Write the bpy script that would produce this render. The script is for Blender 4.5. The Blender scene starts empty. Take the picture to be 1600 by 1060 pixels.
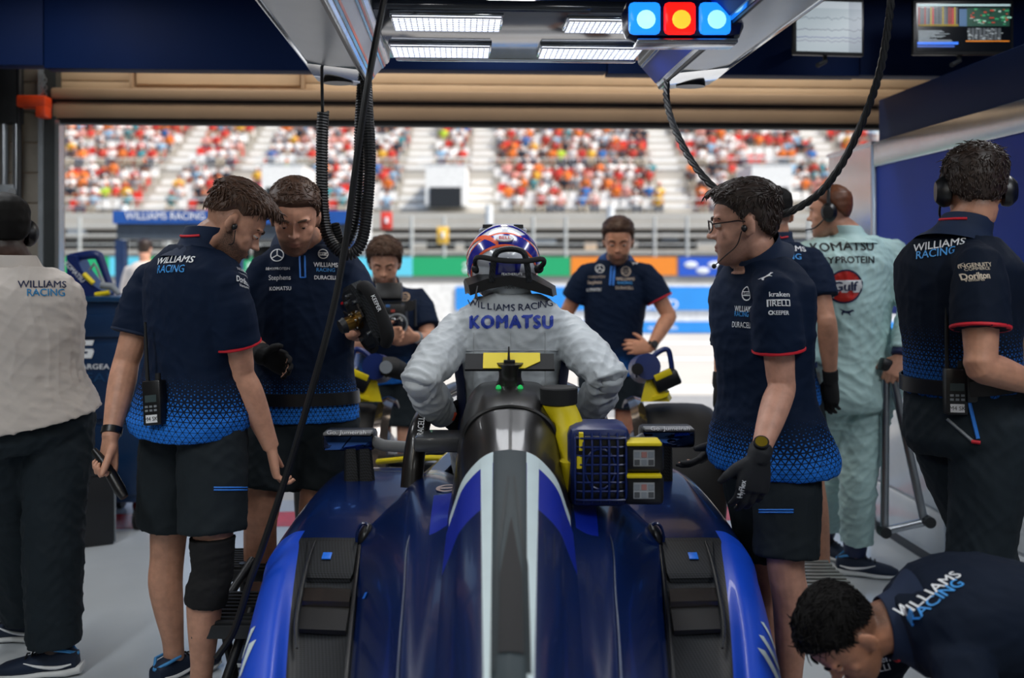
import bpy, bmesh, math, random
import numpy as np
from mathutils import Vector, Matrix, noise
from mathutils.bvhtree import BVHTree
random.seed(7)
S = bpy.context.scene
COL = S.collection
V = Vector
# ---------------------------------------------------------------- camera, sky, sun, lamps, exposure
CAM_H, FPX, HZ = 1.5, 1555.0, 411.0
cam = bpy.data.cameras.new('camera'); camo = bpy.data.objects.new('camera', cam); COL.objects.link(camo)
camo.location = (0, 0, CAM_H); camo.rotation_euler = (math.pi/2, 0, 0)
cam.sensor_width = 36.0; cam.lens = FPX/1600*36.0
cam.shift_y = -(530-HZ)/1600.0
cam.clip_start = .05; cam.clip_end = 500
cam.dof.use_dof = True; cam.dof.focus_distance = 3.35; cam.dof.aperture_fstop = 1.7
S.camera = camo
vs = S.view_settings
vs.view_transform = 'Standard'; vs.look = 'None'; vs.gamma = 1; vs.use_curve_mapping = False
vs.exposure = 0.35
w = bpy.data.worlds.new('sky'); S.world = w; w.use_nodes = True
nt = w.node_tree; nt.nodes.clear()
sky = nt.nodes.new('ShaderNodeTexSky'); sky.sky_type = 'NISHITA'; sky.sun_disc = False
sky.sun_elevation = math.radians(52); sky.sun_rotation = math.radians(120); sky.air_density = 1.0; sky.dust_density = 2.0
bg = nt.nodes.new('ShaderNodeBackground'); bg.inputs['Strength'].default_value = 0.16
ow = nt.nodes.new('ShaderNodeOutputWorld')
nt.links.new(sky.outputs[0], bg.inputs[0]); nt.links.new(bg.outputs[0], ow.inputs[0])
def lamp(name, kind, loc, energy, color, rot=(0, 0, 0), **k):
    l = bpy.data.lights.new(name, kind); l.energy = energy; l.color = color
    for a, b in k.items(): setattr(l, a, b)
    o = bpy.data.objects.new(name, l); o.location = loc; o.rotation_euler = rot; COL.objects.link(o); return o
sun = lamp('sun', 'SUN', (0, 0, 20), 4.4, (1.0, .95, .87), angle=math.radians(.6))
sun.rotation_euler = V((-.55, .30, -.86)).to_track_quat('-Z', 'Y').to_euler()
lamp('lintel_fill_light', 'AREA', (-.1, 5.82, 3.2), 24, (1, .92, .80), rot=(math.radians(18), 0, math.radians(3)), shape='RECTANGLE', size=5.2, size_y=.12)  # unseen warm strip added behind the fascia to brighten the lintel
# the garage's own ceiling lamps: rows of LED panels over the bay, out of view
for i, (lx, ly, e, c) in enumerate([(-1.9, 1.2, 30, (.93, .97, 1)), (1.9, 1.2, 30, (.93, .97, 1)), (-.95, .3, 12, (1, .9, .76)), (.95, .3, 12, (1, .9, .76)), (-2.3, 4.0, 20, (.95, .97, 1)), (2.3, 4.0, 18, (.95, .97, 1)), (0, 4.7, 16, (1, .95, .88)), (-1.5, -1.8, 12, (.92, .97, 1)), (1.5, -1.8, 12, (.92, .97, 1))]):
    lamp('ceiling_lamp', 'AREA', (lx, ly, 2.96), e, c, shape='RECTANGLE', size=.22, size_y=1.5)
# ---------------------------------------------------------------- helpers
def lin(h):
    if isinstance(h, (tuple, list)): return tuple(h)
    h = h.lstrip('#'); c = [int(h[i:i+2], 16)/255 for i in (0, 2, 4)]
    return tuple(x/12.92 if x <= .04045 else ((x+.055)/1.055)**2.4 for x in c)
MATS = {}
class NB:
    """tiny node builder"""
    def __init__(s, tree): s.t = tree
    def n(s, typ, **k):
        x = s.t.nodes.new(typ)
        for a, b in k.items(): setattr(x, a, b)
        return x
    def link(s, a, b): s.t.links.new(a, b)
    def put(s, sock, v):
        if hasattr(v, 'links') or hasattr(v, 'is_linked'): s.link(v, sock)
        else: sock.default_value = v
    def math(s, op, a, b=0.0, c=None):
        x = s.n('ShaderNodeMath', operation=op); s.put(x.inputs[0], a); s.put(x.inputs[1], b)
        if c is not None: s.put(x.inputs[2], c)
        return x.outputs[0]
    def mix(s, f, a, b):
        x = s.n('ShaderNodeMix', data_type='RGBA'); s.put(x.inputs[0], f)
        for sock, v in ((x.inputs[6], a), (x.inputs[7], b)):
            if isinstance(v, tuple): v = (*v[:3], 1)
            s.put(sock, v)
        return x.outputs[2]
    def ramp(s, f, a, b, lo=0.0, hi=1.0):
        x = s.n('ShaderNodeMapRange'); x.interpolation_type = 'SMOOTHSTEP'
        s.put(x.inputs[0], f); x.inputs[1].default_value = a; x.inputs[2].default_value = b
        x.inputs[3].default_value = lo; x.inputs[4].default_value = hi
        return x.outputs[0]
    def coord(s, kind='Object'): return s.n('ShaderNodeTexCoord').outputs[kind]
    def noise(s, vec, scale, detail=3.0, rough=.55):
        x = s.n('ShaderNodeTexNoise'); s.link(vec, x.inputs['Vector']); x.inputs['Scale'].default_value = scale
        x.inputs['Detail'].default_value = detail; x.inputs['Roughness'].default_value = rough
        return x.outputs['Fac']
    def mapping(s, vec, scale=(1, 1, 1), rot=(0, 0, 0)):
        x = s.n('ShaderNodeMapping'); s.link(vec, x.inputs['Vector']); x.inputs['Scale'].default_value = scale; x.inputs['Rotation'].default_value = rot
        return x.outputs[0]
    def sep(s, vec):
        x = s.n('ShaderNodeSeparateXYZ'); s.link(vec, x.inputs[0]); return x.outputs
    def bump(s, h, strength=.3, dist=.01):
        x = s.n('ShaderNodeBump'); s.link(h, x.inputs['Height']); x.inputs['Strength'].default_value = strength; x.inputs['Distance'].default_value = dist
        return x.outputs[0]
def mat(name, color, rough=.5, metal=0.0, var=.10, vscale=9.0, bump=0.0, bscale=60.0, coat=0.0, emit=None, estr=0.0, alpha=None, trans=0.0, spec=.5, sheen=0.0, fn=None, stretch=None):
    if name in MATS: return MATS[name]
    m = bpy.data.materials.new(name); m.use_nodes = True; t = m.node_tree; b = t.nodes['Principled BSDF']; q = NB(t)
    c = lin(color); co = q.coord()
    if stretch: co = q.mapping(co, stretch)
    nz = q.noise(co, vscale)
    dark = tuple(x*(1-var) for x in c); lite = tuple(min(1, x*(1+var)) for x in c)
    base = q.mix(q.ramp(nz, .3, .7), dark, lite)
    if fn: base = fn(q, b, base) or base
    if isinstance(base, tuple): b.inputs['Base Color'].default_value = (*base[:3], 1)
    else: q.link(base, b.inputs['Base Color'])
    b.inputs['Roughness'].default_value = rough; b.inputs['Metallic'].default_value = metal
    b.inputs['Specular IOR Level'].default_value = spec
    if coat: b.inputs['Coat Weight'].default_value = coat; b.inputs['Coat Roughness'].default_value = .06
    if sheen: b.inputs['Sheen Weight'].default_value = sheen
    if trans: b.inputs['Transmission Weight'].default_value = trans
    if emit is not None:
        b.inputs['Emission Color'].default_value = (*lin(emit), 1); b.inputs['Emission Strength'].default_value = estr
    if bump: q.link(q.bump(q.noise(co, bscale, 4), bump, .004), b.inputs['Normal'])
    MATS[name] = m; return m
def tag(o, label=None, cat=None, group=None, kind=None):
    if label: o['label'] = label
    if cat: o['category'] = cat
    if group: o['group'] = group
    if kind: o['kind'] = kind
    return o
def empty(name, loc=(0, 0, 0), label=None, cat=None, group=None, kind=None, rz=0):
    o = bpy.data.objects.new(name, None); o.location = loc; o.rotation_euler = (0, 0, rz); o.empty_display_size = .1
    COL.objects.link(o); return tag(o, label, cat, group, kind)
def wloc(o):
    return V(o.location) if o is None or o.parent is None else V(o.location)+wloc(o.parent)
def link(name, me, m=None, parent=None, smooth=True, angle=None):
    if m is not None:
        for x in (m if isinstance(m, (list, tuple)) else [m]): me.materials.append(x)
    if smooth: me.polygons.foreach_set('use_smooth', [True]*len(me.polygons))
    o = bpy.data.objects.new(name, me); COL.objects.link(o)
    if parent is not None: o.parent = parent
    if angle and smooth:
        try: me.set_sharp_from_angle(angle=math.radians(angle))
        except Exception: pass
    return o
class MB:
    """gathers shapes (world coordinates) into one mesh"""
    def __init__(s): s.v = []; s.f = []; s.mi = []; s.cur = 0
    def add(s, vs, fs):
        k = len(s.v); s.v += [tuple(v) for v in vs]; s.f += [tuple(i+k for i in f) for f in fs]; s.mi += [s.cur]*len(fs); return s
    def box(s, c, d, rz=0, R=None, bev=0.0):
        c = V(c); d = V(d)/2
        R = R or Matrix.Rotation(rz, 3, 'Z')
        if bev <= 0:
            vs = [c+R@V((x*d.x, y*d.y, z*d.z)) for x in (-1, 1) for y in (-1, 1) for z in (-1, 1)]
            return s.add(vs, [(0, 1, 3, 2), (4, 6, 7, 5), (0, 4, 5, 1), (2, 3, 7, 6), (0, 2, 6, 4), (1, 5, 7, 3)])
        bm = bmesh.new(); bmesh.ops.create_cube(bm, size=1)
        for v in bm.verts: v.co = V((v.co.x*2*d.x, v.co.y*2*d.y, v.co.z*2*d.z))
        bmesh.ops.bevel(bm, geom=list(bm.edges), offset=min(bev, d.x*.95, d.y*.95, d.z*.95), segments=2, affect='EDGES', profile=.5)
        bm.verts.index_update(); s.add([c+R@v.co for v in bm.verts], [[v.index for v in f.verts] for f in bm.faces]); bm.free(); return s
    def loft(s, rings, cap=True, closed=True):
        n = len(rings[0]); vs = [p for r in rings for p in r]; fs = []
        for i in range(len(rings)-1):
            for j in range(n if closed else n-1):
                a, b = i*n+j, i*n+(j+1) % n; fs.append((a, b, b+n, a+n))
        if cap: fs.append(tuple(reversed(range(n)))); fs.append(tuple((len(rings)-1)*n+j for j in range(n)))
        return s.add(vs, fs)
    def tube(s, pts, r, n=10, cap=True, smooth=0, flat=1.0, up=None):
        pts = [V(p) for p in pts]
        rs = list(r) if isinstance(r, (list, tuple)) else [r]*len(pts)
        if smooth: pts, rs = spline(pts, rs, smooth)
        rings = []; prev = None
        for i, p in enumerate(pts):
            t = (pts[min(i+1, len(pts)-1)]-pts[max(i-1, 0)]).normalized()
            if prev is None:
                a = V(up) if up else (V((0, 0, 1)) if abs(t.z) < .9 else V((1, 0, 0)))
            else: a = prev
            b = t.cross(a).normalized(); a = b.cross(t).normalized(); prev = a
            rings.append([p+rs[i]*(a*flat*math.sin(2*math.pi*k/n)+b*math.cos(2*math.pi*k/n)) for k in range(n)])
        return s.loft(rings, cap)
    def ell(s, c, r, n=14, m=9, R=None):
        c = V(c); R = R or Matrix.Identity(3); rings = []
        for i in range(m):
            a = -math.pi/2+math.pi*(i+.02)/(m-1+.04) if 0 < i < m-1 else (-math.pi/2*.98 if i == 0 else math.pi/2*.98)
            rings.append([c+R@V((r[0]*math.cos(a)*math.cos(2*math.pi*k/n), r[1]*math.cos(a)*math.sin(2*math.pi*k/n), r[2]*math.sin(a))) for k in range(n)])
        return s.loft(rings)
    def cyl(s, p, q, r, n=16, r2=None): return s.tube([p, q], [r, r if r2 is None else r2], n)
    def prism(s, poly, off):
        off = V(off); n = len(poly); a = [V(p) for p in poly]
        return s.add(a+[p+off for p in a], [tuple(reversed(range(n))), tuple(range(n, 2*n))]+[(i, (i+1) % n, n+(i+1) % n, n+i) for i in range(n)])
    def mesh(s, org=(0, 0, 0)):
        me = bpy.data.meshes.new('m'); o = V(org)
        me.from_pydata([(v[0]-o.x, v[1]-o.y, v[2]-o.z) for v in s.v], [], s.f); me.validate()
        if any(s.mi) and len(s.mi) == len(me.polygons): me.polygons.foreach_set('material_index', s.mi)
        bm = bmesh.new(); bm.from_mesh(me); bmesh.ops.recalc_face_normals(bm, faces=bm.faces); bm.to_mesh(me); bm.free()
        me.update(); return me
    def build(s, name, m, parent=None, smooth=True, angle=38):
        return link(name, s.mesh(wloc(parent) if parent is not None else (0, 0, 0)), m, parent, smooth, angle)
    def thing(s, name, m, label, cat, group=None, kind=None, smooth=True, angle=38):
        vs = np.array(s.v); c = V((float(vs[:, 0].mean()), float(vs[:, 1].mean()), float(vs[:, 2].min())))
        o = link(name, s.mesh(c), m, None, smooth, angle); o.location = c
        return tag(o, label, cat, group, kind)
def spline(pts, rs, k):
    P = [pts[0]*2-pts[1]]+pts+[pts[-1]*2-pts[-2]]; Rr = [rs[0]]+rs+[rs[-1]]; op = []; orr = []
    for i in range(1, len(P)-2):
        for j in range(k):
            t = j/k; a, b, c, d = P[i-1:i+3]
            op.append(.5*(2*b+(c-a)*t+(2*a-5*b+4*c-d)*t*t+(3*b-a-3*c+d)*t**3))
            e, f, g, h = Rr[i-1:i+3]
            x = .5*(2*f+(g-e)*t+(2*e-5*f+4*g-h)*t*t+(3*f-e-3*g+h)*t**3); orr.append(max(x, min(f, g)*.9))
    op.append(pts[-1]); orr.append(rs[-1]); return op, orr
def P(px, py, Y): return V(((px-800)*Y/FPX, Y, CAM_H-(py-HZ)*Y/FPX))
def reach(a, px, py, L, s=-1):
    """the point seen at a pixel at bone length L from joint a (s<0: the nearer one)"""
    o = V((0, 0, CAM_H)); d = V(((px-800)/FPX, 1, -(py-HZ)/FPX)).normalized(); k = a-o; b = k.dot(d); h = (k-d*b).length
    if h >= L: return a+(o+d*b-a).normalized()*L
    return o+d*(b+s*math.sqrt(L*L-h*h))
def remesh(mb, voxel, sm=2, org=(0, 0, 0), fac=.5):
    me = mb.mesh(org); o = bpy.data.objects.new('tmp', me); COL.objects.link(o)
    r = o.modifiers.new('r', 'REMESH'); r.mode = 'VOXEL'; r.voxel_size = voxel; r.use_smooth_shade = True
    if sm: q = o.modifiers.new('s', 'SMOOTH'); q.iterations = sm; q.factor = fac
    out = bpy.data.meshes.new_from_object(o.evaluated_get(bpy.context.evaluated_depsgraph_get()))
    bpy.data.objects.remove(o); bpy.data.meshes.remove(me); out.materials.clear(); return out
def vco(me):
    a = np.empty(len(me.vertices)*3, 'f'); me.vertices.foreach_get('co', a); return a.reshape(-1, 3)
def vno(me):
    a = np.empty(len(me.vertices)*3, 'f'); me.vertex_normals.foreach_get('vector', a); return a.reshape(-1, 3)
def vset(me, a): me.vertices.foreach_set('co', np.ascontiguousarray(a, 'f').ravel()); me.update()
def attr(me, name, vals, typ='FLOAT'):
    x = me.attributes.new(name, typ, 'POINT'); x.data.foreach_set('value' if typ == 'FLOAT' else 'vector', np.ascontiguousarray(vals, 'f').ravel())
def wrinkle(me, amp, seed=0, freq=1.0):
    c = vco(me).astype('f8'); n = vno(me); rg = np.random.RandomState(seed); f = np.zeros(len(c))
    wx = c+.02*np.sin(c[:, [1, 2, 0]]*19+seed)
    for i in range(7):
        d = rg.normal(size=3); d[2] *= 1.5; d /= np.linalg.norm(d); k = freq*(22+12*i)
        s = np.sin(wx@d*k+3.2*np.sin(wx@rg.normal(size=3)*9+i)+rg.uniform(0, 6)); f += (1-np.abs(s))**2/(1+.25*i)
    f -= f.mean(); vset(me, c+n*(amp*f/2.0)[:, None])
FONTC = {}
def text_mesh(txt, bold=0.0, ext=0.0, spacing=1.0):
    key = (txt, bold, spacing)
    if key in FONTC: return FONTC[key]
    c = bpy.data.curves.new('t', 'FONT'); c.body = txt; c.align_x = 'CENTER'; c.align_y = 'CENTER';  c.resolution_u = 3; c.space_character = spacing
    o = bpy.data.objects.new('t', c); COL.objects.link(o)
    me = bpy.data.meshes.new_from_object(o.evaluated_get(bpy.context.evaluated_depsgraph_get()))
    bpy.data.objects.remove(o); bpy.data.curves.remove(c)
    me.calc_loop_triangles(); vs = vco(me).astype('f8'); tr = np.array([t.vertices[:] for t in me.loop_triangles]) if len(me.loop_triangles) else np.zeros((0, 3), int)
    bpy.data.meshes.remove(me)
    for _ in range(1 if bold else 2):   # split every triangle in four, so that print follows the cloth
        if len(tr) > 6000: break
        e = {}; nv = [tuple(v) for v in vs]; nt = []
        def mid(i, j):
            k = (i, j) if i < j else (j, i)
            if k not in e: e[k] = len(nv); nv.append(tuple((vs[i]+vs[j])/2))
            return e[k]
        for i, j, k in tr.tolist():
            x, y, z = mid(i, j), mid(j, k), mid(k, i); nt += [(i, x, z), (x, j, y), (z, y, k), (x, y, z)]
        vs = np.array(nv); tr = np.array(nt)
    cap = .7  # about the height of a capital
    if bold and len(tr):
        d = bold*.30; n = len(vs); V4 = [vs]+[vs+np.array([a*d, b*d*.7, .00007*cap*(i+1)]) for i, (a, b) in enumerate(((1, .3), (-1, -.3), (.3, 1), (-.3, -1)))]
        tr = np.concatenate([tr+n*i for i in range(5)]); vs = np.concatenate(V4)
    fs = tr.tolist()
    if len(vs): vs[:, 0] -= (vs[:, 0].min()+vs[:, 0].max())/2; vs[:, 1] -= (vs[:, 1].min()+vs[:, 1].max())/2
    FONTC[key] = (vs/cap, fs); return FONTC[key]
def flat_text(txt, c, h, m, parent=None, r=(1, 0, 0), u=(0, 0, 1), name='lettering', bold=0.0, width=None, spacing=1.0, lift=.003):
    vs, fs = text_mesh(txt, bold, spacing=spacing); c = V(c); r = V(r).normalized(); u = V(u).normalized(); n = r.cross(u); sx = 1.0
    if width: sx = width/((vs[:, 0].max()-vs[:, 0].min())*h)
    mb = MB(); mb.add([c+r*float(x*h*sx)+u*float(y*h)+n*(lift+float(z)) for x, y, z in vs], fs)
    return mb.build(name, m, parent, smooth=False)
class Surf:
    """a built surface to print on"""
    def __init__(s, o):
        s.o = o; off = wloc(o); me = o.data; c = vco(me)+np.array(off)
        s.bvh = BVHTree.FromPolygons([V(x) for x in c.tolist()], [tuple(p.vertices) for p in me.polygons])
    def hit(s, px, py):
        o = V((0, 0, CAM_H)); d = P(px, py, 1)-o; return s.bvh.ray_cast(o, d.normalized())
    def frame(s, px, py, rad=14, up=(0, 0, 1), n=None):
        c = s.hit(px, py)
        if c[0] is None: return None
        if n is None:
            ns = V((0, 0, 0))
            for dx in (-rad, 0, rad):
                for dy in (-rad, 0, rad):
                    h = s.hit(px+dx, py+dy)
                    if h[0] is not None and (h[0]-c[0]).length < .15: ns += h[1]*(1 if h[1].dot(h[0]-V((0, 0, CAM_H))) < 0 else -1)
            n = ns
        n = V(n).normalized(); u = V(up); r = u.cross(n).normalized(); u = n.cross(r); return c[0], r, u, n
    def put(s, mb, pts2, fs, fr, tilt=0, lift=.0035, sx=1.0):
        c, r, u, n = fr; ct, st = math.cos(tilt), math.sin(tilt); out = []
        for q in pts2:
            x, y = float(q[0])*sx, float(q[1]); zl = float(q[2]) if len(q) > 2 else 0; a = x*ct-y*st; b = x*st+y*ct; p = c+r*a+u*b
            h = s.bvh.ray_cast(p+n*.25, -n, .6)
            out.append((h[0] if h[0] is not None and (h[0]-p).length < .055 else p)+n*(lift+zl))
        mb.add(out, fs)
    def text(s, txt, px, py, h, m, tilt=0, width=None, bold=.0, name='lettering', rad=14, up=(0, 0, 1), spacing=1.0, n=None, lift=.0035, parent=None):
        fr = s.frame(px, py, rad, up, n)
        if fr is None: print('NO HIT', txt); return None
        vs, fs = text_mesh(txt, bold, spacing=spacing); sx = 1.0
        if width: sx = width/((vs[:, 0].max()-vs[:, 0].min())*h)
        mb = MB(); s.put(mb, [(x*h*sx, y*h, z) for x, y, z in vs], fs, fr, math.radians(tilt), lift)
        return mb.build(name, m, parent or s.o, smooth=False)
    def shape(s, polys, px, py, h, m, tilt=0, name='emblem', rad=14, up=(0, 0, 1), n=None, lift=.0035, parent=None, sx=1.0):
        """polys: lists of 2-D points, unit height"""
        fr = s.frame(px, py, rad, up, n)
        if fr is None: print('NO HIT', name); return None
        mb = MB()
        for pl in polys:
            bm = bmesh.new(); vs = [bm.verts.new((x*h, y*h, 0)) for x, y in pl]; bm.faces.new(vs); bmesh.ops.triangulate(bm, faces=bm.faces)
            for _ in range(2):
                es = [e for e in bm.edges if e.calc_length() > .03]
                if es: bmesh.ops.subdivide_edges(bm, edges=es, cuts=1); bmesh.ops.triangulate(bm, faces=bm.faces)
            bm.verts.index_update(); s.put(mb, [(v.co.x, v.co.y) for v in bm.verts], [[v.index for v in f.verts] for f in bm.faces], fr, math.radians(tilt), lift, sx); bm.free()
        return mb.build(name, m, parent or s.o, smooth=False)
def ringpoly(r0, r1, a0=0, a1=360, n=28, cx=0, cy=0, sy=1.0):
    A = [math.radians(a0+(a1-a0)*i/n) for i in range(n+1)]; out = []
    for i in range(n):
        out.append([(cx+r0*math.cos(A[i]), cy+sy*r0*math.sin(A[i])), (cx+r1*math.cos(A[i]), cy+sy*r1*math.sin(A[i])), (cx+r1*math.cos(A[i+1]), cy+sy*r1*math.sin(A[i+1])), (cx+r0*math.cos(A[i+1]), cy+sy*r0*math.sin(A[i+1]))])
    return out
def bar2(x0, y0, x1, y1, w):
    d = math.hypot(x1-x0, y1-y0); nx, ny = -(y1-y0)/d*w/2, (x1-x0)/d*w/2
    return [(x0+nx, y0+ny), (x0-nx, y0-ny), (x1-nx, y1-ny), (x1+nx, y1+ny)]
STAR = ringpoly(.43, .5)+[bar2(0, 0, .45*math.cos(a), .45*math.sin(a), .07) for a in (math.pi/2, math.pi*7/6, -math.pi/6)]
CAT = [[(-.95, .30), (-.55, .22), (-.1, .12), (.25, .2), (.55, .38), (.62, .5), (.72, .42), (.9, .34), (.86, .24), (.66, .2), (.5, .02), (.42, -.1), (.62, -.3), (.58, -.38), (.3, -.16), (-.1, -.12), (-.35, -.22), (-.3, -.42), (-.42, -.5), (-.55, -.2), (-.5, .05), (-.75, .18)]]
ROUNDEL = ringpoly(.42, .5)+[bar2(-.47, .12, .47, .12, .06), bar2(-.47, -.14, .47, -.14, .06)]
M_red = mat('red_trim', '#d01c2e', .6)
M_collar = mat('collar_knit', '#0d2240', .8, bump=.1, bscale=600)
M_white = mat('white_print', '#e6e9ec', .55, var=.02)
M_blue = mat('blue_print', '#3f9be6', .55, var=.02)
M_dkprint = mat('navy_print', '#0c1d46', .55, var=.02)
M_royal = mat('royal_print', '#1f3da8', .5, var=.03)
M_black = mat('black_plastic', '#0c0d10', .38, var=.1)
M_rub = mat('black_rubber', '#101215', .7, var=.1)
M_blk_cloth = mat('black_cloth', '#0a0b0e', .85, bump=.1, bscale=300)
M_zip = mat('blue_zip', '#2f7fe0', .5)
M_eye = mat('eye_white', '#cfc8c0', .25); M_iris = mat('iris_dark', '#1c130c', .2)
M_grey = mat('grey_plastic', '#7f868c', .5); M_steel = mat('brushed_steel', '#a8aeb4', .28, metal=1, var=.08, stretch=(1, 1, .1), vscale=40)
M_sole = mat('shoe_sole', '#d6dadb', .6); M_shoe = mat('shoe_mesh', '#0e2038', .7, bump=.15, bscale=300); M_shoeb = mat('shoe_blue', '#3f92d4', .6)
def sstep(x, a, b): t = max(0., min(1., (x-a)/(b-a))); return t*t*(3-2*t)
# ---------------------------------------------------------------- the garage
GR = Matrix.Rotation(math.radians(3), 3, 'Z')
def G(x, y, z): return GR@V((x, y, z))
def gbox(mb, x0, x1, y0, y1, z0, z1, bev=0.0): return mb.box(G((x0+x1)/2, (y0+y1)/2, (z0+z1)/2), (abs(x1-x0), abs(y1-y0), abs(z1-z0)), R=GR, bev=bev)
M_floor = mat('grey_epoxy', '#bcc3c8', .16, var=.05, vscale=1.6, spec=.5)
M_redf = mat('red_floor_paint', '#c8141c', .25)
M_wall = mat('garage_wall_grey', '#6f6a62', .7, var=.06); M_block = mat('painted_block', '#8c857a', .65, var=.07, bump=.1)
M_ceil = mat('ceiling_dark', '#2a2d32', .8); M_beige = mat('lintel_beige', '#cdb395', .6, var=.05, vscale=3)
M_beiged = mat('door_leaf_beige', '#a88e74', .55, var=.05, vscale=3); M_dark = mat('dark_metal', '#1a1d21', .45)
M_navyp = mat('navy_gloss_panel', '#041a42', .6, var=.08, vscale=2, spec=.12); M_silver = mat('satin_silver', '#b9bfc6', .22, metal=.9, var=.05, vscale=3)
M_wpanel = mat('white_gloss_panel', '#c9ced2', .14, var=.03); M_navyb = mat('blue_gloss_wall', '#0c2f92', .5, var=.08, vscale=2, spec=.2)
M_trackp = mat('track_grey', '#4a4d52', .5); M_orange = mat('orange_paint', '#e0471c', .4)
def struct(mb, name, m, **k):
    o = mb.thing(name, m, None, None, kind='structure', **k); return o
mb = MB(); gbox(mb, -4.0, 4.3, -3, 6.35, -.1, 0); FLOOR = struct(mb, 'floor', M_floor)
mb = MB(); gbox(mb, -2.35, 3.0, 5.72, 6.05, .0005, .0025); mb.build('floor_stripe', M_redf, FLOOR)
mb = MB(); gbox(mb, -4.0, 4.3, -3, 6.5, 3.25, 3.35); struct(mb, 'ceiling', M_ceil)
mb = MB(); gbox(mb, -4.1, -4.0, -3, 6.5, 0, 3.3); struct(mb, 'wall_left', M_wall)
mb = MB(); gbox(mb, 4.3, 4.4, -3, 6.5, 0, 3.3); struct(mb, 'wall_right', M_wall)
mb = MB(); gbox(mb, -4.1, 4.4, -3.1, -3, 0, 3.3); struct(mb, 'wall_back', M_wall)
mb = MB(); gbox(mb, -4.1, -2.52, 6.25, 6.5, 0, 3.3); gbox(mb, 3.2, 4.4, 6.25, 6.5, 0, 3.3); gbox(mb, -4.1, 4.4, 6.3, 6.5, 2.47, 5.6); WF = struct(mb, 'wall_front', M_beiged, smooth=False)
bl = None
for i in range(15):   # blocks of the pier beside the door
    mb = MB(); gbox(mb, -2.67+.0, -2.525, 6.235, 6.25, .02+i*.185, .02+i*.185+.178, .004); mb.build('block', M_block, WF)
    mb = MB(); gbox(mb, -3.0, -2.68, 6.235, 6.25, .02+i*.185, .02+i*.185+.178, .004); mb.build('block', M_block, WF)
for z0, z1, x0, x1 in ((2.56, 2.62, -2.52, 3.2), (2.625, 2.70, -2.52, 3.2), (2.705, 2.8, -2.52, 3.2), (2.805, 3.2, -2.52, 3.2)):
    mb = MB(); gbox(mb, x0, x1, 6.27, 6.31, z0, z1, .006); mb.build('lintel_board', M_beige, WF)
mb = MB(); gbox(mb, -2.02, -2.0, 6.2, 6.29, 2.56, 2.85); gbox(mb, -.98, -.96, 6.2, 6.29, 2.56, 2.85); gbox(mb, -2.03, -.95, 6.2, 6.29, 2.545, 2.575); mb.build('access_panel_frame', M_beiged, WF)
mb = MB(); gbox(mb, -1.99, -.99, 6.235, 6.29, 2.60, 2.85, .006); mb.build('access_panel', M_beige, WF)
# the raised door: leaf edge, seal, side tracks
D = empty('door_1', G(.3, 6.2, 2.35), kind='structure')
mb = MB(); gbox(mb, -2.46, 3.15, 6.14, 6.26, 2.375, 2.475, .01); mb.build('door_leaf', M_beiged, D)
mb = MB(); gbox(mb, -2.46, 3.15, 6.12, 6.24, 2.49, 2.555, .012); mb.build('door_leaf_edge', M_beiged, D)
mb = MB(); gbox(mb, -2.46, 3.15, 6.15, 6.24, 2.345, 2.376, .005); mb.build('door_seal', M_rub, D)
mb = MB(); gbox(mb, -2.46, 3.15, 6.15, 6.24, 2.474, 2.492, .003); mb.build('door_joint', M_dark, D)
for sx, x in ((1, -2.42), (-1, 3.12)):
    mb = MB(); gbox(mb, x-.012, x+.012, 6.12, 6.2, 0, 2.36); mb.build('door_track', M_silver, D)
    mb = MB(); gbox(mb, x-sx*.013, x-sx*.085, 6.14, 6.22, 0, 2.7); mb.build('track_housing', mat('track_housing', '#2f3436', .5), D)
    mb = MB(); gbox(mb, x-sx*.087, x-sx*.115, 6.13, 6.2, 0, 2.75); mb.build('track_rail', M_grey, D)
    o = empty('door_motor', G(x-sx*.1, 6.1, 2.36), 'orange door release with chain, at the %s end of the raised door' % ('pier' if sx > 0 else 'partition'), 'door motor')
    mb = MB(); gbox(mb, x-sx*.02, x-sx*.19, 6.0, 6.11, 2.42, 2.49, .012); mb.build('bracket', M_orange, o)
    mb = MB(); gbox(mb, x-sx*.02, x-sx*.08, 6.0, 6.1, 2.36, 2.43, .01); mb.build('bracket_foot', M_orange, o)
    for i in range(6):
        mb = MB(); c = G(x-sx*(.05+.012*(i % 2)), 6.06, 2.50+.022*i); mb.tube([c+V((.014*math.cos(a), 0, .018*math.sin(a))) for a in [2*math.pi*k/10 for k in range(11)]], .004, 6); mb.build('chain_link', M_steel, o)
# pipes and socket on the pier
o = empty('conduit', P(14, 300, 6.0), 'silver conduit pipe with black sleeve on the wall pier', 'pipe')
for px in (6, 26):
    mb = MB(); mb.cyl(P(px, 190, 5.98), P(px, 296, 5.98), .022, 14); mb.build('pipe', M_steel, o)
mb = MB(); a = P(14, 150, 5.98); mb.box(a, (.15, .08, .34), bev=.01); mb.build('sleeve', M_dark, o)
mb = MB(); mb.cyl(P(30, 100, 5.95), P(30, 330, 5.95), .014, 10); mb.build('thin_pipe', M_dark, o)
o = empty('wall_socket', P(10, 300, 6.0), 'grey wall socket under the silver conduit on the pier', 'socket')
mb = MB(); mb.box(P(10, 302, 5.96), (.11, .06, .1), bev=.008); mb.build('socket_box', M_grey, o)
mb = MB(); mb.cyl(P(19, 300, 5.925), P(19, 300, 5.90), .022, 14); mb.build('plug', M_silver, o)
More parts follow.
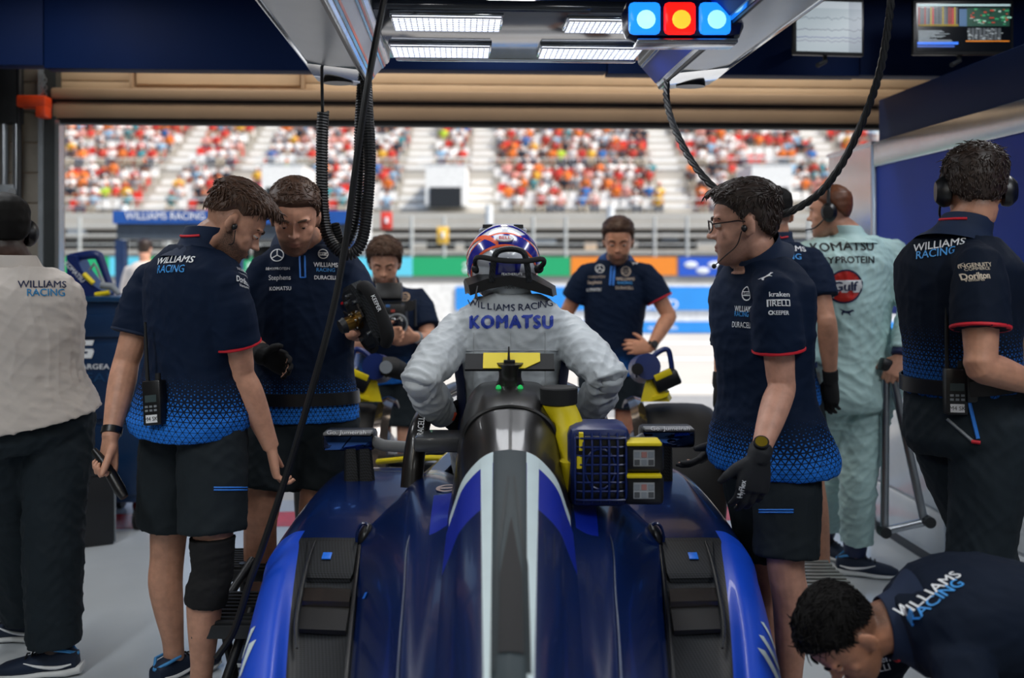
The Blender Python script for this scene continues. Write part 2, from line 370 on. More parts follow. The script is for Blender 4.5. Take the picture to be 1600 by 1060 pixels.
# right-hand partition: blue upper wall, silver trim, white lower units
PW = empty('wall_partition', G(2.34, 5.0, 0), kind='structure')
mb = MB(); gbox(mb, 2.34, 2.42, 1.2, 5.48, 1.226, 2.06); mb.build('blue_panel', M_navyb, PW)
mb = MB(); gbox(mb, 2.325, 2.44, 1.2, 5.5, 2.04, 2.18, .006); mb.build('silver_fascia', M_silver, PW)
mb = MB(); gbox(mb, 2.36, 2.44, 1.2, 5.5, 2.181, 2.42, .006); mb.build('top_board', M_navyp, PW)
mb = MB(); gbox(mb, 2.325, 2.36, 5.48, 5.53, 0, 2.17, .004); mb.build('silver_post', M_steel, PW)
mb = MB(); gbox(mb, 2.345, 2.36, 5.53, 6.22, 1.2, 2.17); mb.build('end_panel', mat('mirror_silver', '#c3c8ce', .12, metal=.85, var=.04), PW)
mb = MB(); gbox(mb, 2.33, 2.40, 5.53, 6.22, 2.17, 2.19); mb.build('end_panel_cap', M_silver, PW)
for i, (a, b) in enumerate(((4.62, 5.48), (3.74, 4.6), (2.86, 3.72), (1.98, 2.84))):
    o = empty('storage_unit', G(2.5, (a+b)/2, .03), ['glossy white storage unit nearest the garage door, behind the tubular stand', 'glossy white storage unit behind the headset mechanic in trousers', 'glossy white storage unit right of the headset mechanic', 'last glossy white storage unit, furthest from the garage door'][i], 'cabinet', 'white units under the blue wall')
    mb = MB(); gbox(mb, 2.335, 2.9, a, b, .05, .97, .006); mb.build('carcass', M_wpanel, o)
    mb = MB(); gbox(mb, 2.318, 2.335, a+.02, b-.02, .30, .93, .004); mb.build('door_panel', M_wpanel, o)
    mb = MB(); gbox(mb, 2.318, 2.335, a+.02, b-.02, .08, .285, .004); mb.build('lower_panel', M_wpanel, o)
    mb = MB(); gbox(mb, 2.30, 2.335, a-.012, a+.004, .05, .97, .003); mb.build('edge_strip', M_steel, o)
    mb = MB(); gbox(mb, 2.34, 2.9, a, b, .0, .05); mb.build('plinth', M_dark, o)
mb = MB(); gbox(mb, 2.30, 2.95, 1.9, 5.5, .972, .992, .004); mb.thing('worktop', M_wpanel, 'thin white worktop running along the white units', 'worktop')
# overhead navy fascia hung before the door, in three panels
o = empty('overhead_fascia', G(0, 5.45, 2.53), 'wide dark navy overhead fascia hung across the bay before the door', 'fascia')
for x0, x1, z in ((-3.95, -2.2, 2.545), (-2.195, -.72, 2.53), (-.715, .80, 2.542), (.805, 2.2, 2.53), (2.205, 4.2, 2.535)):
    mb = MB(); gbox(mb, x0, x1, 5.38, 5.5, z, 3.24, .004); mb.build('panel', M_navyp, o)
# ---- lighting gantry over the car
GA = empty('lighting_gantry', G(.2, 3.6, 2.25), 'overhead gantry with two silver fins and a glossy light tray', 'gantry')
M_tray = mat('gloss_grey_tray', '#5b6068', .12, metal=.6, var=.1, vscale=4); M_und = mat('fin_underside', '#9aa0a6', .3, metal=.4, var=.08, vscale=3)
M_chr = mat('chrome', '#c9d0d8', .1, metal=1); M_cyan = mat('cyan_stripe', '#2aa7e0', .25); M_ostr = mat('orange_stripe', '#e25a28', .3)
x_off = .205
def gx(x): return x+x_off
YF, YN = 4.0, .9
mb = MB(); gbox(mb, gx(-.50), gx(.53), 3.2, YF-.03, 2.312, 2.35, .012); mb.build('tray', M_tray, GA)
mb = MB(); gbox(mb, gx(-.50), gx(.53), 3.05, 3.22, 2.36, 2.6, .01); mb.build('tray_rear_board', M_navyp, GA)
mb = MB(); gbox(mb, gx(-.46), gx(.5), YF-.05, YF-.02, 2.302, 2.33, .01); mb.build('tray_lip', M_chr, GA)
for sg, xb0, xb1, xt in ((-1, -.765, -.575, -.485), (1, .80, .605, .515)):
    def prof(y, dz=0): return [G(gx(xb0), y, 2.235+dz), G(gx(xb0*.5+xb1*.5), y, 2.217+dz), G(gx(xb1), y, 2.213+dz), G(gx(xt), y, 2.312+dz), G(gx(xt), y, 2.44+dz), G(gx(xb0-.0), y, 2.40+dz)]
    mb = MB(); mb.loft([prof(YF), prof(YN)]); mb.build('fin', M_und, GA, angle=20)
    mb = MB(); mb.tube([G(gx(xb0), YF+.0, 2.235), G(gx(xb0), YN, 2.235)], .009, 8); mb.build('edge_rail', M_chr, GA)
    mb = MB(); mb.tube([G(gx(xb1), YF, 2.212), G(gx(xb1), YN, 2.212)], .008, 8); mb.build('edge_rail', M_black, GA)
    # end shoe with a black oval port
    mb = MB(); mb.loft([[G(gx(xb0-.004*sg*-1), y, 2.228+d), G(gx(xb1), y, 2.206+d), G(gx(xb1*.8+xt*.2), y, 2.24+d), G(gx(xb0), y, 2.275+d)] for y, d in ((3.66, .0), (3.86, -.006), (4.0, -.004), (4.03, .012))]); sh = mb.build('end_shoe', M_chr, GA)
    mb = MB(); c = G(gx((xb0*.55+xb1*.45)), 3.92, 2.214); mb.loft([[c+GR@V((.058*math.cos(a), .05*math.sin(a), dz)) for a in [2*math.pi*i/24 for i in range(24)]] for dz in (-.012, .01)]); mb.build('oval_port', M_black, sh)
    mb = MB(); gbox(mb, gx(xb0-.006), gx(xb0+.01), 3.72, 3.95, 2.236, 2.30, .004); mb.build('side_cheek', M_navyp, GA)
    d = V((xt-xb1, 0, .099)).normalized(); nrm = V((-d.z*sg*-1, 0, -abs(d.x))); 
    for f0, f1, m in (((.08, .16, M_chr), (.2, .27, M_cyan), (.28, .34, M_ostr), (.66, .72, M_cyan), (.73, .79, M_ostr), (.84, .95, M_chr)) if sg < 0 else ((.06, .14, M_chr), (.17, .78, M_navyb), (.8, .86, M_chr), (.88, .96, M_black))):
        pa = [(xb1+(xt-xb1)*f, 2.213+.099*f) for f in (f0, f1)]; off = V((-.003*sg, 0, -.003))
        mb = MB(); mb.prism([G(gx(pa[0][0]), YF-.005, pa[0][1])+off, G(gx(pa[1][0]), YF-.005, pa[1][1])+off, G(gx(pa[1][0]), YN, pa[1][1])+off, G(gx(pa[0][0]), YN, pa[0][1])+off], -off); mb.build('face_stripe', m, GA, smooth=False)
M_led = mat('led_white', '#ffffff', .4, emit='#f4f6ff', estr=2.2)
for i, (x0, x1, y0, y1) in enumerate(((-.425, -.07, 3.24, 3.42), (.155, .47, 3.26, 3.42), (-.46, -.095, 3.68, 3.86), (.10, .475, 3.68, 3.86))):
    fr = MB(); gbox(fr, gx(x0-.008), gx(x1+.008), y0-.008, y1+.008, 2.302, 2.314, .003); f = fr.build('lamp_frame', M_chr, GA)
    mb = MB(); gbox(mb, gx(x0), gx(x1), y0, y1, 2.299, 2.303); mb.build('led_panel', M_led, f)
    mb = MB(); n = 18
    for k in range(n+1): gbox(mb, gx(x0+(x1-x0)*k/n)-.0012, gx(x0+(x1-x0)*k/n)+.0012, y0, y1, 2.294, 2.300)
    for k in range(7): gbox(mb, gx(x0), gx(x1), y0+(y1-y0)*k/6-.0012, y0+(y1-y0)*k/6+.0012, 2.294, 2.300)
    tag(mb.build('lamp_grid', mat('led_grid', '#d5dae6', .3), f, smooth=False), kind='stuff')
    # the lamps' own light
    lamp('gantry_lamp', 'AREA', G(gx((x0+x1)/2), (y0+y1)/2, 2.285), 1.6, (.95, .97, 1), shape='RECTANGLE', size=abs(x1-x0), size_y=.16)
# signal light box
o = empty('signal_light', P(1066, 68, 3.0), 'rounded navy signal box with blue, red and blue lights under the gantry', 'signal light')
mb = MB(); c = P(1066, 33, 3.0); mb.box(c, (.365, .11, .132), bev=.045); mb.build('housing', mat('signal_housing', '#0a1640', .25), o)
mb = MB(); mb.box(P(1070, 69, 3.0), (.30, .10, .014), bev=.004); mb.build('bracket', M_silver, o)
for px, cc, ce in ((1007, '#1c86ff', '#9fe9ff'), (1062, '#ff1a14', '#ffb02e'), (1117, '#1c86ff', '#8fd6ff')):
    q = P(px, 29, 2.94); mb = MB(); mb.box(q, (.094, .03, .096), bev=.014); l = mb.build('lens', mat('lens_'+cc[1:], cc, .2, emit=cc, estr=1.0), o)
    mb = MB(); mb.ell(q+V((.003, -.0145, -.006)), (.028, .006, .028), 20, 9); mb.build('bulb_glow', mat('glow_'+ce[1:], ce, .3, emit=ce, estr=1.1), l)
# monitors on the fascia
def screen_plot(q, b, base):
    x, y, z = q.sep(q.coord('Generated')); c = q.n('ShaderNodeCombineXYZ'); q.link(x, c.inputs[0]); q.link(z, c.inputs[1])
    nz = q.noise(q.mapping(c.outputs[0], (6, .1, 1)), 2.0, 4); out = (.42, .50, .55)
    for k, (h_, col) in enumerate(((.28, (.10, .12, .3)), (.42, (.12, .14, .2)), (.18, (.2, .2, .3)), (.62, (.15, .2, .25)))):
        d = q.math('ABSOLUTE', q.math('SUBTRACT', z, q.math('ADD', q.math('MULTIPLY', nz, .12+.03*k), h_-.06))); f = q.math('LESS_THAN', d, .008); out = q.mix(f, out, col)
    f = q.math('GREATER_THAN', z, .86); out = q.mix(f, out, (.55, .62, .68)); f = q.math('GREATER_THAN', x, .8); out = q.mix(q.math('MULTIPLY', f, .35), out, (.1, .12, .2))
    q.link(out, b.inputs['Emission Color']); b.inputs['Emission Strength'].default_value = .55; return (0, 0, 0)
def mon(cx, cy, Yc, w_, h_, rz, label, m, kind):
    c = P(cx, cy, Yc); o = empty('monitor', c-V((0, 0, h_/2+.06)), label, 'monitor', 'monitors on the fascia'); R = Matrix.Rotation(rz, 3, 'Z')
    mb = MB(); mb.box(c+R@V((0, .012, 0)), (w_+.03, .03, h_+.035), R=R, bev=.006); mb.build('bezel', M_black, o)
    mb = MB(); mb.box(c+R@V((0, -.005, 0)), (w_, .004, h_), R=R); s = mb.build('screen', m, o, smooth=False)
    mb = MB(); mb.box(c+R@V((.0, .06, -h_*.3)), (.08, .1, .1), R=R, bev=.01); mb.tube([c+R@V((0, .06, -h_*.35)), c+R@V((.0, .04, -h_/2-.04)), c+R@V((-.06, .0, -h_/2-.07))], .012, 8); mb.tube([c+R@V((0, .06, -h_*.2)), c+R@V((0, .5, -h_*.1))], .025, 10); mb.build('mount_arm', M_dark, o)
    return o, c, R
mon(1295, 42, 5.05, .345, .255, .12, 'tilted monitor showing a pale graph, left of the thick cable', mat('screen_graph', '#000000', .3, fn=screen_plot, var=0), 0)
o, c, R = mon(1505, 43, 5.1, .485, .245, 0, 'wide monitor with coloured data bars and a circuit picture, beside the corner', mat('screen_off', '#04060a', .2, emit='#05080f', estr=.3), 1)
def pane(x0, x1, z0, z1, col, e=.7, nm='screen_block', d=.008):
    mb = MB(); mb.box(c+R@V(((x0+x1)/2*.485, -d, (z0+z1)/2*.245)), (abs(x1-x0)*.485, .002, abs(z1-z0)*.245), R=R); mb.build(nm, mat('px_'+col[1:], col, .4, emit=col, estr=e), o, smooth=False)
pane(-.49, .49, .44, .48, '#8fa5a8'); rg = random.Random(3)
for i in range(20): pane(-.48+i*.021, -.48+i*.021+.014, .02, .42-.01*(i % 3), ['#4d5358', '#7a2c2a', '#555b60', '#8a7a2a', '#3f464c', '#a03030'][rg.randrange(6)], .5)
pane(-.48, -.06, .02, .06, '#8a7a2a', .5); pane(-.05, .03, .02, .38, '#35506e', .5); pane(.03, .48, .02, .40, '#16382c', .5)
for i in range(46):
    x = rg.uniform(.05, .45); z = rg.uniform(.04, .36); pane(x, x+rg.uniform(.01, .05), z, z+rg.uniform(.01, .03), ['#2f8a5a', '#7fae9a', '#a03428', '#16241c', '#9fb2a8'][rg.randrange(5)], .5, d=.0095+.0002*i)
for i in range(12): pane(-.48, -.48+rg.uniform(.1, .4), -.08-i*.022, -.08-i*.022+.009, '#8a949a', .45)
pane(-.49, -.06, -.36, -.31, '#1f5fd0', .8); pane(-.49, -.1, -.42, -.38, '#1a3f8a', .6); pane(.02, .48, -.30, -.285, '#d07a20', .6)
for i in range(9): pane(.04+i*.04, .04+i*.04+.03, -.27, -.02, '#3f4448', .4)
for i in range(30): x = rg.uniform(.03, .4); z = rg.uniform(-.26, -.03); pane(x, x+.02, z, z+.008, '#a8b0b2', .4, d=.0092+.0001*i)
# ---- hanging cables
M_cab = mat('black_cable', '#0d0f12', .45, var=.15)
def hang(pts, r, name, label, cat='cable', m=M_cab, n=8, sm=8, twist=0):
    mb = MB()
    if twist:
        P0, _ = spline([V(p) for p in pts], [r]*len(pts), 24)
        for s3 in range(3):
            mb.tube([p+V((math.cos(i*twist+s3*2.094), .0, math.sin(i*twist+s3*2.094)))*r*.42 for i, p in enumerate(P0)], r*.62, 8)
    else: mb.tube(pts, r, n, smooth=sm)
    return mb.thing(name, m, label, cat)
hang([P(1396, -40, 3.2), P(1388, 40, 3.25), P(1374, 115, 3.3), P(1350, 185, 3.35), P(1312, 262, 3.4), P(1268, 312, 3.45), P(1205, 338, 3.5), P(1145, 316, 3.58), P(1092, 268, 3.65), P(1058, 210, 3.75), P(1042, 160, 3.85), P(1042, 118, 3.9)], .0135, 'hanging_cable', 'thick twisted black cable looping down from the gantry over the glasses mechanic', twist=.42)
hang([P(612, -60, 2.95), P(600, 0, 2.95), P(575, 130, 2.95), P(556, 260, 2.97), P(540, 380, 3.0), P(519, 490, 3.0), P(487, 610, 3.0), P(450, 735, 3.0), P(412, 850, 2.98), P(390, 910, 2.96), P(366, 985, 2.94), P(338, 1030, 2.92)], .0105, 'air_hose', 'long straight black hose slanting from the gantry to the floor beside the car', 'hose')
def coil(path, R_, r, turns, label):
    P0, _ = spline([V(p) for p in path], [1]*len(path), 40); L = [0]
    for a, b in zip(P0, P0[1:]): L.append(L[-1]+(b-a).length)
    N = int(turns*9); pts = []; j = 0; pa = V((0, 1, 0))
    for i in range(N+1):
        s = L[-1]*i/N
        while j < len(L)-2 and L[j+1] < s: j += 1
        t = (P0[j+1]-P0[j]).normalized(); p = P0[j]+t*(s-L[j]); b = t.cross(pa).normalized(); a = b.cross(t); an = 2*math.pi*i/9
        pts.append(p+(a*math.sin(an)+b*math.cos(an))*R_)
    mb = MB(); mb.tube(pts, r, 6); return mb.thing('coiled_cable', M_cab, label, 'cable', 'coiled cables hanging from the gantry fin')
coil([P(505, 175, 3.80), P(503, 240, 3.80), P(505, 330, 3.8), P(515, 375, 3.79), P(540, 398, 3.78), P(562, 385, 3.78), P(572, 340, 3.79), P(578, 250, 3.8), P(574, 170, 3.82), P(572, 128, 3.85)], .0185, .0058, 118, 'outer coiled black cable with a U loop, hanging from the striped fin')
coil([P(512, 0, 3.3), P(510, 40, 3.4), P(507, 80, 3.55)], .017, .0056, 22, 'short coiled black cable high against the fin underside')
coil([P(566, 132, 3.88), P(562, 200, 3.84), P(560, 280, 3.83), P(553, 350, 3.82), P(535, 385, 3.83), P(522, 350, 3.83)], .0165, .0056, 66, 'inner coiled black cable, nested inside the U loop')
hang([P(503, 60, 3.55), P(503, 120, 3.7), P(504, 178, 3.8)], .006, 'hanging_cable', 'thin straight black cable above the coiled cable at the striped fin', 'cable')
# ---------------------------------------------------------------- pit lane, track and grandstand
M_conc = mat('pit_concrete', '#b9b4ab', .8, var=.06, vscale=.6); M_asph = mat('asphalt', '#6d6e70', .85, var=.06, vscale=.5); M_paint = mat('white_paint', '#e9e9e6', .7)
M_gs = mat('stand_concrete', '#b5b0a6', .85, var=.06, vscale=.5)
mb = MB(); mb.box((0, 14.2, -.06), (90, 15.8, .1)); o = struct(mb, 'pit_lane', M_conc); o.location.z -= .0
for y0, y1 in ((9.3, 9.55), (11.6, 12.2), (15.5, 15.75), (18.6, 18.8)):
    mb = MB(); mb.box((0, (y0+y1)/2, -.008), (80, y1-y0, .006)); mb.build('lane_line', M_paint, o)
mb = MB(); mb.box((0, 10.5, -.008), (80, 1.6, .004)); mb.build('lane_band', mat('pit_band', '#8f8f8e', .8), o)
mb = MB(); mb.box((0, 33, -.08), (120, 22, .1)); struct(mb, 'track_surface', M_asph)
M_bblue = mat('banner_blue', '#1f86d8', .55, var=.03, vscale=2); M_bgreen = mat('banner_green', '#19a86a', .55, var=.03); M_borange = mat('banner_orange', '#f08a24', .55, var=.03); M_bcyan = mat('banner_cyan', '#63cfe6', .55, var=.03); M_bdeep = mat('banner_royal', '#2059c8', .55, var=.03)
# pit wall with its blue hoarding
pw = empty('pit_wall', (0, 21.3, 0), 'low white pit wall carrying a long blue hoarding beyond the lane', 'wall')
mb = MB(); mb.box((6, 21.4, .52), (44, .4, 1.04)); mb.build('wall_block', mat('pit_wall_white', '#d7d8d6', .7), pw)
for i in range(9):
    x0 = -1.2+i*2.9; mb = MB(); mb.box((x0+1.43, 21.17, .74), (2.86, .03, .50)); b = mb.build('hoarding_upper', M_bblue, pw)
    mb = MB(); mb.box((x0+1.43, 21.17, .13), (2.86, .03, .24)); mb.build('hoarding_lower', M_bblue, pw)
    flat_text('WORLD' if i % 2 else 'by', (x0+(1.3 if i % 2 else 1.2), 21.152, .62), .20 if i % 2 else .26, M_white, pw, bold=.03)
    flat_text('www.mdfu', (x0+1.5, 21.152, .13), .10, M_white, pw)
    if i % 2:
        mb = MB(); mb.tube([(x0+1.35+.32*math.cos(a), 21.15, .72+.26*math.sin(a)) for a in [math.radians(q) for q in range(20, 165, 12)]], .02, 6); mb.build('arc_emblem', M_borange, pw)
# far barrier with coloured hoardings
fb = empty('trackside_barrier', (0, 42, 0), 'long concrete track barrier hung with green, orange and blue hoardings', 'barrier')
mb = MB(); mb.box((0, 42.3, .8), (64, .4, 1.6)); mb.build('barrier_block', M_gs, fb)
for x0, x1, m, z0, z1 in ((-24, -17.0, M_bgreen, .95, 1.75), (-17, -15.6, M_bcyan, .95, 1.75), (-15.6, -7.0, M_bgreen, .95, 1.75), (-7.0, -4.2, M_bcyan, .95, 1.75), (-4.2, 2.45, M_bgreen, .95, 1.75), (2.5, 6.95, M_borange, .98, 1.75), (7.05, 9.1, M_bdeep, .95, 1.75), (9.2, 16, M_bcyan, .95, 1.75), (16.1, 30, M_bdeep, .95, 1.75)):
    mb = MB(); mb.box(((x0+x1)/2, 42.05, (z0+z1)/2), (x1-x0, .08, z1-z0)); mb.build('hoarding', m, fb)
flat_text('aramco', (-.6, 42.0, 1.30), .62, M_white, fb, bold=.03, spacing=1.15); flat_text('aramco', (-11, 42.0, 1.30), .62, M_white, fb, bold=.03, spacing=1.15)
[(lambda mb_: mb_.build('blurred_mark', M_white, fb))(MB().ell((7.55+.5*i, 42.0, 1.42-.25*(i % 2)), (.28, .02, .14))) for i in range(3)]
# catch fence: posts, rails
cf = empty('catch_fence', (0, 43, 1.6), 'tall grey catch fence of posts and wires before the grandstand', 'fence')
M_fence = mat('fence_grey', '#b4b7b5', .5); M_fw = mat('fence_white', '#dfe2e2', .5)
for i in range(27):
    x = -22+i*1.75+.2*math.sin(i*2.1); mb = MB(); mb.cyl((x, 43, 0), (x, 43, 3.5+.5*(i % 3 == 0)), .07 if i % 3 else .16, 8); mb.build('post', M_fw if i % 3 == 0 else M_fence, cf)
for z in (1.9, 2.3, 2.7, 3.1, 3.5):
    mb = MB(); mb.cyl((-24, 43, z), (24, 43, z), .028, 6); mb.build('rail', M_fence, cf)
# lower service wall under the stand: dark openings and beams
gl = empty('grandstand', (0, 50, 0), 'large concrete grandstand with red and white seats across the track', 'grandstand')
mb = MB(); mb.box((0, 46.2, 1.0), (70, .5, 2.0)); mb.box((0, 46.0, 3.45), (70, .5, .75)); mb.build('front_wall', M_gs, gl)
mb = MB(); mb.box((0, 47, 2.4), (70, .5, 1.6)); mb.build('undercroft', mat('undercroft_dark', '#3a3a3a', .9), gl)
rg = random.Random(11)
for i in range(22):
    x = -20+i*1.95+rg.uniform(-.4, .4); wd = rg.uniform(.3, 1.2)
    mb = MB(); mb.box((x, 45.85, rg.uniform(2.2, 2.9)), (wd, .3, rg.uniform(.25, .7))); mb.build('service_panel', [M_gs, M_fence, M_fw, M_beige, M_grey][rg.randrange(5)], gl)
for z in (2.05, 2.75): mb = MB(); mb.box((0, 45.7, z), (70, .2, .14)); mb.build('service_beam', M_gs, gl)
ROWS, Y0, Z0, DY, DZ = 15, 47.5, 3.7, .82, .46
def row_y(r): return Y0+r*DY
def row_z(r): return Z0+r*DZ+(.35 if r >= 5 else 0)
for r in range(ROWS):
    mb = MB(); z = row_z(r); mb.box((0, row_y(r)+DY/2, z-.6), (70, DY, 1.2)); mb.build('step', M_gs, gl)
mb = MB(); mb.box((0, row_y(15)+.8, row_z(14)+1.6), (70, .4, 4.5)); mb.build('rear_wall', mat('stand_rear_grey', '#55585a', .9), gl)  # plain dark grey wall behind the top row
AIS = [(-17.5, .8), (-13.6, .8), (-4.9, 1.0), (-1.55, .9), (8.1, 1.0), (16.8, .9), (20.8, .8)]
for ax, aw in AIS:   # stairs
    for r in range(ROWS):
        mb = MB(); mb.box((ax, row_y(r)+DY*.75, row_z(r)+.115), (aw*1.3, DY*.5, .23)); mb.build('stair', M_paint, gl)
for vx in (-3.15, -10.9, 12.3):
    mb = MB(); mb.box((vx, 47.3+1.5, row_z(3)+.1), (1.9, 3.4, 1.9)); v = mb.build('vomitory', M_paint, gl)
    mb = MB(); mb.box((vx, 47.25-.16, row_z(1)+.45), (1.5, .1, .95)); mb.build('tunnel_opening', M_dark, v)
    mb = MB(); mb.box((vx, 47.2-.1, row_z(3)+1.1), (2.6, .06, .05)); mb.box((vx, 47.2-.1, row_z(3)+1.4), (2.6, .06, .05)); mb.build('guard_rail', M_fw, v)
for zz in (.45, .85):
    mb = MB(); mb.box((0, Y0-.1, Z0+zz), (60, .05, .05)); mb.build('front_rail', M_fw, gl)
    mb = MB(); mb.box((0, row_y(5)-.06, row_z(5)-.3+zz), (60, .05, .05)); mb.build('gangway_rail', M_fw, gl)
# seats and spectators
M_seat = [mat('seat_red', '#d4392b', .6), mat('seat_white', '#e4e2de', .6)]
def seat_mb(x, y, z):
    mb = MB(); mb.box((x, y+.22, z+.40), (.42, .38, .07)); mb.box((x, y+.42, z+.62), (.42, .06, .42)); mb.box((x, y+.3, z+.19), (.08, .1, .38)); return mb
seat_me = [seat_mb(0, 0, 0).mesh() for _ in (0, 1)]
for k in (0, 1): seat_me[k].materials.append(M_seat[k])
SKN = [mat('crowd_skin', '#c08a70', .7), mat('crowd_skin_tan', '#a06c4e', .7)]
SHC = [('white', '#ece9e6'), ('red', '#c8322a'), ('orange', '#ea7a26'), ('dark', '#262a36'), ('pale blue', '#8fb4cf'), ('blue', '#2f6fb4'), ('yellow', '#e6b53a'), ('teal', '#3f8f98'), ('pink', '#d99a90'), ('grey', '#8d8e92'), ('lime', '#b8d43a')]
SHM = [mat('crowd_'+n.replace(' ', '_'), c, .75, var=.05) for n, c in SHC]
HAT = [mat('crowd_hat_white', '#e6e4e0', .7), mat('crowd_hat_red', '#b5262a', .7), mat('crowd_hair', '#2b201a', .7), mat('crowd_hat_orange', '#e06f22', .7)]
LEGM = [mat('crowd_jeans', '#3d4757', .8), mat('crowd_khaki', '#9a8f7c', .8)]
def spect(var, lean):
    mb = MB(); z = .43
    mb.cur = 0; mb.loft([[V((hw*math.cos(a), .28+lean*(h_-.45)+hd*math.sin(a), h_)) for a in [2*math.pi*i/8 for i in range(8)]] for hw, hd, h_ in ((.17, .12, .42), (.16, .11, .62), (.205, .12, .86), (.19, .10, .96), (.08, .07, 1.0))])
    for sg in (-1, 1):
        mb.cur = 0; mb.tube([(sg*.2, .28+lean*.45, .93), (sg*.25, .2, .74)], [.062, .055], 6)
        mb.cur = 1; mb.tube([(sg*.25, .2, .74), (sg*(.14 if var % 2 else .2), -.02, .62+.12*(var % 3 == 0)), (sg*.1, -.06, .63+.14*(var % 3 == 0))], [.05, .04, .035], 6)
        mb.cur = 3; mb.tube([(sg*.1, .3, .47), (sg*.12, -.12, .50), (sg*.12, -.16, .05)], [.085, .075, .055], 6)
    mb.cur = 1; mb.tube([(0, .27+lean*.5, .98), (0, .27+lean*.55, 1.06)], .05, 6); mb.ell((0, .25+lean*.6, 1.15), (.08, .1, .115), 8, 6)
    mb.cur = 2; mb.ell((0, .27+lean*.6, 1.19), (.09, .108, .095), 8, 6)
    if var % 2: mb.loft([[V((.085*math.cos(a), .21+lean*.6-.1+.09*math.sin(a), 1.185+dz)) for a in [2*math.pi*i/8 for i in range(8)]] for dz in (0, .015)])
    return mb
SPM = []
for i in range(len(SHC)):
    for j in range(3):
        me = spect(i+j, [.02, -.12, -.25][j]).mesh()
        for m in (SHM[i], SKN[(i+j) % 2], HAT[[0, 2, 1, 2, 0, 2, 3][(i*2+j) % 7]], LEGM[(i+j) % 2]): me.materials.append(m)
        SPM.append(me)
WTS = [30, 15, 11, 14, 7, 6, 5, 4, 6, 7, 2]
BLK = ['seat block beside the door pier', 'narrow block beyond the first stair', 'seat block behind the curly mechanic', 'narrow block above the dark tunnel', 'wide seat block behind the racing driver', 'seat block above the glasses mechanic', 'block behind the blue partition', 'far seat block']
ORD = ['lowest', 'second', 'third', 'fourth', 'fifth', 'sixth', 'seventh', 'eighth', 'ninth', 'tenth', 'eleventh', 'twelfth', 'thirteenth', 'fourteenth', 'top']
NTH = ['', '', 'second ', 'third ', 'fourth ', 'fifth ', 'sixth ', 'seventh ', 'eighth ', 'ninth ', 'tenth ', 'eleventh ', 'twelfth ']
slots = []
for r in range(ROWS):
    y, z = row_y(r), row_z(r); xm = 700*(y)/FPX
    x = -xm-.2
    while x < 620*y/FPX:
        x += .52
        if any(abs(x-ax) < aw*.65+.25 for ax, aw in AIS): continue
        if any(abs(x-vx) < 1.5 for vx in (-3.15, -10.9, 12.3)) and r < 4: continue
        slots.append((r, x, y, z, sum(x > ax for ax, _ in AIS)))
ns = nse = 0; rest_p, rest_s = [], [MB(), MB()]; cnt = {}
fill = [.55, .75, .9, .95, .7, .78, .8, .7, .75, .9, .95, .85, .8, .75, .7]
cand = []
for r, x, y, z, b in slots:
    pr = fill[r]*(.72+.5*noise.noise(V((x*.35, r*.5, 3.1))))+.14
    k = 0 if noise.noise(V((x*.25, r*.9, 8))) > .12 else 1
    occ = rg.random() < pr; cand.append((r, x, y, z, b, occ, k))
occ_vis = [c for c in cand if c[5]]; keep = set(rg.sample(range(len(occ_vis)), min(296, len(occ_vis)))); 
seats_all = cand; keeps = set(rg.sample(range(len(seats_all)), min(290, len(seats_all))))
rest_me = bmesh.new(); oi = -1; ri = 0; rv = {}
for si, (r, x, y, z, b, occ, k) in enumerate(seats_all):
    if si in keeps:
        o = bpy.data.objects.new('seat', seat_me[k]); COL.objects.link(o); o.parent = gl; o.location = V((x, y, z))-V(gl.location)
    else: rest_s[k].add([(v[0]+x, v[1]+y, v[2]+z) for v in seat_mb(0, 0, 0).v], seat_mb(0, 0, 0).f)
    if not occ: continue
    oi += 1; ci = rg.choices(range(len(SHC)), WTS)[0]; j = rg.randrange(3); me = SPM[ci*3+j]; jx = x+rg.uniform(-.06, .06)
    if oi in keep:
        key = (r, b, ci); cnt[key] = cnt.get(key, 0)+1
        q = NTH[cnt[key]] if cnt[key] < len(NTH) else 'yet another '
        o = bpy.data.objects.new('spectator', me); COL.objects.link(o); o.location = (jx, y, z)
        tag(o, '%s%s-shirted spectator in the %s row of the %s' % (q, SHC[ci][0].replace(' ', '-'), ORD[r], BLK[min(b, 7)]), 'spectator', 'spectators in the grandstand')
    else:
        rv.setdefault(ci*3+j, []).append((jx, y, z))
for k in (0, 1): tag(rest_s[k].build('seat_row', M_seat[k], gl, smooth=False), kind='stuff')
mlist = []; av, af, am = [], [], []; nv = 0
for vi, ps in rv.items():
    me = SPM[vi]; c = vco(me); fs = [tuple(p.vertices) for p in me.polygons]; mi = [p.material_index for p in me.polygons]; base = len(mlist); mlist += list(me.materials)
    for q in ps:
        av.append(c+np.array(q)); af += [tuple(i+nv for i in f) for f in fs]; am += [base+i for i in mi]; nv += len(c)
me = bpy.data.meshes.new('crowd'); me.from_pydata(np.concatenate(av).tolist(), [], af)
for m in mlist: me.materials.append(m)
me.polygons.foreach_set('material_index', am); me.polygons.foreach_set('use_smooth', [True]*len(me.polygons)); me.update()
o = bpy.data.objects.new('crowd', me); COL.objects.link(o); tag(o, 'the remaining seated crowd filling the grandstand rows', 'crowd', kind='stuff')
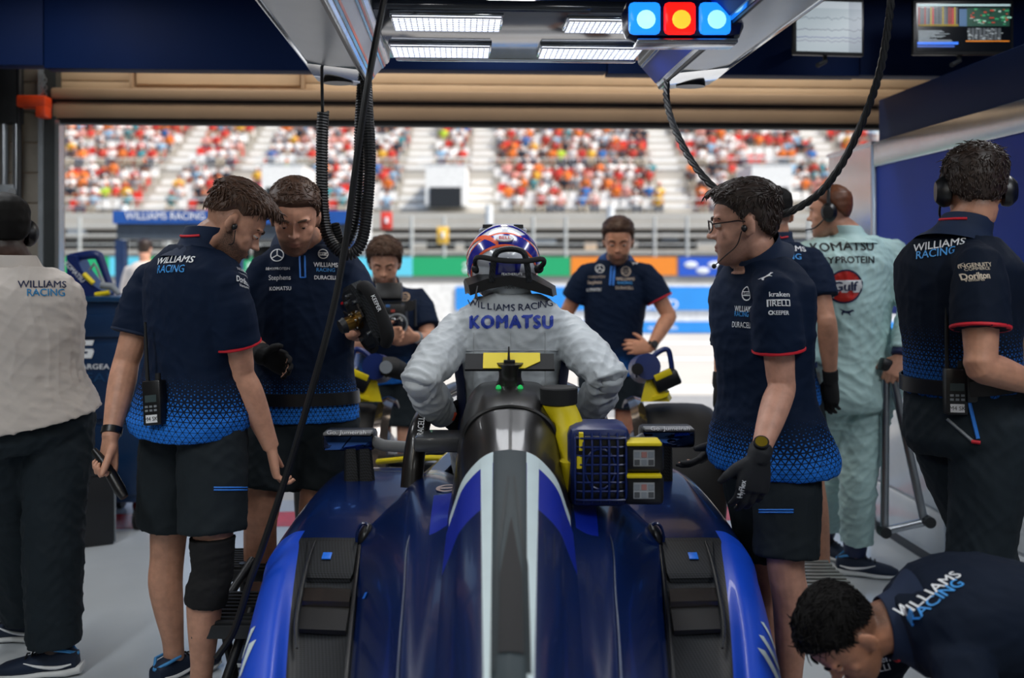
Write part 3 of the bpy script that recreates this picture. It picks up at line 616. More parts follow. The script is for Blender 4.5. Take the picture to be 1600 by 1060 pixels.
# team stand on the pit wall
ts = empty('pit_stand', (-3.9, 13.5, 0), 'blue team pit stand with lettered roof band behind the curly mechanic', 'pit stand')
Yp = 13.2; a, b = P(181, 330, Yp), P(556, 350, Yp); wx = b.x-a.x; cx = (a.x+b.x)/2
mb = MB(); mb.box((cx, Yp+.6, (a.z+b.z)/2), (wx, 1.4, a.z-b.z)); mb.build('roof_band', mat('stand_blue', '#1a4f9c', .45), ts)
flat_text('WILLIAMS RACING', (P(262, 338, Yp).x, Yp-.105, P(262, 338, Yp).z), .095, M_white, ts, bold=.02, width=1.05)
mb = MB(); mb.box((cx, Yp+.6, P(0, 362, Yp).z), (wx*.98, 1.3, .20)); mb.build('roof_underside', mat('stand_grey', '#39434e', .6), ts)
for px in (190, 372, 548):
    q = P(px, 375, Yp); mb = MB(); mb.box((q.x, Yp, q.z/2), (.12, .14, q.z)); mb.build('post', mat('stand_navy', '#0f2a52', .5), ts)
mb = MB(); q = P(0, 470, Yp); mb.box((cx, Yp+1.1, .5), (wx, .15, 1.0)); mb.build('desk_front', mat('stand_navy', '#0f2a52', .5), ts)
for i in range(5):
    mb = MB(); q = P(345+40*i, 395, Yp); mb.box((q.x, Yp+.9, q.z), (.3, .05, .2), bev=.01); mb.build('stand_screen', M_black, ts)
# other things of the lane
for px, py, lab in ((604, 345, 'small red sign with white figure on the catch fence'), (692, 368, 'small yellow marker board on the catch fence')):
    c = P(px, py, 42.94); o = empty('sign_board', c, lab, 'sign'); mb = MB(); mb.box(c, (.5, .05, .75), bev=.1); mb.build('plate', M_seat[0] if px == 604 else mat('marker_yellow', '#e8b84a', .5), o)
    mb = MB(); mb.cyl(c-V((0, .04, .1)), c+V((0, -.04, .14)), .07, 10); mb.build('mark', M_white, o)
# ---------------------------------------------------------------- the racing car (axis along y, tail towards us)
CX = -.006
CAR = empty('racing_car', (CX, 3.4, 0), 'dark blue single-seater racing car with carbon airbox, seen from its tail', 'car')
def weave(q, b, base):
    co = q.mapping(q.coord(), (1, 1, 1), (0, .0, math.radians(45))); x, y, z = q.sep(co); k = 240
    a = q.math('SINE', q.math('MULTIPLY', x, k*2)); c = q.math('SINE', q.math('MULTIPLY', q.math('ADD', y, z), k*2))
    f = q.math('GREATER_THAN', q.math('MULTIPLY', a, c), 0); return q.mix(f, base, tuple(min(1, v*1.5) for v in lin('#1d2024')))
M_carb = mat('carbon_weave', '#0e1012', .5, var=.1, fn=weave, spec=.3); M_carbg = mat('carbon_gloss', '#171514', .34, var=.15, coat=.35, stretch=(1, .05, .05), vscale=120)
M_nav = mat('car_navy', '#051c4c', .27, var=.08, coat=.25, vscale=2, spec=.5); M_roy = mat('car_royal', '#0c27a0', .38, var=.04, coat=.12, vscale=2); M_bri = mat('car_bright_blue', '#0846c6', .45, var=.03, coat=.15, vscale=2)
M_wst = mat('car_white', '#cfe0e4', .4, var=.03); M_spine = mat('carbon_spine', '#2c383d', .5, var=.2, vscale=3, spec=.2); M_yel = mat('yellow_plastic', '#e6cf08', .5, var=.04, vscale=3); M_bluep = mat('blue_plastic', '#0f2560', .35, var=.06)
def interp_rows(tab, Yn):
    Ys = sorted(tab); out = []; A = [[V((x, Y, z)) for x, z in tab[Y]] for Y in Ys]
    return Ys, A
def surf(tab, nu=5, nv=6, mirror=False, side=1):
    Ys, A = interp_rows(tab, 0); rows = []
    cols = [spline([A[i][j] for i in range(len(A))], list(np.zeros(len(A))+1), nv)[0] for j in range(len(A[0]))]
    for i in range(len(cols[0])):
        r, _ = spline([c[i] for c in cols], [1]*len(cols), nu); rows.append(r)
    if mirror: rows = [[V((-p.x, p.y, p.z)) for p in reversed(r[1:])]+r for r in rows]
    return [[V((p.x*side+CX, p.y, p.z)) for p in r] for r in rows]
def grid_part(name, rows, mats, pick, parent, nu, thick=.0, angle=60):
    n = len(rows[0]); mb = MB(); mb.loft(rows, cap=False, closed=False); k = 0
    me = mb.mesh(wloc(parent)); mi = []
    for p in me.polygons:
        vi = list(p.vertices); i = min(v//n for v in vi); j = min(v % n for v in vi); mi.append(pick(i, j, rows[i][j]))
    for m in mats: me.materials.append(m)
    me.polygons.foreach_set('material_index', mi)
    return link(name, me, None, parent, True, angle)
COLT = {3.22: [(0, 1.118), (.05, 1.117), (.10, 1.106), (.14, 1.05), (.163, .93), (.178, .80)],
 3.12: [(0, 1.112), (.05, 1.111), (.10, 1.10), (.14, 1.045), (.163, .93), (.178, .80)], 2.98: [(0, 1.083), (.05, 1.078), (.095, 1.058), (.138, 1.0), (.161, .90), (.178, .79)],
 2.85: [(0, 1.022), (.048, 1.014), (.09, .987), (.133, .93), (.157, .86), (.177, .785)], 2.7: [(0, .964), (.045, .958), (.085, .936), (.128, .886), (.153, .82), (.174, .76)],
 2.5: [(0, .902), (.043, .896), (.082, .872), (.125, .825), (.148, .77), (.17, .715)], 2.2: [(0, .827), (.04, .82), (.078, .798), (.118, .755), (.14, .705), (.162, .65)],
 1.9: [(0, .767), (.036, .76), (.07, .74), (.105, .70), (.128, .655), (.147, .60)], 1.5: [(0, .70), (.03, .695), (.06, .68), (.09, .645), (.105, .60), (.122, .54)], 1.05: [(0, .63), (.025, .626), (.05, .61), (.07, .58), (.085, .54), (.095, .47)]}
rows = surf(COLT, 5, 6, True); nmid = len(rows[0])//2
def pick_col(i, j, p):
    c = abs(j+.5-nmid)/5.0; Y = p.y
    if Y > 2.735: return 0
    if c < 1.0: return 1
    if Y > 2.70: return 2 if c < 4.6 else 3
    if Y > 2.49: return 4
    return 3
ECOV = grid_part('engine_cover', rows, [M_carbg, M_spine, M_wst, M_nav, M_roy], pick_col, CAR, 5)
SHT = {3.5: [(.17, .74), (.23, .765), (.29, .77), (.325, .74), (.35, .69)], 3.3: [(.172, .78), (.23, .79), (.30, .79), (.345, .745), (.385, .68)], 3.12: [(.172, .79), (.225, .785), (.305, .78), (.385, .715), (.462, .645)],
 2.8: [(.17, .785), (.215, .76), (.285, .738), (.365, .645), (.432, .535)], 2.5: [(.163, .72), (.20, .695), (.265, .67), (.34, .565), (.402, .45)], 2.2: [(.155, .655), (.19, .63), (.245, .60), (.315, .49), (.367, .378)],
 1.9: [(.14, .605), (.17, .575), (.22, .535), (.28, .425), (.327, .318)], 1.5: [(.115, .545), (.14, .51), (.18, .46), (.226, .36), (.262, .26)], 1.05: [(.09, .475), (.105, .44), (.13, .40), (.16, .31), (.182, .22)]}
SPT = {4.06: [(.36, .60), (.40, .655), (.56, .66), (.62, .655), (.66, .615), (.67, .5), (.62, .3)], 3.75: [(.35, .70), (.40, .722), (.58, .722), (.635, .714), (.692, .655), (.70, .5), (.63, .25)],
 3.45: [(.36, .692), (.43, .70), (.60, .70), (.665, .688), (.728, .628), (.738, .48), (.66, .22)], 3.13: [(.458, .648), (.485, .645), (.635, .645), (.70, .632), (.757, .567), (.767, .42), (.70, .2)],
 3.05: [(.452, .622), (.48, .615), (.63, .617), (.695, .612), (.752, .55), (.762, .405), (.70, .2)],
 2.8: [(.43, .538), (.455, .52), (.598, .525), (.66, .548), (.725, .49), (.74, .36), (.68, .18)], 2.5: [(.40, .452), (.42, .428), (.548, .432), (.605, .475), (.68, .42), (.70, .30), (.64, .16)], 2.2: [(.365, .38), (.385, .355), (.49, .358), (.54, .41), (.61, .36), (.63, .26), (.58, .15)],
 1.8: [(.31, .30), (.33, .275), (.42, .28), (.462, .33), (.52, .29), (.535, .21), (.5, .14)], 1.3: [(.22, .25), (.24, .225), (.30, .23), (.33, .27), (.37, .24), (.38, .18), (.36, .13)]}
SIDES = {}
for sg in (-1, 1):
    rows = surf(SHT, 6, 6, False, sg)
    def pick_sh(i, j, p): return 1 if (sg > 0 and 2.72 < p.y < 3.06 and 1 < j < 9) or (sg < 0 and 2.72 < p.y < 3.06 and j < 7) else 0
    grid_part('shoulder_cover', rows, [M_nav, M_roy], pick_sh, CAR, 6)
    rows = surf(SPT, 5, 8, False, sg)
    def pick_sp(i, j, p):
        c = (j+.5)/5
        if p.y < 3.10+.002 and c < 2.15: return 1
        if p.y < 3.135 and c > 2.15: return 2
        return 0
    SIDES[sg] = grid_part('sidepod', rows, [M_nav, M_carb, M_bri], pick_sp, CAR, 5)
    # carbon cooling louvres: plate, dark slots, lips, blue plug
    f = lambda x, y, z: V((sg*x+CX, y, z))
    mb = MB(); mb.loft([[f(.472, 3.085, .636), f(.628, 3.085, .638), f(.628, 3.085, .622), f(.472, 3.085, .618)], [f(.462, 2.93, .588), f(.600, 2.93, .592), f(.600, 2.93, .57), f(.462, 2.93, .56)], [f(.468, 2.915, .575), f(.596, 2.915, .578), f(.596, 2.915, .565), f(.468, 2.915, .56)]]); pl = mb.build('louvre_plate', M_carb, CAR)
    mb = MB(); mb.box(f(.552, 3.0, .6165), (.028, .034, .004), R=Matrix.Rotation(.3, 3, 'X'), bev=.0015); mb.build('blue_plug', mat('plug_blue', '#2173e6', .4), pl)
    mb = MB(); mb.loft([[f(.46, 2.912, .556), f(.598, 2.912, .560), f(.598, 2.912, .552), f(.46, 2.912, .548)], [f(.455, 2.85, .545), f(.590, 2.85, .549), f(.590, 2.85, .541), f(.455, 2.85, .537)]]); mb.build('louvre_slot', M_black, CAR)
    mb = MB(); mb.loft([[f(.457, 2.86, .562), f(.592, 2.86, .566), f(.592, 2.86, .548), f(.457, 2.86, .54)], [f(.452, 2.80, .546), f(.585, 2.80, .55), f(.585, 2.80, .532), f(.452, 2.80, .525)]]); mb.build('louvre_lip', mat('louvre_brown', '#231f1d', .25, coat=.4), CAR)
    mb = MB(); mb.loft([[f(.452, 2.797, .530), f(.585, 2.797, .535), f(.585, 2.797, .52), f(.452, 2.797, .515)], [f(.445, 2.70, .502), f(.572, 2.70, .507), f(.572, 2.70, .496), f(.445, 2.70, .488)]]); mb.build('louvre_slot', M_black, CAR)
    mb = MB(); mb.tube([f(.605, 3.08, .636), f(.60, 2.93, .60), f(.583, 2.72, .525), f(.56, 2.62, .485)], [.005, .006, .006, .003], 8, smooth=4); mb.build('louvre_edge', M_carb, CAR)
    mb = MB(); mb.tube([f(.462, 3.06, .63), f(.44, 2.8, .548), f(.41, 2.5, .465), f(.375, 2.2, .39), f(.335, 1.9, .325)], [.005, .006, .006, .006, .005], 8, smooth=5); mb.build('deck_seam', M_black, CAR)
    # dark side inlet by the shoulder
    mb = MB(); mb.ell(f(.456, 3.12, .640), (.022, .05, .045), 16, 9, Matrix.Rotation(-.35*sg, 3, 'Y')); mb.build('side_vent', M_black, CAR)
    mb = MB(); c = f(.452, 3.085, .645); mb.tube([c+V((sg*.024*math.cos(a), .0, .048*math.sin(a))) for a in [math.radians(q) for q in range(-80, 140, 20)]], .005, 6); mb.build('vent_lip', M_nav, CAR)
    # pale seam lines of the body panels
    mb = MB(); sf = [(.26, 2.98, .762), (.282, 2.75, .728), (.266, 2.5, .673), (.25, 2.25, .616), (.226, 1.95, .549)]
    mb.tube([f(x, y, z+.002) for x, y, z in sf], .0016, 6, smooth=5); mb.build('panel_seam', mat('seam_silver', '#6c7480', .3, metal=.6), CAR)
    mb = MB(); mb.tube([f(.36, 3.70, .724), f(.5, 3.70, .7245), f(.58, 3.70, .724), f(.66, 3.70, .69)], .0025, 6, smooth=4); mb.build('panel_seam', mat('seam_silver', '#8f96a0', .3, metal=.6), CAR)
    # white chevron emblem on the flank
    s = Surf(SIDES[sg])
SE = Surf(ECOV)
def drape(name, m, prof, lift=.0022, nx=4, ny=26):
    """a painted strip lying on the cover: prof(t) -> y, x0, x1"""
    mb = MB(); R_ = []
    for i in range(ny+1):
        y, x0, x1 = prof(i/ny); r = []
        for j in range(nx+1):
            x = x0+(x1-x0)*j/nx; hh = SE.bvh.ray_cast(V((x+CX, y, 2)), V((0, 0, -1))); r.append((hh[0] if hh[0] is not None else V((x+CX, y, .7)))+hh[1]*lift*(1 if hh[1] is None or hh[1].z > 0 else -1))
        R_.append(r)
    mb.loft(R_, cap=False, closed=False); return mb.build(name, m, ECOV, angle=None)
for sg in (-1, 1):
    drape('white_stripe', M_wst, lambda t: (2.735-.935*t, sg*(.046-.013*t), sg*(.079-.034*t)))
    drape('spine_ridge', mat('ridge_grey', '#232d31', .5, spec=.25), lambda t: (2.62-.8*t, .004+sg*(.004+.024*min(1, t*2)), .004+sg*(.010+.027*min(1, t*2))), lift=.003)
drape('spine_slot', M_rub, lambda t: (2.42-.54*t, .004-.024*min(1, t*2.2), .004+.024*min(1, t*2.2)), lift=.0026)
for px, py, sg in ((1200, 1030, 1), (392, 1015, -1)):
    s = Surf(SIDES[sg])
    for k in range(3):
        s.shape([[(-.6, -.20), (.6, .0), (.6, .26), (-.6, .16)]], px+sg*(8-3*k), py+16-26*k, .085-.012*k, M_wst, tilt=(50+6*k)*sg, name='chevron_stripe', n=(sg*.8, -.5, .3), lift=.003)
sl = Surf([o for o in CAR.children if o.name.startswith('shoulder_cover')][0])
sl.shape(ringpoly(.36, .5)+[bar2(-.4, 0, .4, 0, .2)], 702, 764, .085, mat('roundel_pale', '#c9b2ac', .4), n=(0, -.2, 1), up=(0, 1, 0), name='roundel'); sl.shape([[(-.5, -.4), (.5, -.4), (.5, .4), (-.5, .4)]], 571, 932, .022, mat('plug_blue', '#2173e6', .4), n=(-.5, -.5, .7), name='blue_plug')
# airbox carbon details: arch band, dark inner rim
mb = MB()
for Yb, g in ((2.955, .004),):
    pts = []
    for t in range(-20, 21):
        a = t/20*1.45; pts.append(V((CX+.128*math.sin(a)*1.08, 2.955-.0*abs(t), .955+.118*math.cos(a)**.8 if abs(a) < 1.5 else .955)))
    mb.tube(pts, [.004]+[.0085]*(len(pts)-2)+[.004], 8)
mb.build('airbox_rim', M_black, CAR)
mb = MB(); n = 24; mb.loft([[V((CX+w_*math.sin(a), Y_, zc+h_*math.cos(a))) for a in [2*math.pi*i/n for i in range(n)]] for Y_, w_, h_, zc in ((3.225, .165, .165, .95), (3.30, .15, .15, .955), (3.31, .12, .12, .955), (3.2, .11, .11, .955))]); mb.build('airbox_mouth', M_carbg, CAR)
mb = MB(); mb.tube([V((CX, 3.15, 1.09)), V((CX, 3.14, 1.14)), V((CX, 3.13, 1.185))], [.034, .022, .026], 12, flat=1.6, smooth=4); mb.build('camera_post', M_carbg, CAR)
for sg in (-1, 1):
    mb = MB(); mb.ell(P(797+17*sg-1, 607, 3.1), (.009, .009, .011), 12, 9); mb.build('status_light', mat('green_led', '#0f7a35', .15, emit='#22c060', estr=.5), CAR)
# roof camera wing
tc = MB(); tc.loft([[P(x, 0, 3.15)*0+V((P(x, 0, 3.15).x, 3.15+dy, z)) for dy, z in ((-.028, 1.160), (-.034, 1.167), (.02, 1.211), (.05, 1.208), (.045, 1.198))] for x in (727, 731, 861, 866)]); w_ = tc.build('camera_wing', M_rub, CAR, angle=25)
mb = MB(); mb.prism([V((P(755, 0, 3.15).x, 3.117, 1.1685)), V((P(820, 0, 3.15).x, 3.117, 1.1685)), V((P(844, 0, 3.15).x, 3.142, 1.188)), V((P(844, 0, 3.15).x, 3.17, 1.212)), V((P(755, 0, 3.15).x, 3.17, 1.212))], V((0, -.002, .002))); mb.build('yellow_panel', M_yel, w_, smooth=False)
mb = MB(); mb.box(V((P(796, 0, 3.15).x, 3.138, 1.188)), (.036, .02, .012), bev=.002); mb.tube([V((P(795, 0, 3.15).x, 3.135, 1.19)), V((P(795, 0, 3.15).x, 3.14, 1.236))], [.005, .002], 8); mb.build('antenna', M_black, w_)
# halo with its rear legs
hp_ = [(-.325, 3.27, .76), (-.318, 3.30, .86), (-.305, 3.36, .945), (-.285, 3.6, .99), (-.22, 3.95, 1.0), (-.12, 4.2, .985), (0, 4.28, .975)]
hp_ = hp_+[(-x, y, z) for x, y, z in reversed(hp_[:-1])]
mb = MB(); mb.tube([V((CX+x, y, z)) for x, y, z in hp_], [.036, .036, .034]+[.028]*(len(hp_)-6)+[.034, .036, .036], 14, smooth=4); mb.tube([V((CX, 4.28, .975)), V((CX, 4.42, .85)), V((CX, 4.52, .72))], [.022, .02, .028], 10, smooth=3); HALO = mb.build('halo', M_carbg, CAR)
flat_text('DURACELL', P(657, 672, 3.24), .020, M_white, HALO, r=(.10, 0, 1), u=(-1, 0, .1), bold=.02, width=.085)
for sg in (-1, 1):
    mb = MB(); mb.box(V((CX+sg*.235, 3.27, .915)), (.15, .16, .050), bev=.012); mb.build('headrest_fairing', mat('fairing_grey', '#3b3d40', .35, coat=.3), CAR)
# tub, cockpit and nose
for sg in (-1, 1):
    mb = MB(); mb.loft([[V((CX+sg*x, y, z)) for x, z in sec] for y, sec in ((3.28, ((.30, .74), (.345, .70), (.35, .3), (.26, .22), (.25, .3), (.26, .72))), (3.7, ((.29, .74), (.345, .70), (.35, .3), (.27, .22), (.25, .3), (.25, .72))), (4.2, ((.22, .74), (.28, .69), (.30, .3), (.22, .22), (.17, .3), (.18, .72))), (4.5, ((.1, .73), (.23, .69), (.25, .3), (.18, .22), (.1, .3), (.06, .70))))]); mb.build('tub_side', M_nav, CAR)
mb = MB(); mb.loft([[V((CX+hw*math.copysign(abs(math.cos(a))**.6, math.cos(a)), y, zc+hh*math.copysign(abs(math.sin(a))**.6, math.sin(a)))) for a in [2*math.pi*i/20 for i in range(20)]] for y, hw, hh, zc in ((4.35, .22, .25, .47), (4.8, .19, .22, .47), (5.3, .15, .17, .44), (5.8, .11, .11, .37), (6.0, .06, .05, .32))]); mb.build('nose', M_nav, CAR)
mb = MB(); mb.box(V((CX, 3.75, .235)), (.5, .95, .03)); mb.build('tub_floor', M_carb, CAR)
mb = MB(); mb.loft([[V((CX+x, y, z)) for x, z in ((-hw, .13), (-hw, .115), (hw, .115), (hw, .13))] for y, hw in ((4.7, .35), (4.4, .70), (3.9, .78), (3.0, .80), (2.2, .78), (1.5, .70), (1.0, .55))]); mb.build('floor_plate', M_carb, CAR)
mb = MB(); mb.box(V((CX, 5.65, .30)), (1.8, .35, .02), bev=.006); mb.box(V((CX, 5.52, .34)), (1.7, .2, .015), bev=.005); [mb.box(V((CX+s_*.9, 5.65, .34)), (.012, .45, .2), bev=.004) for s_ in (-1, 1)]; mb.build('front_wing', M_nav, CAR)
# mirrors and stalks
for a0, a1, y0, y1 in ((503, 585, 675, 706), (1002, 1087, 669, 701)):
    Ym = 3.6; a, b = P(a0, y0, Ym), P(a1, y1, Ym); c = (a+b)/2
    mb = MB(); mb.box(c+V((0, .05, 0)), (b.x-a.x, .11, a.z-b.z), bev=.016); mi = mb.build('mirror_housing', M_carb, CAR)
    mb = MB(); mb.box(c+V((0, -.006, -.004)), (b.x-a.x-.016, .004, a.z-b.z-.022), bev=.0015); mb.build('mirror_glass', mat('mirror_glass', '#35538c', .03, metal=1, var=0), mi)
    mb = MB(); mb.box(V((c.x, Ym+.0, a.z-.003)), (b.x-a.x-.02, .07, .010), bev=.003); mb.build('mirror_cap', mat('cap_grey', '#7d7f80', .4), mi)
    flat_text('Go. Jumeirah', V((c.x, Ym-.037, a.z+.001)), .016, M_white, mi, width=.14, u=(0, .6, .8))
    sg = -1 if a0 < 700 else 1
    mb = MB(); mb.tube([V((c.x-sg*.08, Ym+.03, c.z+.0)), V((CX+sg*.45, Ym-.05, c.z-.005)), V((CX+sg*.30, Ym-.12, c.z-.002))], .014, 10, flat=1.5); mb.build('mirror_stalk', mat('cap_grey', '#7d7f80', .4), CAR)
    mb = MB()
    for dx in (0, .05): mb.tube([V((c.x+sg*(-.01)+dx*sg*-1, Ym, b.z+.01)), V((c.x-sg*.02+dx*sg*-1, Ym-.02, .70))], [.012, .016], 8, flat=2)
    mb.build('mirror_strut', M_carb, CAR)
# front wheels, deflector arches, suspension
M_tyre = mat('tyre_rubber', '#1b1a1a', .62, var=.12, vscale=5)
for sg in (-1, 1):
    cy, cz, R0 = 4.85, .457, .357; prof = [(.62, .235), (.625, .30), (.645, .335), (.68, .352), (.75, .357), (.87, .357), (.94, .352), (.975, .335), (.992, .30), (.995, .235)]
    mb = MB(); n = 44; mb.loft([[V((CX+sg*x, cy+r*math.cos(a), cz+r*math.sin(a))) for x, r in prof] for a in [2*math.pi*i/n for i in range(n+1)]], cap=False, closed=False); ty = mb.build('tyre', M_tyre, CAR, angle=40)
    mb = MB(); mb.loft([[V((CX+sg*x, cy+r*math.cos(a), cz+r*math.sin(a))) for a in [2*math.pi*i/32 for i in range(32)]] for x, r in ((.58, .20), (.60, .225), (.63, .235), (.97, .235), (.985, .21), (.97, .05))]); mb.build('wheel_rim', M_carbg, CAR, angle=35)
    mb = MB(); mb.loft([[V((CX+sg*x, cy+r*math.cos(a), cz+r*math.sin(a))) for x, r in ((.565, .375), (.60, .392), (.635, .380), (.635, .374), (.60, .384), (.57, .368))] for a in [math.radians(q) for q in range(55, 215, 8)]]); mb.build('deflector_arch', mat('carbon_shiny', '#7d746e', .16, metal=.9), CAR)
    for za, zb, ya, yb in ((.55, .52, 4.55, 4.8), (.55, .52, 5.05, 4.92), (.34, .36, 4.5, 4.8), (.34, .36, 5.05, 4.92), (.46, .45, 5.1, 5.0)):
        mb = MB(); mb.tube([V((CX+sg*.18, ya, za)), V((CX+sg*.62, yb, zb))], .016, 8, flat=1.8); mb.build('wishbone', M_carb, CAR)
# stands carrying the car
for sg in (-1, 1):
    mb = MB(); mb.box(V((CX+sg*.25, 2.2, .055)), (.16, .3, .108), bev=.01); mb.box(V((CX+sg*.2, 4.6, .11)), (.14, .2, .215), bev=.01); mb.build('stand', M_dark, CAR)
# ---- cooling fan on the engine cover
FN = empty('cooling_fan', P(915, 790, 2.86), 'navy battery cooling fan with yellow duct, resting on the engine cover', 'fan')
Yf = 2.86; a, b = P(888, 668, Yf), P(986, 795, Yf); c = (a+b)/2
mb = MB(); mb.box(c+V((0, .09, 0)), (b.x-a.x, .18, a.z-b.z), bev=.028); body = mb.build('fan_body', M_bluep, FN)
mb = MB(); mb.box(c+V((.004, -.004, -.002)), (b.x-a.x-.03, .012, a.z-b.z-.045), bev=.004); mb.build('fan_opening', M_black, body)
x0, x1, z1, z0 = a.x+.018, b.x-.016, a.z-.016, b.z+.016
for i in range(7):
    x = x0+(x1-x0)*i/6; mb = MB(); mb.tube([V((x, Yf-.004, z0)), V((x, Yf-.022, z0+.03)), V((x, Yf-.022, z1-.03)), V((x, Yf-.004, z1))], .0034, 6); mb.build('grille_bar', M_bluep, body)
for i in range(8):
    z = z0+(z1-z0)*(i+.5)/8; mb = MB(); mb.tube([V((x0, Yf-.012, z)), V((x0+.02, Yf-.020, z)), V((x1-.02, Yf-.020, z)), V((x1, Yf-.012, z))], .0032, 6); mb.build('grille_bar', M_bluep, body)
mb = MB(); mb.tube([c+V((.045*math.cos(q)*.98, -.016, .058*math.sin(q))) for q in [2*math.pi*i/20 for i in range(21)]], .004, 6); mb.build('grille_ring', M_bluep, body)
mb = MB(); mb.tube([P(893, 735, Yf+.06), P(892, 690, Yf+.10), P(884, 655, Yf+.14), P(872, 632, Yf+.16), P(872, 612, Yf+.16)], [.035, .05, .046, .048, .048], 18, smooth=4); mb.tube([P(886, 720, Yf+.03), P(887, 780, Yf+.05)], [.022, .016], 10); dct = mb.build('yellow_duct', M_yel, FN)
q = P(873, 618, Yf+.16); mb = MB(); mb.tube([q+V((0, 0, -.028)), q+V((0, 0, -.024)), q+V((0, 0, .022)), q+V((0, 0, .026)), q+V((0, 0, .024)), q+V((0, 0, -.01))], [.05, .056, .058, .054, .042, .038], 22); mb.build('rubber_collar', M_rub, dct)
mb = MB(); mb.box(P(908, 690, Yf-.01), (.012, .02, .05)); mb.box(P(905, 722, Yf-.01), (.014, .02, .035)); mb.build('yellow_clip', M_yel, body)
for y0, y1 in ((692, 738), (742, 789)):
    a, b = P(976, y0, Yf-.01), P(1037, y1, Yf-.01); c = (a+b)/2
    mb = MB(); mb.box(c+V((0, .05, 0)), (b.x-a.x, .12, a.z-b.z), bev=.012); bt = mb.build('battery', M_black, FN)
    mb = MB(); mb.box(V((c.x-.002, c.y+.02, a.z-.001)), (b.x-a.x-.012, .09, .010), bev=.003); mb.build('yellow_cap', M_yel, bt)
    mb = MB(); mb.box(c+V((-.002, -.0115, .0)), (.060, .003, .046)); lb = mb.build('paper_label', mat('label_grey', '#9fa3a6', .6), bt)
    for i in range(3):
        for j in range(2):
            mb = MB(); mb.box(c+V((-.022+.02*i, -.0135, .010-.022*j)), (.015, .002, .016)); mb.build('label_mark', [M_grey, mat('mark_red', '#a0706a', .6), mat('mark_dark', '#4a4d50', .6)][1 if (i, j) == (1, 0) else 2*((i+j) % 2)], lb)
# ---- yellow brake-cooling blowers on both front wheels
for sg, lab in ((1, 'yellow brake blower with looped navy handle over the uncovered front tyre'), (-1, 'yellow brake blower with dark barrel beside the cameraman')):
    Yb = 4.75; ox = 0
    def Q(px, py, dy=0): return P(px if sg > 0 else 1598-px, py, Yb+dy)
    o = empty('brake_blower', Q(1030, 628), lab, 'blower', 'brake blowers on the front wheels')
    mb = MB(); mb.loft([[Q(1001, 628, -.06), Q(1046, 628, -.06), Q(1050, 622, .06), Q(1004, 622, .06)], [Q(1010, 592, -.04), Q(1030, 588, -.04), Q(1032, 585, .04), Q(1012, 588, .04)]]); mb.build('yellow_duct', M_yel, o, angle=20)
    mb = MB(); mb.loft([[Q(1020, 627, -.08), Q(1044, 620, -.08), Q(1044, 617, .05), Q(1020, 622, .05)], [Q(1020, 621, -.08), Q(1046, 613, -.08), Q(1046, 610, .05), Q(1020, 616, .05)]]); mb.build('duct_flange', M_yel, o, angle=20)
    mb = MB(); mb.cyl(Q(1012, 573, -.07), Q(1004, 577, .10), .062, 20, .07); mb.cyl(Q(990, 580, -.02), Q(1012, 575, -.02), .035, 14); bd = mb.build('motor_body', M_bluep, o)
    mb = MB(); mb.cyl(Q(996, 577, -.09), Q(995, 577, -.02), .028, 16); mb.build('air_nozzle', M_black, bd)
    mb = MB(); mb.tube([Q(1012, 566), Q(1028, 551), Q(1040, 546), Q(1046, 552), Q(1050, 580), Q(1046, 586)], .013, 10, smooth=4); mb.build('handle_loop', M_bluep, o)
    mb = MB(); mb.box(Q(1040, 594, -.02), (.125, .12, .075), R=Matrix.Rotation(-.42*sg, 3, 'Y'), bev=.012); bt = mb.build('battery', M_black, o)
    mb = MB(); mb.box(Q(1036, 586, -.082), (.085, .006, .030), R=Matrix.Rotation(-.42*sg, 3, 'Y'), bev=.003); mb.build('yellow_strip', M_yel, bt)
    if sg < 0:
        mb = MB(); mb.tube([P(596, 572, Yb-.06), P(612, 574, Yb-.05), P(650, 590, Yb+.1)], [.045, .05, .035], 14); mb.build('barrel', M_rub, o)
        mb = MB(); mb.cyl(P(603, 574, Yb-.125), P(603, 574, Yb-.1), .03, 16); mb.build('barrel_cap', M_grey, o)
# yellow frames glimpsed through the cockpit side
for k, (x0, y0, x1, y1, Yq) in enumerate(((598, 712, 712, 708, 4.3), (660, 663, 718, 660, 4.25))):
    pass
mb = MB(); mb.tube([P(590, 722, 4.4), P(630, 718, 4.3), P(672, 716, 4.2), P(694, 716, 4.2), P(708, 704, 4.2), P(716, 686, 4.2), P(660, 684, 4.2)], .012, 8); mb.thing('yellow_duct_frame', M_yel, 'yellow tubular frame glimpsed between halo leg and cockpit', 'frame')
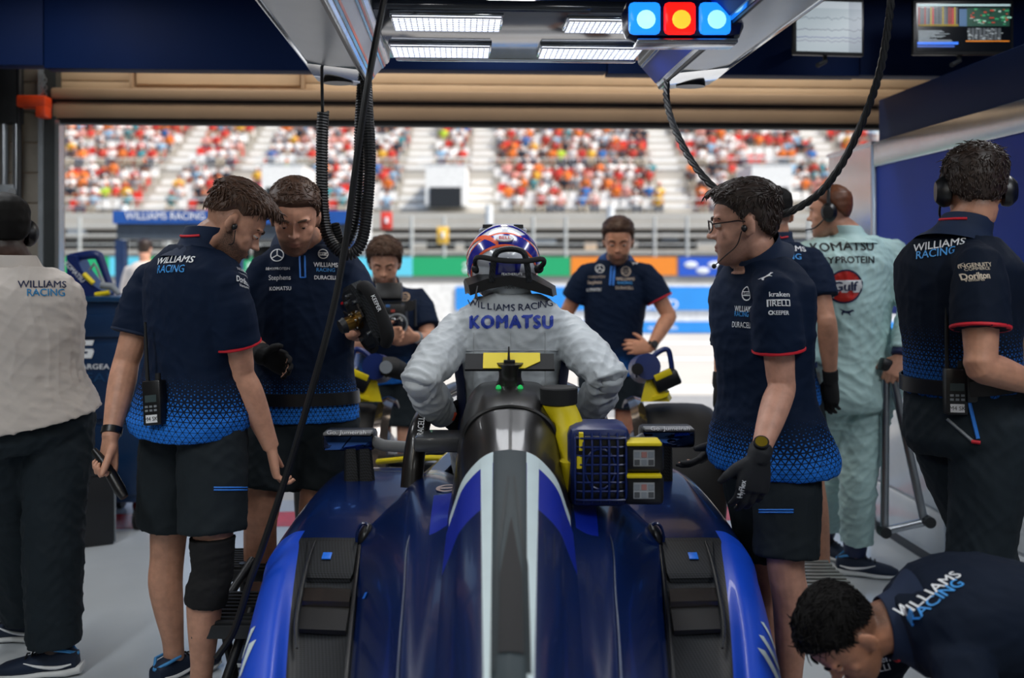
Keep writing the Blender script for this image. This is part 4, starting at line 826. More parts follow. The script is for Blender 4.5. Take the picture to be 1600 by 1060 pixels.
# ---------------------------------------------------------------- people
def skin_mat(name, color, hair, lipc='#8a4a42'):
    def fn(q, b, base):
        for a, c, st in (('buzz', hair, .85), ('stub', hair, .92), ('lip', lipc, .6)):
            at = q.n('ShaderNodeAttribute'); at.attribute_name = a
            nz = q.noise(q.coord(), 420, 2)
            f = q.math('MULTIPLY', at.outputs['Fac'], q.ramp(nz, .2, .65, st*.6, st) if a != 'lip' else st)
            base = q.mix(f, base, lin(c))
        b.inputs['Subsurface Weight'].default_value = .06; b.inputs['Subsurface Radius'].default_value = (.012, .005, .003)
        return base
    return mat(name, color, rough=.52, var=.10, vscale=30, bump=.05, bscale=260, fn=fn)
def polo_fn(strength, top):
    def fn(q, b, base):
        at = q.n('ShaderNodeAttribute'); at.attribute_name = 'puv'; x, y, z = q.sep(at.outputs['Vector'])
        k = 1/.0155; ds = []
        for a in (90, 30, 150):
            c, s = math.cos(math.radians(a))*k, math.sin(math.radians(a))*k
            fr = q.math('FRACT', q.math('ADD', q.math('MULTIPLY', x, c), q.math('MULTIPLY', y, s)))
            ds.append(q.math('MULTIPLY', q.math('ABSOLUTE', q.math('SUBTRACT', fr, .5)), 2))
        m = q.math('MAXIMUM', q.math('MAXIMUM', ds[0], ds[1]), ds[2])
        T = q.ramp(y, .0, top, .90, .30); f = q.math('LESS_THAN', m, T)
        at2 = q.n('ShaderNodeAttribute'); at2.attribute_name = 'tor'
        f = q.math('MULTIPLY', q.math('MULTIPLY', f, at2.outputs['Fac']), q.ramp(y, .02, top*1.1, strength, strength*.25))
        return q.mix(f, base, lin('#2378dc'))
    return fn
M_polo = mat('polo_fabric', '#081a33', .8, var=.06, bump=.06, bscale=500, spec=.2, fn=polo_fn(1.0, .24))
M_polo_faint = mat('polo_fabric_faint', '#071426', .8, var=.06, bump=.06, bscale=500, spec=.2, fn=polo_fn(.55, .3))
M_short = mat('short_fabric', '#1c2429', .8, var=.08, bump=.08, bscale=420, spec=.25)
M_trou = mat('trouser_fabric', '#1a242b', .8, var=.08, bump=.08, bscale=420, spec=.25)
M_wsh = mat('white_cotton', '#c9c1ba', .75, var=.04, bump=.04, bscale=420)
M_suit = mat('race_suit_white', '#bfc5c9', .62, var=.05, bump=.06, bscale=300)
M_suitn = mat('race_suit_navy', '#10204c', .6)
def gulf_fn(q, b, base):
    return q.mix(q.ramp(q.noise(q.coord(), 3.2, 2), .42, .6, .0, .55), base, lin('#d8e0d2'))
M_gulf = mat('race_suit_pale_blue', '#b2d2d0', .55, var=.08, vscale=5, bump=.06, bscale=300)
HZ_T = np.array([-.118, -.112, -.098, -.08, -.055, -.03, -.005, .025, .055, .08, .1, .112, .118])
H_F = np.array([.070, .082, .089, .088, .089, .088, .085, .092, .088, .074, .05, .026, .004])
H_B = np.array([.035, .018, -.004, -.026, -.05, -.075, -.09, -.099, -.099, -.09, -.072, -.05, -.028])
H_W = np.array([.018, .032, .045, .054, .062, .068, .072, .0755, .075, .068, .05, .03, .008])
def hp(z, a, e=2.25):
    f, bk, hw = np.interp(z, HZ_T, H_F), np.interp(z, HZ_T, H_B), np.interp(z, HZ_T, H_W)
    c, s = math.cos(a), math.sin(a)
    return hw*math.copysign(abs(c)**(2/e), c), (f+bk)/2+(f-bk)/2*math.copysign(abs(s)**(2/e), s)
class Head:
    def __init__(s, c, f, tilt=0, k=1.0, roll=0):
        s.c = V(c); f = V(f).normalized(); r = f.cross(V((0, 0, 1))).normalized(); s.r = r
        R = Matrix.Rotation(-math.radians(tilt), 3, r); s.f = R@f; s.u = s.r.cross(s.f)
        if roll:
            R = Matrix.Rotation(math.radians(roll), 3, s.f); s.r = R@s.r; s.u = R@s.u
        s.k = k
    def __call__(s, x, y, z): return s.c+(s.r*x+s.f*y+s.u*z)*s.k
    def R(s): return Matrix((s.r, s.f, s.u)).transposed()
    def skull(s, mb):
        k = s.k; zs = np.linspace(-.118, .118, 26)
        mb.loft([[s(*hp(z, 2*math.pi*i/28), z) for i in range(28)] for z in zs])
        mb.loft([[s(x*.0075+0, .078, .022) for x in (-1, 1)]+[s(0, .098, .022)], [s(-.009, .08, .0), s(.009, .08, .0), s(0, .104, .0)], [s(-.014, .08, -.022), s(.014, .08, -.022), s(0, .117, -.02)], [s(-.016, .08, -.032), s(.016, .08, -.032), s(0, .112, -.034)]])
        mb.ell(s(0, .108, -.025), (.0085*k, .010*k, .0085*k), 10, 7, s.R())
        for sg in (-1, 1):
            mb.ell(s(sg*.012, .096, -.029), (.0075*k, .009*k, .006*k), 10, 7, s.R())
            mb.ell(s(sg*.034, .080, .028), (.024*k, .013*k, .008*k), 10, 7, s.R())       # brow
            mb.ell(s(sg*.043, .054, -.022), (.02*k, .019*k, .022*k), 10, 7, s.R())       # cheek
            Re = s.R()@Matrix.Rotation(sg*.30, 3, 'Z')@Matrix.Rotation(-.12, 3, 'X')
            mb.ell(s(sg*.081, -.014, -.004), (.0065*k, .018*k, .030*k), 12, 9, Re)
            mb.ell(s(sg*.076, -.004, -.026), (.008*k, .010*k, .014*k), 8, 7, Re)
        mb.ell(s(0, .088, -.0575), (.021*k, .009*k, .0055*k), 12, 7, s.R())
        mb.ell(s(0, .087, -.068), (.018*k, .010*k, .006*k), 12, 7, s.R())
        mb.ell(s(0, .078, -.100), (.024*k, .014*k, .014*k), 12, 7, s.R())
    def local(s, pts):
        d = (pts-np.array(s.c))/s.k; return d@np.array(s.r), d@np.array(s.f), d@np.array(s.u)
LOWY = [-.11, -.07, -.045, -.02, .005, .03, .05, .07, .1]
def hair(h, m, parent, org, top=.026, side=.010, low=(-.062, -.055, -.03, .028, -.01, .035, .058, .070, .074), streak=.004, tufts=60, tl=.035, seed=1, fringe=0.0, tdir=(0, .5, .4), front=.0, name='hair'):
    rg = random.Random(seed); mb = MB(); N, Mz = 64, 34; rings = []
    for j in range(Mz):
        z = -.085+(.1175+.085)*((j/(Mz-1))**.85); ring = []
        for i in range(N):
            a = 2*math.pi*i/N; x, y = hp(z, a); L = float(np.interp(y, LOWY, low)); mk = sstep(z, L, L+.018)
            th = side+(top-side)*sstep(z, .03, .088)+front*sstep(y, .03, .08)*sstep(z, .05, .08)
            d = V((x, y+.01, z-.0)).normalized()
            q = V((x*90, y*22, z*40)); nz = noise.noise(q+V((seed, 0, 0)))+.6*noise.noise(V((x*45+9, y*45, z*45+seed)))
            t = -.009+(th+.009+streak*nz*min(1, th/.012))*mk
            ring.append(h(x+d.x*t, y+d.y*t, z+d.z*t))
        rings.append(ring)
    mb.loft(rings)
    mb.lock = len(mb.f)
    for _ in range(tufts*6):
        for _try in range(30):
            z = rg.uniform(-.06, .1165); a = rg.uniform(0, 2*math.pi)
            if fringe and rg.random() < fringe: z = rg.uniform(.055, .1); a = math.pi/2+rg.uniform(-1.1, 1.1)
            x, y = hp(z, a)
            if z > float(np.interp(y, LOWY, low))+.012: break
        d = V((x, y+.01, z)).normalized(); tp = sstep(z, .03, .088); th = side+(top-side)*tp+front*sstep(y, .03, .08)*sstep(z, .05, .08)
        p0 = V((x, y, z))+d*(th+.0005); fl = V(tdir)*tp+V((0, -.15, -1))*(1-tp)+V((rg.uniform(-.5, .5), rg.uniform(-.35, .35), rg.uniform(-.25, .25))); fl = (fl-d*fl.dot(d)*.85).normalized()
        l = (tl+.01)*rg.uniform(.6, 1.2)*(.45+.55*tp); cu = V((rg.uniform(-.5, .5)*tp, 0, 0))-d*.6
        q0 = p0-fl*l*.4; pts = [q0-d*.005, p0+d*.001, p0+fl*l*.45+cu*l*.06, p0+fl*l*.75+cu*l*.28]
        r = rg.uniform(.0012, .0023)*(1+.5*(tl > .03)*tp)
        mb.tube([h(*q) for q in pts], [r*.6*h.k, r*h.k, r*.8*h.k, .0006], 5)
    return mb.build(name, m, parent, angle=None)
def seg_pts(a, b, fr): return a+(b-a)*fr
def hand(mb, w, d, s, curl=(18, 25, 18), thumb=(.55, .7, .25), k=1.0, fat=1.0, spread=.06, flat=1.0):
    """w wrist, d finger direction, s thumb side; palm faces s x d or its opposite through the sign of curl"""
    w = V(w); d = V(d).normalized(); s = V(s); s = (s-d*s.dot(d)).normalized(); n = d.cross(s)
    if curl[0] < 0: n = -n; curl = tuple(abs(c) for c in curl)
    rings = []
    for t, hw, ht in ((-.012, .024, .018), (.012, .029, .0175), (.045, .038, .0155), (.078, .0425, .0135), (.098, .041, .011)):
        rings.append([w+(d*t+s*(hw*fat*math.copysign(abs(math.cos(a))**.7, math.cos(a)))+n*(ht*fat*math.copysign(abs(math.sin(a))**.8, math.sin(a))))*k for a in [2*math.pi*i/14 for i in range(14)]])
    mb.loft(rings)
    for i, (o, L, st) in enumerate(((.0325, .071, .090), (.0108, .079, .096), (-.0108, .073, .093), (-.0325, .058, .084))):
        p = w+(d*(st-.02)+s*o)*k; dd = (d+s*(spread*(1.5-i)/1.5)).normalized(); pts = [p, w+(d*st+s*o)*k]; cu = 0
        for fr, c in zip((.46, .3, .24), curl):
            cu += math.radians(c*(1+.06*i)); dv = dd*math.cos(cu)+n*math.sin(cu); pts.append(pts[-1]+dv*L*fr*k)
        r = (.0092 if i < 3 else .008)*fat*k
        mb.tube(pts, [r, r, r*.93, r*.86, r*.6], 9)
    t = thumb; td = (d*t[0]+s*t[1]+n*t[2]).normalized(); p = w+(d*.02+s*.018)*k
    p1 = p+td*.045*k; t2 = (td+d*.5+n*.15).normalized(); p2 = p1+t2*.034*k; t3 = (t2+d*.25+n*.2).normalized()
    mb.tube([p, p1, p2, p2+t3*.026*k], [.016*fat*k, .0125*fat*k, .0105*fat*k, .0065*fat*k], 10)
TORSO = [(-.17, .150, .105, -.012), (-.08, .170, .125, -.014), (.04, .168, .120, -.006), (.2, .158, .112, .004), (.38, .156, .110, .006), (.56, .168, .118, .006), (.72, .182, .120, .0), (.84, .180, .108, -.008), (.93, .135, .085, -.012), (1.0, .085, .068, -.008), (1.06, .062, .06, .0)]
class Person:
    def __init__(s, label, root, neck, pelvis, right, build=1.0, bow=(0, 0, 0), hip_right=None, group=None, depth=1.0):
        s.e = empty('person', (root[0], root[1], root[2] if len(root) > 2 else 0), label, 'person', group); s.org = V(s.e.location)
        s.N, s.C = V(neck), V(pelvis); s.rs = V(right).normalized(); s.rh = V(hip_right or right).normalized(); s.b = build; s.bow = V(bow); s.dp = depth
        s.body = MB()
    def sect(s, t, hw, hd, fo, off=0.0, n=26, ex=2.35):
        u0 = (s.N-s.C); tt = max(0, min(1, t)); c = s.C+u0*t+s.bow*4*tt*(1-tt); u = (u0+s.bow*4*(1-2*tt)).normalized()
        r = (s.rh*(1-tt)+s.rs*tt); r = (r-u*r.dot(u)).normalized(); f = u.cross(r); hw = hw*s.b+off; hd = hd*s.b*s.dp+off
        out = []
        for i in range(n):
            a = 2*math.pi*i/n; ca, sa = math.cos(a), math.sin(a)
            out.append(c+f*fo*s.b+r*hw*math.copysign(abs(ca)**(2/ex), ca)+f*hd*math.copysign(abs(sa)**(2/ex), sa))
        return out
    def torso(s, mb, off=0.0, t0=-.2, t1=1.1, scale=1.0, flare=0.0):
        rows = []
        ts = [x[0] for x in TORSO]; tl = sorted(set([t for t in np.linspace(max(t0, -.17), min(t1, 1.06), 16)]+[]))
        for t in tl:
            hw, hd, fo = (float(np.interp(t, ts, [x[i] for x in TORSO])) for i in (1, 2, 3))
            fl = flare*max(0, (.25-t)/.4); rows.append(s.sect(t, hw*scale, hd*scale, fo, off+fl))
        mb.loft(rows)
    def front(s): return (s.N-s.C).normalized().cross(s.rs)
    def arms(s, L, R):
        """each: dict(S, E, W, d, s, curl, ...)"""
        s.A = {'L': L, 'R': R}
        for k, a in s.A.items():
            for q in ('S', 'E', 'W'): a[q] = V(a[q])
    def legs(s, L, R): s.G = {'L': L, 'R': R}; [a.update({q: V(a[q]) for q in 'HKA'}) for a in s.G.values()]
    def arm_loft(s, mb, a, off=0.0, upto=1.0, k=1.0, cut=None, flare=0.0):
        b = s.b; ud = (s.N-s.C).normalized(); S_, E, W = a['S']-ud*.010, a['E'], a['W']; inn = s.N*.45+S_*.55-ud*.03
        pts = [inn, S_, seg_pts(S_, E, .28), seg_pts(S_, E, .6), seg_pts(S_, E, .88), E+(E-(S_+W)/2).normalized()*.004, seg_pts(E, W, .22), seg_pts(E, W, .5), seg_pts(E, W, .8), W]
        rs = [.056, .060, .055, .049, .043, .042, .0445, .040, .031, .0265]
        rs = [r*b*k+off for r in rs]
        if cut is None: rs[1] *= .80; rs[2] *= .9; rs[3] *= .97; rs[0] *= .7
        if cut is not None:   # sleeve: length in upper-arm fractions (1..2 = forearm)
            out, orr = [pts[0], S_], [rs[0]*.9, rs[1]*.88]
            for f in (.25, .5, .75, .9, 1.0):
                t = f*cut; pt = seg_pts(S_, E, t) if t <= 1 else seg_pts(E, W, t-1)
                out.append(pt); orr.append(float(np.interp(t, [0, .28, .6, 1.0, 1.25, 1.6, 2.0], [.058, .058, .052, .044, .046, .038, .029]))*b*k+off+flare*f)
            mb.tube(out, orr, 18); return out[-1], (out[-1]-out[-2]).normalized(), orr[-1]
        mb.tube(pts, rs, 16, smooth=3)
    def leg_loft(s, mb, g, off=0.0, k=1.0, cut=None, flare=0.0):
        b = s.b; H, K, A = g['H'], g['K'], g['A']; bd = (K-(H+A)/2); bd = bd.normalized() if bd.length > .01 else V((0, 0, 0))
        back = g.get('back', -s.front())
        pts = [H+(H-K)*.12, H, seg_pts(H, K, .3), seg_pts(H, K, .65), K+bd*.004, seg_pts(K, A, .25)+back*.016, seg_pts(K, A, .5)+back*.010, seg_pts(K, A, .8), A]
        rs = [.07, .088, .084, .068, .056, .056, .049, .036, .034]
        if cut is None:
            mb.tube(pts, [r*b*k+off for r in rs], 18, smooth=3); return
        out, orr = [pts[0], H], [.075*b+off*.5, .09*b+off]
        for f in (.2, .4, .6, .8, .9, 1.0):
            t = f*cut; pt = seg_pts(H, K, t) if t <= 1 else seg_pts(K, A, t-1)+back*.012
            out.append(pt); orr.append(float(np.interp(t, [0, .3, .65, 1.0, 1.25, 1.6, 2.0], [.09, .088, .072, .060, .060, .05, .04]))*b*k+off+flare*f)
        mb.tube(out, orr, 20); return out[-1], (out[-1]-out[-2]).normalized(), orr[-1]
    def finish_body(s, skin, head, vox=.0048, beard=0.0, buzz=0.0, neck=True, blow=(-.02,)):
        mb = s.body; s.h = head; s.torso(mb, scale=.8, t1=.95)
        if head is not None:
            head.skull(mb); ud = (s.N-s.C).normalized(); nb = s.N-ud*.05; hb = head(0, -.026, -.055); mid = (s.N+hb)/2-head.f*.003
            mb.tube([nb, s.N, mid, hb, head(0, -.012, .01)], [.085*s.b, .068*s.b, .059*s.b, .056*s.b, .04], 18, smooth=3)
        for k, a in s.A.items():
            s.arm_loft(mb, a)
            hand(mb, a['W'], a.get('d', a['W']-a['E']), a['s'], a.get('curl', (18, 25, 18)), a.get('thumb', (.55, .7, .25)), k=a.get('k', 1.0))
        for k, g in s.G.items():
            s.leg_loft(mb, g); t = V(g['toe']).normalized()
            mb.tube([g['A']+V((0, 0, .02)), g['A']-V((0, 0, .03)), g['A']+t*.06-V((0, 0, .045)), g['A']+t*.13-V((0, 0, .055))], [.034, .036, .034, .02], 12)
        me = remesh(mb, vox, 2, s.org); c = vco(me)+np.array(s.org)
        n = len(c); st = np.zeros(n); bz = np.zeros(n); lp = np.zeros(n)
        if head is not None:
            x, y, z = head.local(c); nn = vno(me); d = np.zeros(n)
            for sg in (-1, 1): d += .0085*np.exp(-(((x-sg*.032)/.017)**2+((y-.09)/.03)**2+((z-.006)/.0115)**2))
            d += .004*np.exp(-((x/.02)**2+((y-.09)/.02)**2+((z+.0635)/.0022)**2))
            vset(me, vco(me)-nn*d[:, None]*head.k)
            ss = lambda v, a, b: np.clip((v-a)/(b-a), 0, 1)**2*(3-2*np.clip((v-a)/(b-a), 0, 1))
            near = (np.abs(z) < .15)*(np.abs(x) < .1)*(np.abs(y) < .13)
            lim = np.interp(y, [-.03, -.01, .02, .06, .085, .12], [.02, .01, -.035, -.05, -.046, -.046])
            st = beard*near*(1-ss(z, lim-.012, lim+.006))*ss(y, -.03, .0)*(z > -.135)*(1-.85*np.exp(-((x/.022)**2+((z+.063)/.009)**2)))*(y > -.03)
            st *= 1-np.exp(-((x/.016)**2+((z+.03)/.014)**2+((y-.115)/.02)**2))
            bl = np.interp(y, [-.11, -.07, -.03, .0, .03, .06], [-.075, -.07, -.04, .0, .03, .075])
            bz = buzz*near*ss(z, bl-.004, bl+.03)*(np.abs(x) < .0785)
            lp = near*np.exp(-((x/.021)**2+((z+.0625)/.009)**2))*(y > .07)
        attr(me, 'stub', st); attr(me, 'buzz', bz); attr(me, 'lip', lp)
        s.bo = link('body', me, skin, s.e)
    def eyes(s, hairm, skin, down=.5):
        h = s.h
        for sg in (-1, 1):
            mb = MB(); k = h.k; mb.ell(h(sg*.032, .0765, .006), (.0125*k,)*3, 14, 9, h.R()); e = mb.build('eye', M_eye, s.e)
            mb = MB(); mb.ell(h(sg*.032, .0845, .006-.005*down), (.0062*k, .0052*k, .0062*k), 10, 7, h.R()); mb.build('iris', M_iris, e)
            for e0, e1 in ((26-40*down, 88), (-88, -30)):
                mb = MB(); rl = .0138
                mb.loft([[h(sg*.032+rl*math.cos(e)*math.cos(q), .0765+rl*math.cos(e)*math.sin(q), .006+rl*math.sin(e)) for q in [2*math.pi*i/16 for i in range(16)]] for e in [math.radians(e0+(e1-e0)*i/7) for i in range(8)]]); mb.build('eyelid', skin, s.e)
            mb = MB(); mb.tube([h(sg*.014, .0955, .024), h(sg*.03, .0935, .030), h(sg*.046, .083, .029), h(sg*.056, .070, .022)], [.003*k, .0042*k, .0038*k, .0015*k], 7, smooth=3); mb.build('eyebrow', hairm, s.e)
    def garment(s, name, mb, m, vox=.0075, sm=3, wr=.004, seed=0, fq=1.0, hem=None, folds=0):
        me = remesh(mb, vox, sm, s.org)
        c = vco(me)+np.array(s.org)
        u = np.array((s.N-s.C).normalized()); r = np.array(s.rs); f = np.array(s.front()); d = c-np.array(s.C)
        a = np.arctan2(d@f, d@r); v = d@u
        attr(me, 'puv', np.stack([a*.165, v-(hem if hem is not None else v.min()), a*0], 1), 'FLOAT_VECTOR')
        tor = np.ones(len(c)); lat = np.abs(d@r)
        if hasattr(s, 'A'):
            for q in s.A.values():
                S0, E0 = np.array(q['S']), np.array(q['E']); ax = (E0-S0)/np.linalg.norm(E0-S0); dd = c-S0; t = dd@ax
                rad = np.linalg.norm(dd-np.outer(t, ax), axis=1); tor *= 1-((rad < .085)*(t > .06)*(t < .27))
        attr(me, 'tor', tor)
        if folds and hasattr(s, 'A'):
            n = vno(me); f = np.zeros(len(c))
            for q in s.A.values():
                for i, (A0, B0) in enumerate(((q['S'], q['E']), (q['E'], q['W']))):
                    A0, B0 = np.array(A0), np.array(B0); L = np.linalg.norm(B0-A0); ax = (B0-A0)/L; dd = c-A0; t = dd@ax; rv = dd-np.outer(t, ax); rad = np.linalg.norm(rv, axis=1)
                    w = np.clip(1.2-rad/.085, 0, 1)*(t > -.02)*(t < L+.02); el = np.exp(-((t-(L if i == 0 else 0))/.11)**2)+.55*(i == 1)
                    ph = rv@np.array([37., 21, 33])+1.4*np.sin(c@np.array([23., 31, -17])+seed); f += w*el*((1-np.abs(np.sin(t*62+ph)))**1.5-.4)
            vset(me, c-np.array(s.org)+n*(folds*f)[:, None])
        if wr: wrinkle(me, wr, seed, fq)
        return link(name, me, m, s.e)
    def shirt(s, m, sleeve=.62, off=.015, hem=-.14, wr=.004, seed=0, voxel=.0075, flare=.02, sflare=.014, name='polo_shirt', folds=0):
        mb = MB(); s.torso(mb, off, hem, .99, flare=flare); s.cuffs = []
        for k in 'LR': s.cuffs.append(s.arm_loft(mb, s.A[k], off*.95, cut=sleeve, flare=sflare))
        s.sh = s.garment(name, mb, m, voxel, 7, wr, seed, hem=hem*(s.N-s.C).length, folds=folds); return s.sh
    def cuff_trim(s, i, m=M_red, w=.007, name='cuff_trim'):
        c, d, r = s.cuffs[i]; mb = MB(); mb.tube([c-d*(w+.004), c-d*(w+.003), c-d*.004, c-d*.001, c-d*.002], [r-.004, r+.001, r+.001, r-.002, r-.01], 28, cap=False); return mb.build(name, m, s.sh)
    def collar(s, m=M_collar, h=.042, r=.070, tilt=.34, trim=None, gap=0.0, parent=None):
        mb = MB(); u = (s.N-s.C).normalized(); f = s.front(); n = 32; rg = []
        hb = s.h(0, -.028, -.085) if s.h else s.N+u*.1; ax = ((hb-s.N).normalized()*.6+u*.6).normalized(); rr = s.rs
        ff = ax.cross(rr).normalized()
        for (hh, ra) in ((-.05, r*1.8), (-.03, r*1.55), (-.008, r*1.28), (.012, r*1.14), (h, r*1.06), (h+.004, r*1.03), (h, r*.99), (0, r*1.0)):
            rg.append([s.N+ax*(hh-(tilt*ra*math.sin(a)))+(rr*math.cos(a)+ff*math.sin(a)*1.02)*ra*s.b for a in [2*math.pi*i/n for i in range(n)]])
        mb.loft(rg, cap=False); o = mb.build('collar', m, parent or s.sh, angle=None)
        if trim:
            mb = MB(); pts = [s.N+ax*(h*.55+tilt*r*.9)+(rr*math.cos(a)+ff*math.sin(a)*1.02)*(r*1.115)*s.b for a in [math.radians(x) for x in range(-125, -54, 7)]]
            mb.tube(pts, .0042, 8); mb.build('collar_trim', trim, parent or s.sh)
        return o
    def bottoms(s, m, cut=.8, off=.013, flare=.02, wr=.005, seed=5, name='shorts', top=.03, vox=.008, fq=.8):
        mb = MB(); s.torso(mb, off*.6, -.17, top)
        s.hems = []
        for k in 'LR': s.hems.append(s.leg_loft(mb, s.G[k], off, cut=cut, flare=flare))
        s.bt = s.garment(name, mb, m, vox, 3, wr, seed, fq); return s.bt
    def belt(s, t=.09, m=None, hgt=.022, off=.014, name='belt'):
        ts = [x[0] for x in TORSO]; mb = MB(); rows = []
        L = (s.N-s.C).length
        for dt, o in ((-hgt/L, off), (-hgt/L, off+.006), (hgt/L, off+.006), (hgt/L, off)):
            hw, hd, fo = (float(np.interp(t+dt, ts, [x[i] for x in TORSO])) for i in (1, 2, 3)); rows.append(s.sect(t+dt, hw, hd, fo, o))
        mb.loft(rows, cap=False); return mb.build(name, m or M_black, s.e)
    def glove(s, k, m, wl=.05, vox=.0042):
        a = s.A[k]; mb = MB(); d0 = (a['W']-a['E']).normalized()
        hand(mb, a['W'], a.get('d', d0), a['s'], a.get('curl', (18, 25, 18)), a.get('thumb', (.55, .7, .25)), k=a.get('k', 1.0)*1.04, fat=1.2)
        mb.tube([a['W']-d0*wl, a['W'], a['W']+V(a.get('d', d0)).normalized()*.02], [.035*s.b, .034*s.b, .03], 14)
        return link('glove', remesh(mb, vox, 1, s.org), m, s.e)
    def shoes(s, m=None, sole=None, trim=None, L=.29):
        for k, g in s.G.items():
            t = V(g['toe']); t.z = 0; t.normalize(); A = g['A']; z0 = A.z-.085; r = t.cross(V((0, 0, 1))); up = V((0, 0, 1)); c = V((A.x, A.y, z0))
            def ring(y, hw, b0, b1, e=2.6, n=20):
                o = []
                for i in range(n):
                    a = 2*math.pi*i/n; ca, sa = math.cos(a), math.sin(a); o.append(c+t*y+r*hw*math.copysign(abs(ca)**(2/e), ca)+up*((b0+b1)/2+(b1-b0)/2*math.copysign(abs(sa)**(2/e), sa)))
                return o
            mb = MB(); mb.loft([ring(-.09, .012, .02, .05), ring(-.082, .032, .018, .085), ring(-.05, .039, .015, .10), ring(-.01, .041, .015, .105), ring(.03, .043, .015, .098), ring(.08, .047, .013, .075), ring(.13, .049, .013, .062), ring(.17, .043, .015, .052), ring(.195, .026, .02, .04)])
            sh = mb.build('shoe', m or M_shoe, s.e, angle=50)
            mb = MB(); mb.loft([ring(-.105, .014, .02, .05), ring(-.098, .034, .006, .042), ring(-.05, .044, .0, .034), ring(.03, .045, .004, .030), ring(.09, .052, .0, .026), ring(.15, .050, .003, .026), ring(.19, .034, .010, .028), ring(.205, .014, .018, .028)]); mb.build('sole', sole or M_sole, sh, angle=50)
            for sg in (-1, 1):
                mb = MB(); mb.tube([c+t*y+r*sg*hw+up*z for y, hw, z in ((-.07, .0385, .05), (-.02, .0425, .042), (.04, .0455, .05), (.09, .046, .065))], [.003, .0065, .005, .002], 6, smooth=3); mb.build('side_stripe', trim or M_white, sh)
                mb = MB(); mb.tube([c+t*-.085+up*.075, c+t*-.05+r*sg*.037+up*.098, c+t*.0+r*sg*.036+up*.104], [.006, .006, .005], 6); mb.build('heel_tab', M_shoeb, sh)
            for y in (.03, .05, .07, .09):
                mb = MB(); mb.tube([c+t*y+r*x+up*(.105-.30*(y-.02)-abs(x)*.35) for x in (-.026, 0, .026)], .0032, 6); mb.build('lace', M_rub, sh)
    def watch(s, k, m=None, fr=.86, name='wrist_watch', face=True, fdir=None, face_m=None):
        a = s.A[k]; p = seg_pts(a['E'], a['W'], fr); d = (a['W']-a['E']).normalized(); r = .0325*s.b
        mb = MB(); mb.tube([p-d*.012, p-d*.011, p+d*.011, p+d*.012], [r-.003, r, r, r-.003], 20); o = mb.build(name, m or M_black, s.e)
        if face:
            n = V(fdir or (0, -1, .2)); n = (n-d*n.dot(d)).normalized(); mb = MB(); mb.cyl(p+n*(r-.004), p+n*(r+.010), .0225, 20); f = mb.build('watch_case', M_black, o)
            mb = MB(); mb.cyl(p+n*(r+.010), p+n*(r+.0112), .018, 20); mb.build('watch_face', face_m or M_black, f)
    def earpiece(s, sg=1, cable=True, end=None, parent=None):
        h = s.h; mb = MB(); mb.ell(h(sg*.085, .004, -.012), (.008*h.k, .009*h.k, .011*h.k), 10, 7, h.R()); o = mb.build('earpiece', M_black, s.e)
        if cable:
            e = V(end) if end is not None else s.N+s.front()*.03+V((0, 0, .03)); a = h(sg*.088, .012, -.02); m1 = h(sg*.078, .030, -.06)
            mb = MB(); mb.tube([a, m1, (m1+e)/2+h.r*sg*.01, e], .0018, 6, smooth=6); mb.build('earpiece_cable', M_rub, s.e)
    def radio(s, c, n, up=(0, 0, 1), k=1.0, screen=True, tilt=0):
        c = V(c); n = V(n).normalized(); u = V(up); r = u.cross(n).normalized(); u = n.cross(r)
        if tilt: u, r = (u*math.cos(tilt)+r*math.sin(tilt)), (r*math.cos(tilt)-u*math.sin(tilt))
        R = Matrix((r, n, u)).transposed(); mb = MB(); mb.box(c, (.058*k, .036*k, .125*k), R=R, bev=.006); o = mb.build('radio', M_black, s.e)
        mb = MB(); a = c+u*.06*k-r*.02*k; mb.tube([a, a+u*.03*k, a+u*.17*k], [.0065*k, .0055*k, .0035*k], 10); mb.build('antenna', M_rub, o)
        mb = MB(); a = c+u*.06*k+r*.014*k; mb.cyl(a, a+u*.022*k, .008*k, 12); mb.build('knob', M_rub, o)
        if screen:
            mb = MB(); mb.box(c+n*.0185*k+u*.012*k, (.036*k, .002, .02*k), R=R); mb.build('screen', mat('radio_screen', '#3c4a4c', .3), o)
            mb = MB(); mb.box(c+n*.0185*k-u*.044*k, (.036*k, .002, .022*k), R=R); st = mb.build('sticker', M_white, o)
            flat_text('M4 SK', c+n*.0200*k-u*.044*k, .011*k, M_black, o, r, u, lift=.001)
            for i in range(3):
                for j in range(2):
                    mb = MB(); mb.box(c+n*.019*k+r*(i-1)*.014*k-u*(.010+.011*j)*k, (.009*k, .003, .006*k), R=R); mb.build('button', M_grey, o)
        return o
    def headset(s, band=True, m=None):
        h = s.h; m = m or M_black
        for sg in (-1, 1):
            mb = MB(); rings = []
            for d, rr in ((.070, .030), (.074, .036), (.09, .038), (.1, .034), (.112, .024)):
                rings.append([h(sg*d, -.008+rr*math.cos(a), -.004+rr*1.25*math.sin(a)) for a in [2*math.pi*i/20 for i in range(20)]])
            mb.loft(rings); mb.build('ear_cup', m, s.hs_parent)
        if band:
            mb = MB(); mb.tube([h(.092*math.cos(a), -.01, .01+.128*math.sin(a)) for a in [math.pi*i/14 for i in range(15)]], .0085, 8, flat=1.0); mb.build('headband', m, s.hs_parent)
        mb = MB(); mb.tube([h(-.095, .01, -.03), h(-.085, .06, -.07), h(-.03, .115, -.075)], .004, 6, smooth=4); mb.build('microphone_boom', m, s.hs_parent)
H_brown = mat('hair_brown', '#452c1c', .55, var=.25, vscale=60); H_dark = mat('hair_dark', '#2a1c14', .5, var=.25, vscale=60); H_ginger = mat('hair_ginger', '#5c3219', .5, var=.2, vscale=60); H_black = mat('hair_black', '#0b0908', .7, var=.2, vscale=60, spec=.2)
